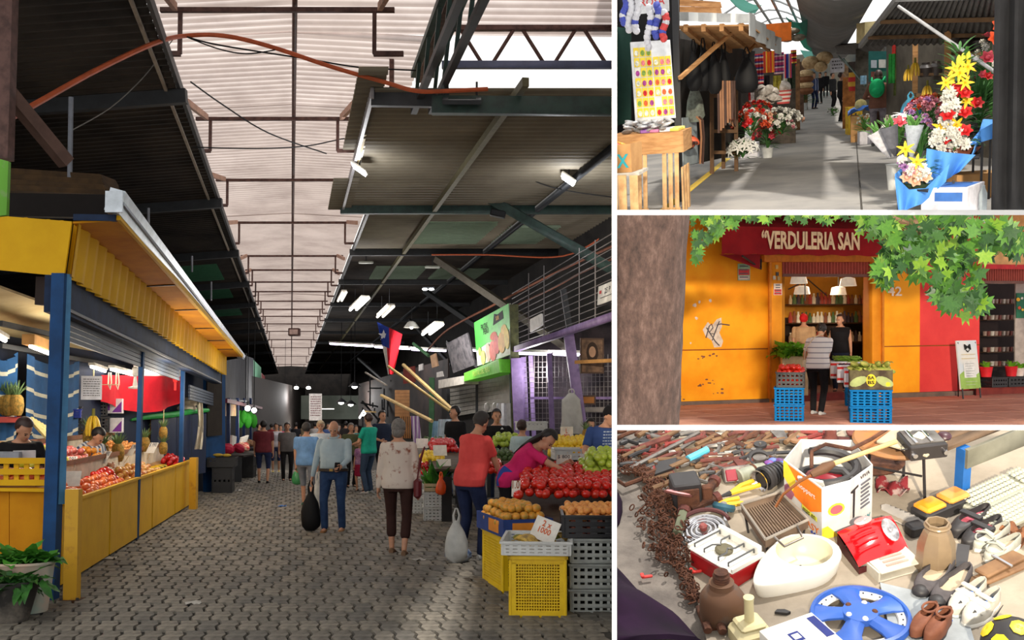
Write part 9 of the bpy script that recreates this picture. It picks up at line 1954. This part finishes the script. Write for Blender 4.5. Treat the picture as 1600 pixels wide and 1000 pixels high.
def flea_mid():
 B0,B1,B2,T=g4(1288,848),g4(1362,822),g4(1226,805),None;H=.30
 P=[g4(1226,802),g4(1284,850),g4(1328,838),g4(1362,812),g4(1330,770),g4(1252,768)];o=TG('printed_carton','open white carton with orange and yellow print holding black hoses','carton',(0,0,0));up=V((0,0,H))
 wc=mat('carton_snow',(200,198,196),.7);oc_=mat('print_tangerine',(240,124,36),.6);yc=mat('print_canary',(246,206,60),.6)
 for i in RN(6):
  a,b=P[i],P[(i+1)%6];mb=MB();qpanel(mb,a,b,b+up,a+up,.006);PT('side_panel',mb,wc,o)
 mb=MB();mb.add([p+V((0,0,.02))for p in P],[tuple(RN(6))]);PT('bottom',mb,wc,o)
 def F(i,u,v,e=.002):a,b=P[i],P[i+1];n=(b-a).cross(up).normalized();return a.lerp(b,u)+up*v+n*e
 def pat(nm,i,pts,m,e=.002):PT(nm,MB().add([F(i,u,v,e)for u,v in pts],[tuple(RN(len(pts)))]),m,o)
 pat('orange_print',0,[(.2,.5),(.7,.42),(1,.58),(1,.98),(.1,.98),(.05,.8)],oc_);pat('yellow_print',0,[(0,.7),(.25,.55),(.35,.8),(.1,1),(0,1)],yc,.003);pat('violet_print',0,[(.02,.3),(.22,.38),(.3,.52),(.1,.62),(.02,.55)],mat('print_mauve',(150,90,110),.6),.003);pat('yellow_print',1,[(0,0),(.75,0),(.2,.3),(0,.28)],yc);pat('yellow_print',0,[(.5,.38),(.9,.34),(.9,.42),(.5,.46)],mat('print_lemon',(226,224,80),.6),.004)
 X=(P[1]-P[0]).normalized();Rm=Matrix((X,V((-X.y,X.x,0)),V((0,0,1)))).transposed().to_4x4();X2=(P[3]-P[2]).normalized();R2=Matrix((X2,V((-X2.y,X2.x,0)),V((0,0,1)))).transposed().to_4x4()
 for s,i,u,v,h,w_,m in(('Snoppart',0,.6,.76,.035,.16,wht),('mas en',0,.7,.39,.02,.1,blk),('EASY',0,.75,.2,.035,.13,oc_)):PT('lettering',text_mb(s,h,w_,0,MTr(F(i,u,v,.006))@Rm,None,.01),m,o)
 PT('lettering',text_mb('1200 W',.03,.12,0,MTr(F(2,.55,.14,.006))@R2,None,.01),mat('ink_teal'),o);PT('lettering',text_mb('VIVA',.02,.08,0,MTr(F(2,.6,.94,.006))@R2,None,.01),blk,o)
 for i in RN(3):PT('blue_arc',MB().tube([F(0,.74+.07*i+.03*cos(t),.07+.05*sin(t),.004)for t in(-1.2,-.5,.2,.9)],.005,4),nv_(),o)
 pat('pink_shape',1,[(.5+.3*cos(t),.56+.11*sin(t))for t in[2*PI*k/12 for k in RN(12)]],yc);pat('pink_shape',1,[(.5+.22*cos(t),.56+.08*sin(t))for t in[2*PI*k/12 for k in RN(12)]],mat('print_rosewood',(170,90,100),.6),.004);pat('dark_shape',2,[(.1,.3),(.18,.3),(.2,.78),(.34,.8),(.34,.84),(.0,.8),(.0,.77),(.1,.75)],blk)
 for i in RN(7):PT('text_line',MB().bar(F(2,.45,.8-.07*i,.003),F(2,.85-.05*(i%2),.8-.07*i,.003),.004,.008),mat('ink_grey'),o)
 c=sum(P,V((0,0,0)))/6
 v_=TG('vacuum_hose','black hose and dark red appliance coiled inside printed carton','appliance',c+V((0,0,.14)));PT('hose',MB().tube([V((.15*cos(t)*(1-t*.03),.13*sin(t)*(1-t*.03),.02+.018*t))for t in[k*.35 for k in RN(26)]],.022,8),blk,v_);PT('body',MB().ell((.0,-.02,.06),(.13,.1,.07),None,14,9),mat('plastic_garnet',(120,22,34),.35),v_);PT('handle',MB().tube([(-.06,-.02,.13),(.06,-.05,.14),(.1,-.09,.11)],.02,8),blk,v_);PT('paper_flap',MB().box((-.08,-.12,.1),(.12,.01,.1),rotm(30,0,-20)),wht,v_)
 o=TG('fire_poker','long bamboo pole with wooden grip and bent copper hook over the carton','tool',(0,0,0));a,b,c2=g4(1400,690,.42),g4(1303,724,.42),g4(1268,742,.38)
 PT('pole',MB().tube([a,b],.011,8),mat('bamboo'),o);PT('grip',MB().tube([b,b.lerp(c2,.4),c2],[.014,.026,.016],10),mat('grip_walnut',(92,66,48),.6),o);PT('hook',MB().tube([c2,g4(1250,752,.34),g4(1224,772,.26),g4(1212,792,.2)],.007,6),mat('copper_bright',(176,112,70),.3,metal=.8),o)
 SO('copper_pipe','thin copper tube curling over the back of the printed carton','pipe',MB().tube([g4(1268,730,.34),g4(1268,705,.36),g4(1290,694,.36),g4(1330,702,.36),g4(1362,686,.36),g4(1390,668,.36)],.009,6),rust)
 a,rz,L=aim((1184,940),(1292,872));o=TG('bedpan','white enamel bedpan, slipper shaped, in the middle of the cloth','bedpan',a,rz);N=32
 def out_(k=1,z=0):
  R=[]
  for j in RN(N):
   t=2*PI*j/N;x=cos(t);w_=.055+.105*(x*.5+.5)**.8;R.append(V((L*.5+L*.53*x*k,w_*1.18*sin(t)*k,z)))
  return R
 def hole(k,z):return[V((L*.66+L*.27*k*cos(2*PI*j/N),.122*k*sin(2*PI*j/N),z))for j in RN(N)]
 PT('shell',MB().loft([out_(.84,.004),out_(.93,.03),out_(.985,.075),out_(1,.09),out_(.985,.1),hole(1.06,.12),hole(1.0,.118)],False),wht,o,sharp=80);PT('bowl',MB().loft([hole(1.0,.118),hole(.93,.09),hole(.86,.03),hole(.5,.022),hole(.02,.02)],False),mat('enamel_cream_shaded',(206,198,172),.35,vary=.04),o,sharp=80);PT('hanging_lug',MB().torus((L*1.05,.0,.05),.024,.008,rotm(60,0,0),12,6),blk,o);PT('drain_hole',MB().cyl((L*.66,.02,.022),(L*.66,.02,.027),.005,.005,8),blk,o)  # bowl enamel is cream, darkened so the hollow's shade is in its colour
 q=[g4(1342,892,.03),g4(1420,866,.03),g4(1392,812,.08),g4(1308,838,.08)];o=TG('tail_light','large bright red car tail light with clear reverse lens','lamp',(0,0,0));f=lambda u,v,z=0:q[0].lerp(q[1],u).lerp(q[3].lerp(q[2],u),v)+V((0,0,z));lens=mat('lens_red',(222,14,22),.15,c2=(196,8,16),ns=6,coat=.5)
 PT('lens',MB().sheet(lambda u,v:f(u,v,.05*(sin(PI*min(.98,max(.02,u))))**.4*sin(PI*min(.97,max(.03,v)))**.4+.015),18,14,.004),lens,o);PT('rear_housing',MB().add([f(0,0,-.03),f(1,0,-.03),f(1,1,-.06),f(0,1,-.06),f(0,0,.014),f(1,0,.014),f(1,1,.014),f(0,1,.014)],[(3,2,1,0),(0,1,5,4),(1,2,6,5),(2,3,7,6),(3,0,4,7)]),mat('housing_maroon',(70,16,22),.4),o)
 for(u,v,ru,rv,m)in((.78,.42,.13,.32,mat('lens_clear',(206,206,210),.12,metal=.6,c2=(120,116,120),ns=20)),(.42,.86,.16,.1,mat('lens_blush',(214,140,140),.2))):PT('clear_lens',MB().sheet(lambda a_,b_:f(u+ru*(b_)*cos(2*PI*a_),v+rv*b_*sin(2*PI*a_),.073-.004*b_),18,3,.004),m,o)
 for v in(.2,.36,.52,.68):PT('lens_ridge',MB().tube([f(.08,v,.058),f(.3,v,.066),f(.52,v,.068)],.004,4),lens,o)
 o=TG('wheel_cover','blue five spoked wheel cover lying at the bottom of cloth','wheel',g4(1344,968,.03),0);bm=mat('plastic_wheelblue',(46,92,176),.4,c2=(40,80,160),ns=4);R=.195
 PT('rim',MB().lathe([(R,0),(R*1.03,.012),(R,.03),(R*.93,.034),(R*.9,.02),(R*.93,0)],48),bm,o);PT('inner_ring',MB().lathe([(R*.92,.016),(R*.76,.012),(R*.74,.004),(R*.92,.004)],48),mat('ring_grey',(200,200,198),.5),o)
 for k in RN(5):
  t=PI/2+.32+2*PI*k/5;d=V((cos(t),sin(t),0));e=V((-d.y,d.x,0));PT('spoke',MB().loft([[d*r+e*w_*x+V((0,0,z+(h_ if abs(x)<.8 else 0)))for x in(-1,-.5,.5,1)]+[d*r+e*w_*x+V((0,0,z-.01))for x in(1,-1)]for r,w_,z,h_ in((.03,.032,.03,.014),(R*.35,.036,.03,.014),(R*.65,.042,.024,.012),(R*.93,.066,.02,.008))]),bm,o,sharp=25)
  t2=t+PI/5;PT('bolt',MB().lathe([(.014,.03),(.014,.045),(.009,.052),(0,.053)],10,c=(cos(t2)*.055,sin(t2)*.055,0)),mat('bolt_pearl',(206,206,204),.4)if k%3 else rust,o)
 PT('hub',MB().lathe([(.075,.02),(.07,.045),(.04,.05),(0,.048)],24),bm,o)
 for k in RN(30):t=2*PI*k/30;PT('rim_dot',MB().cyl((cos(t)*R*.84,sin(t)*R*.84,.012),(cos(t)*R*.84,sin(t)*R*.84,.0165),.004,.004,6),blk,o)
 a,rz,L=aim((1374,912),(1442,893));o=TG('folded_booklet','folded cream booklet with faint red print under the tail light','book',a,rz)
 for z,ang,l in((.012,0,1),(.055,4,.95)):PT('page',MB().box((L/2,.06,z),(L*l,.13,.008),rotm(ang,0,0),.002),mat('paper_ivory',(190,184,170),.8),o)
 PT('spine',MB().box((-.004,.06,.034),(.008,.13,.05)),mat('paper_ivory'),o);mb=MB();[mb.box((L*.5,.03+i*.025,.0605+i*.0017),(L*.5,.01,.002))for i in RN(3)];PT('red_print',mb,mat('print_faded_red',(206,150,140),.8),o,kind='stuff')
def nv_():return mat('print_navy')
flea_mid()
def shoe_pair(kind,label,toe,heel,off,m,inner,sole,rzj=6,trim=None,hgt=.05,toebox=.35):
 """two shoes side by side, toe and heel given in the picture for the first"""
 for s in(0,1):
  a,b=(toe,heel)if s==0 else((toe[0]+off[0],toe[1]+off[1]),(heel[0]+off[0],heel[1]+off[1]));p,rz,L=aim(a,b)
  o=TG(kind,label%('left of its pair' if s==0 else 'right of its pair'),'shoe',p+V((0,0,.02)),rz);N=16
  wid=lambda t:(.030+.016*sin(PI*min(1,t*1.4))-.010*max(0,t-.5))*(L/.24)
  def ring(z,k,t0=0,t1=1):
   R=[]
   for j in RN(N):t=2*PI*j/N;x=(1-cos(t))/2;x=t0+(t1-t0)*x;R.append(V((x*L,math.copysign(wid(x)*k*abs(sin(t))**.55,sin(t)),z if not callable(z)else z(x))))
   return R
  top=lambda x:hgt*(.55+.45*x)
  PT('sole',MB().loft([ring(0,1.0),ring(.014,1.04),ring(.018,.98)]),sole,o)
  PT('upper',MB().loft([ring(.016,.98),ring(lambda x:.018+top(x)*.6,1.0),ring(lambda x:.018+top(x),.82,.03,.99),ring(lambda x:.02+top(x),.74,toebox,.96),ring(.03,.7,toebox+.02,.94),ring(.026,.5,toebox+.05,.9)]),m,o,sharp=80)
  PT('insole',MB().loft([ring(.03,.72,toebox-.02,.95),ring(.034,.7,toebox-.02,.95)]),inner,o)
  if trim:trim(o,L,top,wid)
def flea_right():
 jm=mat('glass_amber_dust',(140,120,94),.3,alpha=.9,c2=(112,94,74),ns=3);o=TG('glass_jar','dusty amber faceted glass lamp shade standing upright','glass',g4(1461,892),0);PT('glass',MB().lathe([(.08,0),(.084,.02),(.076,.15),(.055,.21),(.046,.22),(.05,.235),(.05,.25),(.042,.25),(.04,.22),(.066,.15),(.074,.02)],8),jm,o,sharp=20);PT('collar',MB().torus((0,0,.235),.05,.006,None,20,6),jm,o)  # an amber glass lamp shade set down among the wares
 a,rz,L=aim((1443,822),(1512,792));o=TG('indicator_lamp','orange twin indicator lamp behind the glass shade','lamp',a,rz);PT('housing',MB().box((L/2,.03,.035),(L*1.05,.11,.07),None,.012),blk,o)
 for u,w_,c in((.24,.44,(240,150,30)),(.76,.46,(222,140,60))):PT('lens',MB().box((L*u,.03,.075),(L*w_,.1,.03),None,.012),mat('lens_%d'%c[0],c,.2,coat=.4),o)
 gs=mat('suede_grey',(82,78,80),.8,c2=(64,60,62),ns=9);pinkl=mat('lining_rose',(186,90,106),.7);shoe_pair('ballet_flat','grey ballet flat with beige lining and dark toe cap, %s',(1434,942),(1488,888),(26,16),gs,mat('lining_sand',(176,160,136),.8),blk,hgt=.05,toebox=.24,trim=lambda o,L,top,wid:PT('toe_cap',MB().ell((.02,0,.03),(.036,.036,.024),None,12,7),blk,o))
 shoe_pair('strap_shoe','black strap shoe with dusty pink lining, %s',(1487,846),(1544,812),(18,18),blk,pinkl,blk,hgt=.055,toebox=.26,trim=lambda o,L,top,wid:PT('strap',MB().bar((L*.5,-.05,.065),(L*.5,.05,.065),.03,.012),blk,o))
 mc=mat('leather_bone',(176,176,166),.6,c2=(150,150,140),ns=8);shoe_pair('moccasin','bone white moccasin with lace bow, %s',(1522,868),(1575,840),(17,18),mc,mat('lining_sand'),wht,hgt=.05,toebox=.36,trim=lambda o,L,top,wid:(PT('bow',MB().tube([(L*.32,-.04,.06),(L*.34,0,.07),(L*.28,.04,.062),(L*.36,.01,.075),(L*.38,-.03,.066)],.008,5),mc,o),PT('apron_seam',MB().tube([(L*.34-L*.26*cos(t),.036*sin(t),.055)for t in[-1.4+2.8*k/8 for k in RN(9)]],.004,4),mc,o)))
 sn=mat('leather_offwhite',(196,192,182),.5,c2=(170,165,152),ns=7)
 def sneak(o,L,top,wid):
  for i in RN(3):PT('hook_strap' if i else 'toe_seam',MB().bar((L*(.24+.16*i),-.042,.055+.012*i),(L*(.28+.16*i),.042,.055+.012*i),.022 if i else .008,.012,bev=.003),sn,o)
  PT('tick_mark',MB().prism([(0,0),(.02,-.014),(.07,.022),(.022,.002)],.003,MTr((L*.45,-.0535*L/.24,.026))@rotm(90,0,0).to_4x4()),blk,o);PT('tick_mark',MB().prism([(0,0),(.012,-.01),(.034,.012),(.012,.002)],.003,MTr((L*.14,-.012,.06))),blk,o)
 shoe_pair('sneaker','off white sneaker with black tick mark and blue lining, %s',(1484,972),(1537,933),(22,15),sn,mat('lining_royal',(34,110,206)),wht,hgt=.068,toebox=.5,trim=sneak)
 bs=mat('leather_cocoa',(122,76,56),.6,c2=(96,58,44),ns=9);shoe_pair('small_shoe','brown leather child shoe with open top at bottom edge, %s',(1424,1008),(1462,974),(22,8),bs,mat('lining_dark',(56,40,34),.8),blk,hgt=.075,toebox=.45,trim=lambda o,L,top,wid:PT('cuff',MB().torus((L*.72,0,.09),.026,.005,None,16,6,1.4,1),bs,o))
 SO('cloth_tag','small blue tag with white marks between the small shoes','tag',MB().box((0,0,0),(.06,.05,.006),rotm(0,0,20),.002),mat('tag_blue',(36,84,170),.6),g4(1473,966,.04));
 o=TG('ball','yellow and black ball cut by lower right corner','ball',g4(1583,1012,.11));ym=mat('ball_yellow',(236,212,30),.4);PT('bladder',MB().ell((0,0,0),.115,None,20,14),blk,o)
 for d in((-.5,-.6,.6),(.1,-.2,.97),(-.3,.5,.8),(.5,-.5,.7),(-.8,.1,.6)):d=V(d).normalized();u,w_=ortho(d);PT('panel',MB().sheet(lambda a_,b_:((d+(u*cos(2*PI*a_)+w_*sin(2*PI*a_))*.3*b_).normalized()*.1175),8,3,.003),ym,o)
 a,rz,L=aim((1536,924),(1610,892));o=TG('belt','folded tan leather belt with steel buckle at the right edge','belt',a+V((0,0,.03)),rz);lt=mat('leather_camel',(128,98,70),.7,c2=(108,80,58),ns=8);PT('strap',MB().box((L*.5,.03,0),(L,.07,.02),None,.006),lt,o);PT('strap',MB().box((L*.55,.05,.022),(L*.9,.07,.018),rotm(0,0,4),.006),lt,o);PT('buckle',MB().bar((L*.58,.0,.036),(L*.58,.1,.036),.012,.008),chrome,o);PT('tip',MB().prism([(0,-.005),(-.05,.03),(0,.065)],.018,None,-.009),lt,o)
 SO('strap','black webbing strap lying between the black and grey shoes','strap',MB().bar(g4(1500,888,.03),g4(1506,852,.05),.05,.012),blk)
 kb=mat('plastic_bone',(164,166,150),.5,c2=(150,150,134),ns=4);kk=mat('key_bone',(176,176,160),.5)
 for p,q_,n_,l in(((1500,800),(1580,762),.17,'upper beige computer keyboard at the right edge'),((1530,832),(1612,790),.15,'lower pale computer keyboard below the beige one')):
  a,rz,L=aim(p,q_);L=.46;o=TG('keyboard',l,'keyboard',a+V((0,0,.02)),rz);PT('case',MB().box((L/2,-.02,.012),(L,n_,.028),rotm(-3,0,0),.008),kb,o);st=MB().box((0,0,0),(.02,.022,.012),None,.003,taper=.8).mesh('key',kk)
  for r in RN(5):
   for c in RN(19):
    if c in(14,):continue
    k=bpy.data.objects.new('key',st);COL.objects.link(k);k.parent=o;k.location=(.025+c*.0228,-.02+n_*(-.32+.15*r),.034+.004*r)
 o=TG('socket_board','cream board with two switch boxes at the top edge','board',g4(1418,694,.36),-32);PT('board',MB().box((0,.04,0),(.25,.2,.015),None,.004),mat('board_cream',(176,168,144),.6),o)
 for x,y in((-.03,.06),(.05,.02)):PT('switch_box',MB().box((x,y,.03),(.06,.07,.05),None,.006),mat('switch_cream',(214,204,170),.5),o)
 PT('plug',MB().ell((.08,-.03,.02),(.03,.025,.02),None,10,6),blk,o);PT('wire',MB().tube([(.08,-.03,.02),(.02,-.1,.02),(.0,-.04,.02),(.1,-.02,.015)],.004,4),blk,o);PT('knob',MB().ell((.11,.13,.02),(.034,.034,.02),None,12,6),mat('knob_plum',(60,30,40),.4),o)
 a,rz,L=aim((1430,722),(1490,700));o=TG('car_radio','black car radio with chrome face lying on the round table','radio',g4(1440,716,.34),18);PT('case',MB().box((.03,.08,.03),(.17,.16,.075),None,.006),blk,o);PT('face',MB().box((.03,-.005,.03),(.17,.012,.07),None,.004),mat('face_dark',(64,60,60),.3,metal=.4),o);[PT('knob',MB().cyl((x,-.012,.03),(x,-.03,.03),.013,.011,12),chrome,o)for x in(-.04,.1)];PT('top_plate',MB().box((.03,.08,.07),(.15,.14,.006)),stl,o);[PT('rail',MB().box((x,.08,.076),(.012,.14,.008)),chrome,o)for x in(-.02,.05)]
 o=TG('round_table','low round rusty orange table on thin iron leg','table',g4(1400,772),0);PT('top',MB().lathe([(0,.3),(.2,.3),(.21,.312),(.2,.324),(0,.324)],30),mat('table_rust',(140,104,72),.7,c2=(190,112,52),ns=3,lo=.45,hi=.65),o)
 for x,y in((.11,-.06),(-.12,.02),(.04,.14)):PT('leg',MB().tube([(x,y,.3),(x*1.15,y*1.2,0)],.008,6),blk,o)
 PT('rail',MB().tube([(-.12,.02,.14),(.11,-.06,.14)],.006,5),blk,o)
 o=TG('wooden_table','low slatted wooden table with grey side board and a blue leg','table',g4(1502,778),aim((1505,728),(1600,690))[1])
 for i in RN(9):PT('slat',MB().box((.33,.03+i*.06,.3),(.86,.05,.02)),mat('slat_umber',(104,84,66),.75,c2=(78,62,50),ns=5),o)
 PT('side_board',MB().box((.36,-.03,.235),(.76,.02,.1)),mat('board_greybeige',(118,116,102),.7),o);PT('leg',MB().bar((.0,0,0),(.0,0,.28),.05,.05),mat('leg_blue',(30,100,176),.5),o);PT('foot',MB().box((0,0,.01),(.09,.08,.02)),rust,o);PT('leg',MB().bar((.7,.5,0),(.7,.5,.28),.05,.05),mat('leg_blue'),o)
 SO('rag','dark red patterned rag under the round table','rag',MB().sheet(lambda u,v:V(((u-.5)*.15,(v-.5)*.13,.03+.03*sin(u*8)*cos(v*6))),10,10,.005),mat('rag_garnet',(112,34,40),.85,c2=(150,130,126),ns=16,lo=.5,hi=.6),g4(1394,768))
 SO('plastic_wrap','crumpled grey clear plastic behind the tail light','plastic',MB().sheet(lambda u,v:V(((u-.5)*.24,(v-.5)*.14,.02+.02*sin(u*9+v*7))),12,8,.004),mat('plastic_smoke',(170,166,162),.25,alpha=.8),g4(1420,812));SO('leather_scraps','heap of brown leather scraps at the right edge','leather',MB().sheet(lambda u,v:V(((u-.5)*.16,(v-.5)*.14,.04+.035*sin(u*11)*cos(v*9))),14,12,.006),mat('leather_scrap',(136,90,60),.7,c2=(90,58,42),ns=9),g4(1588,848))
 SO('black_bracket','black plastic bracket behind the tail light corner','bracket',MB().box((0,0,.03),(.08,.07,.06),rotm(0,0,30),.01),blk,g4(1430,835));SO('appliance','dark rusty round pan lid behind the round table','lid',MB().lathe([(0,.02),(.14,.0),(.15,.012),(.13,.03),(0,.05)],24),rust,g4(1365,722,.1))
flea_right()
CUR=P1
clip_rooms()
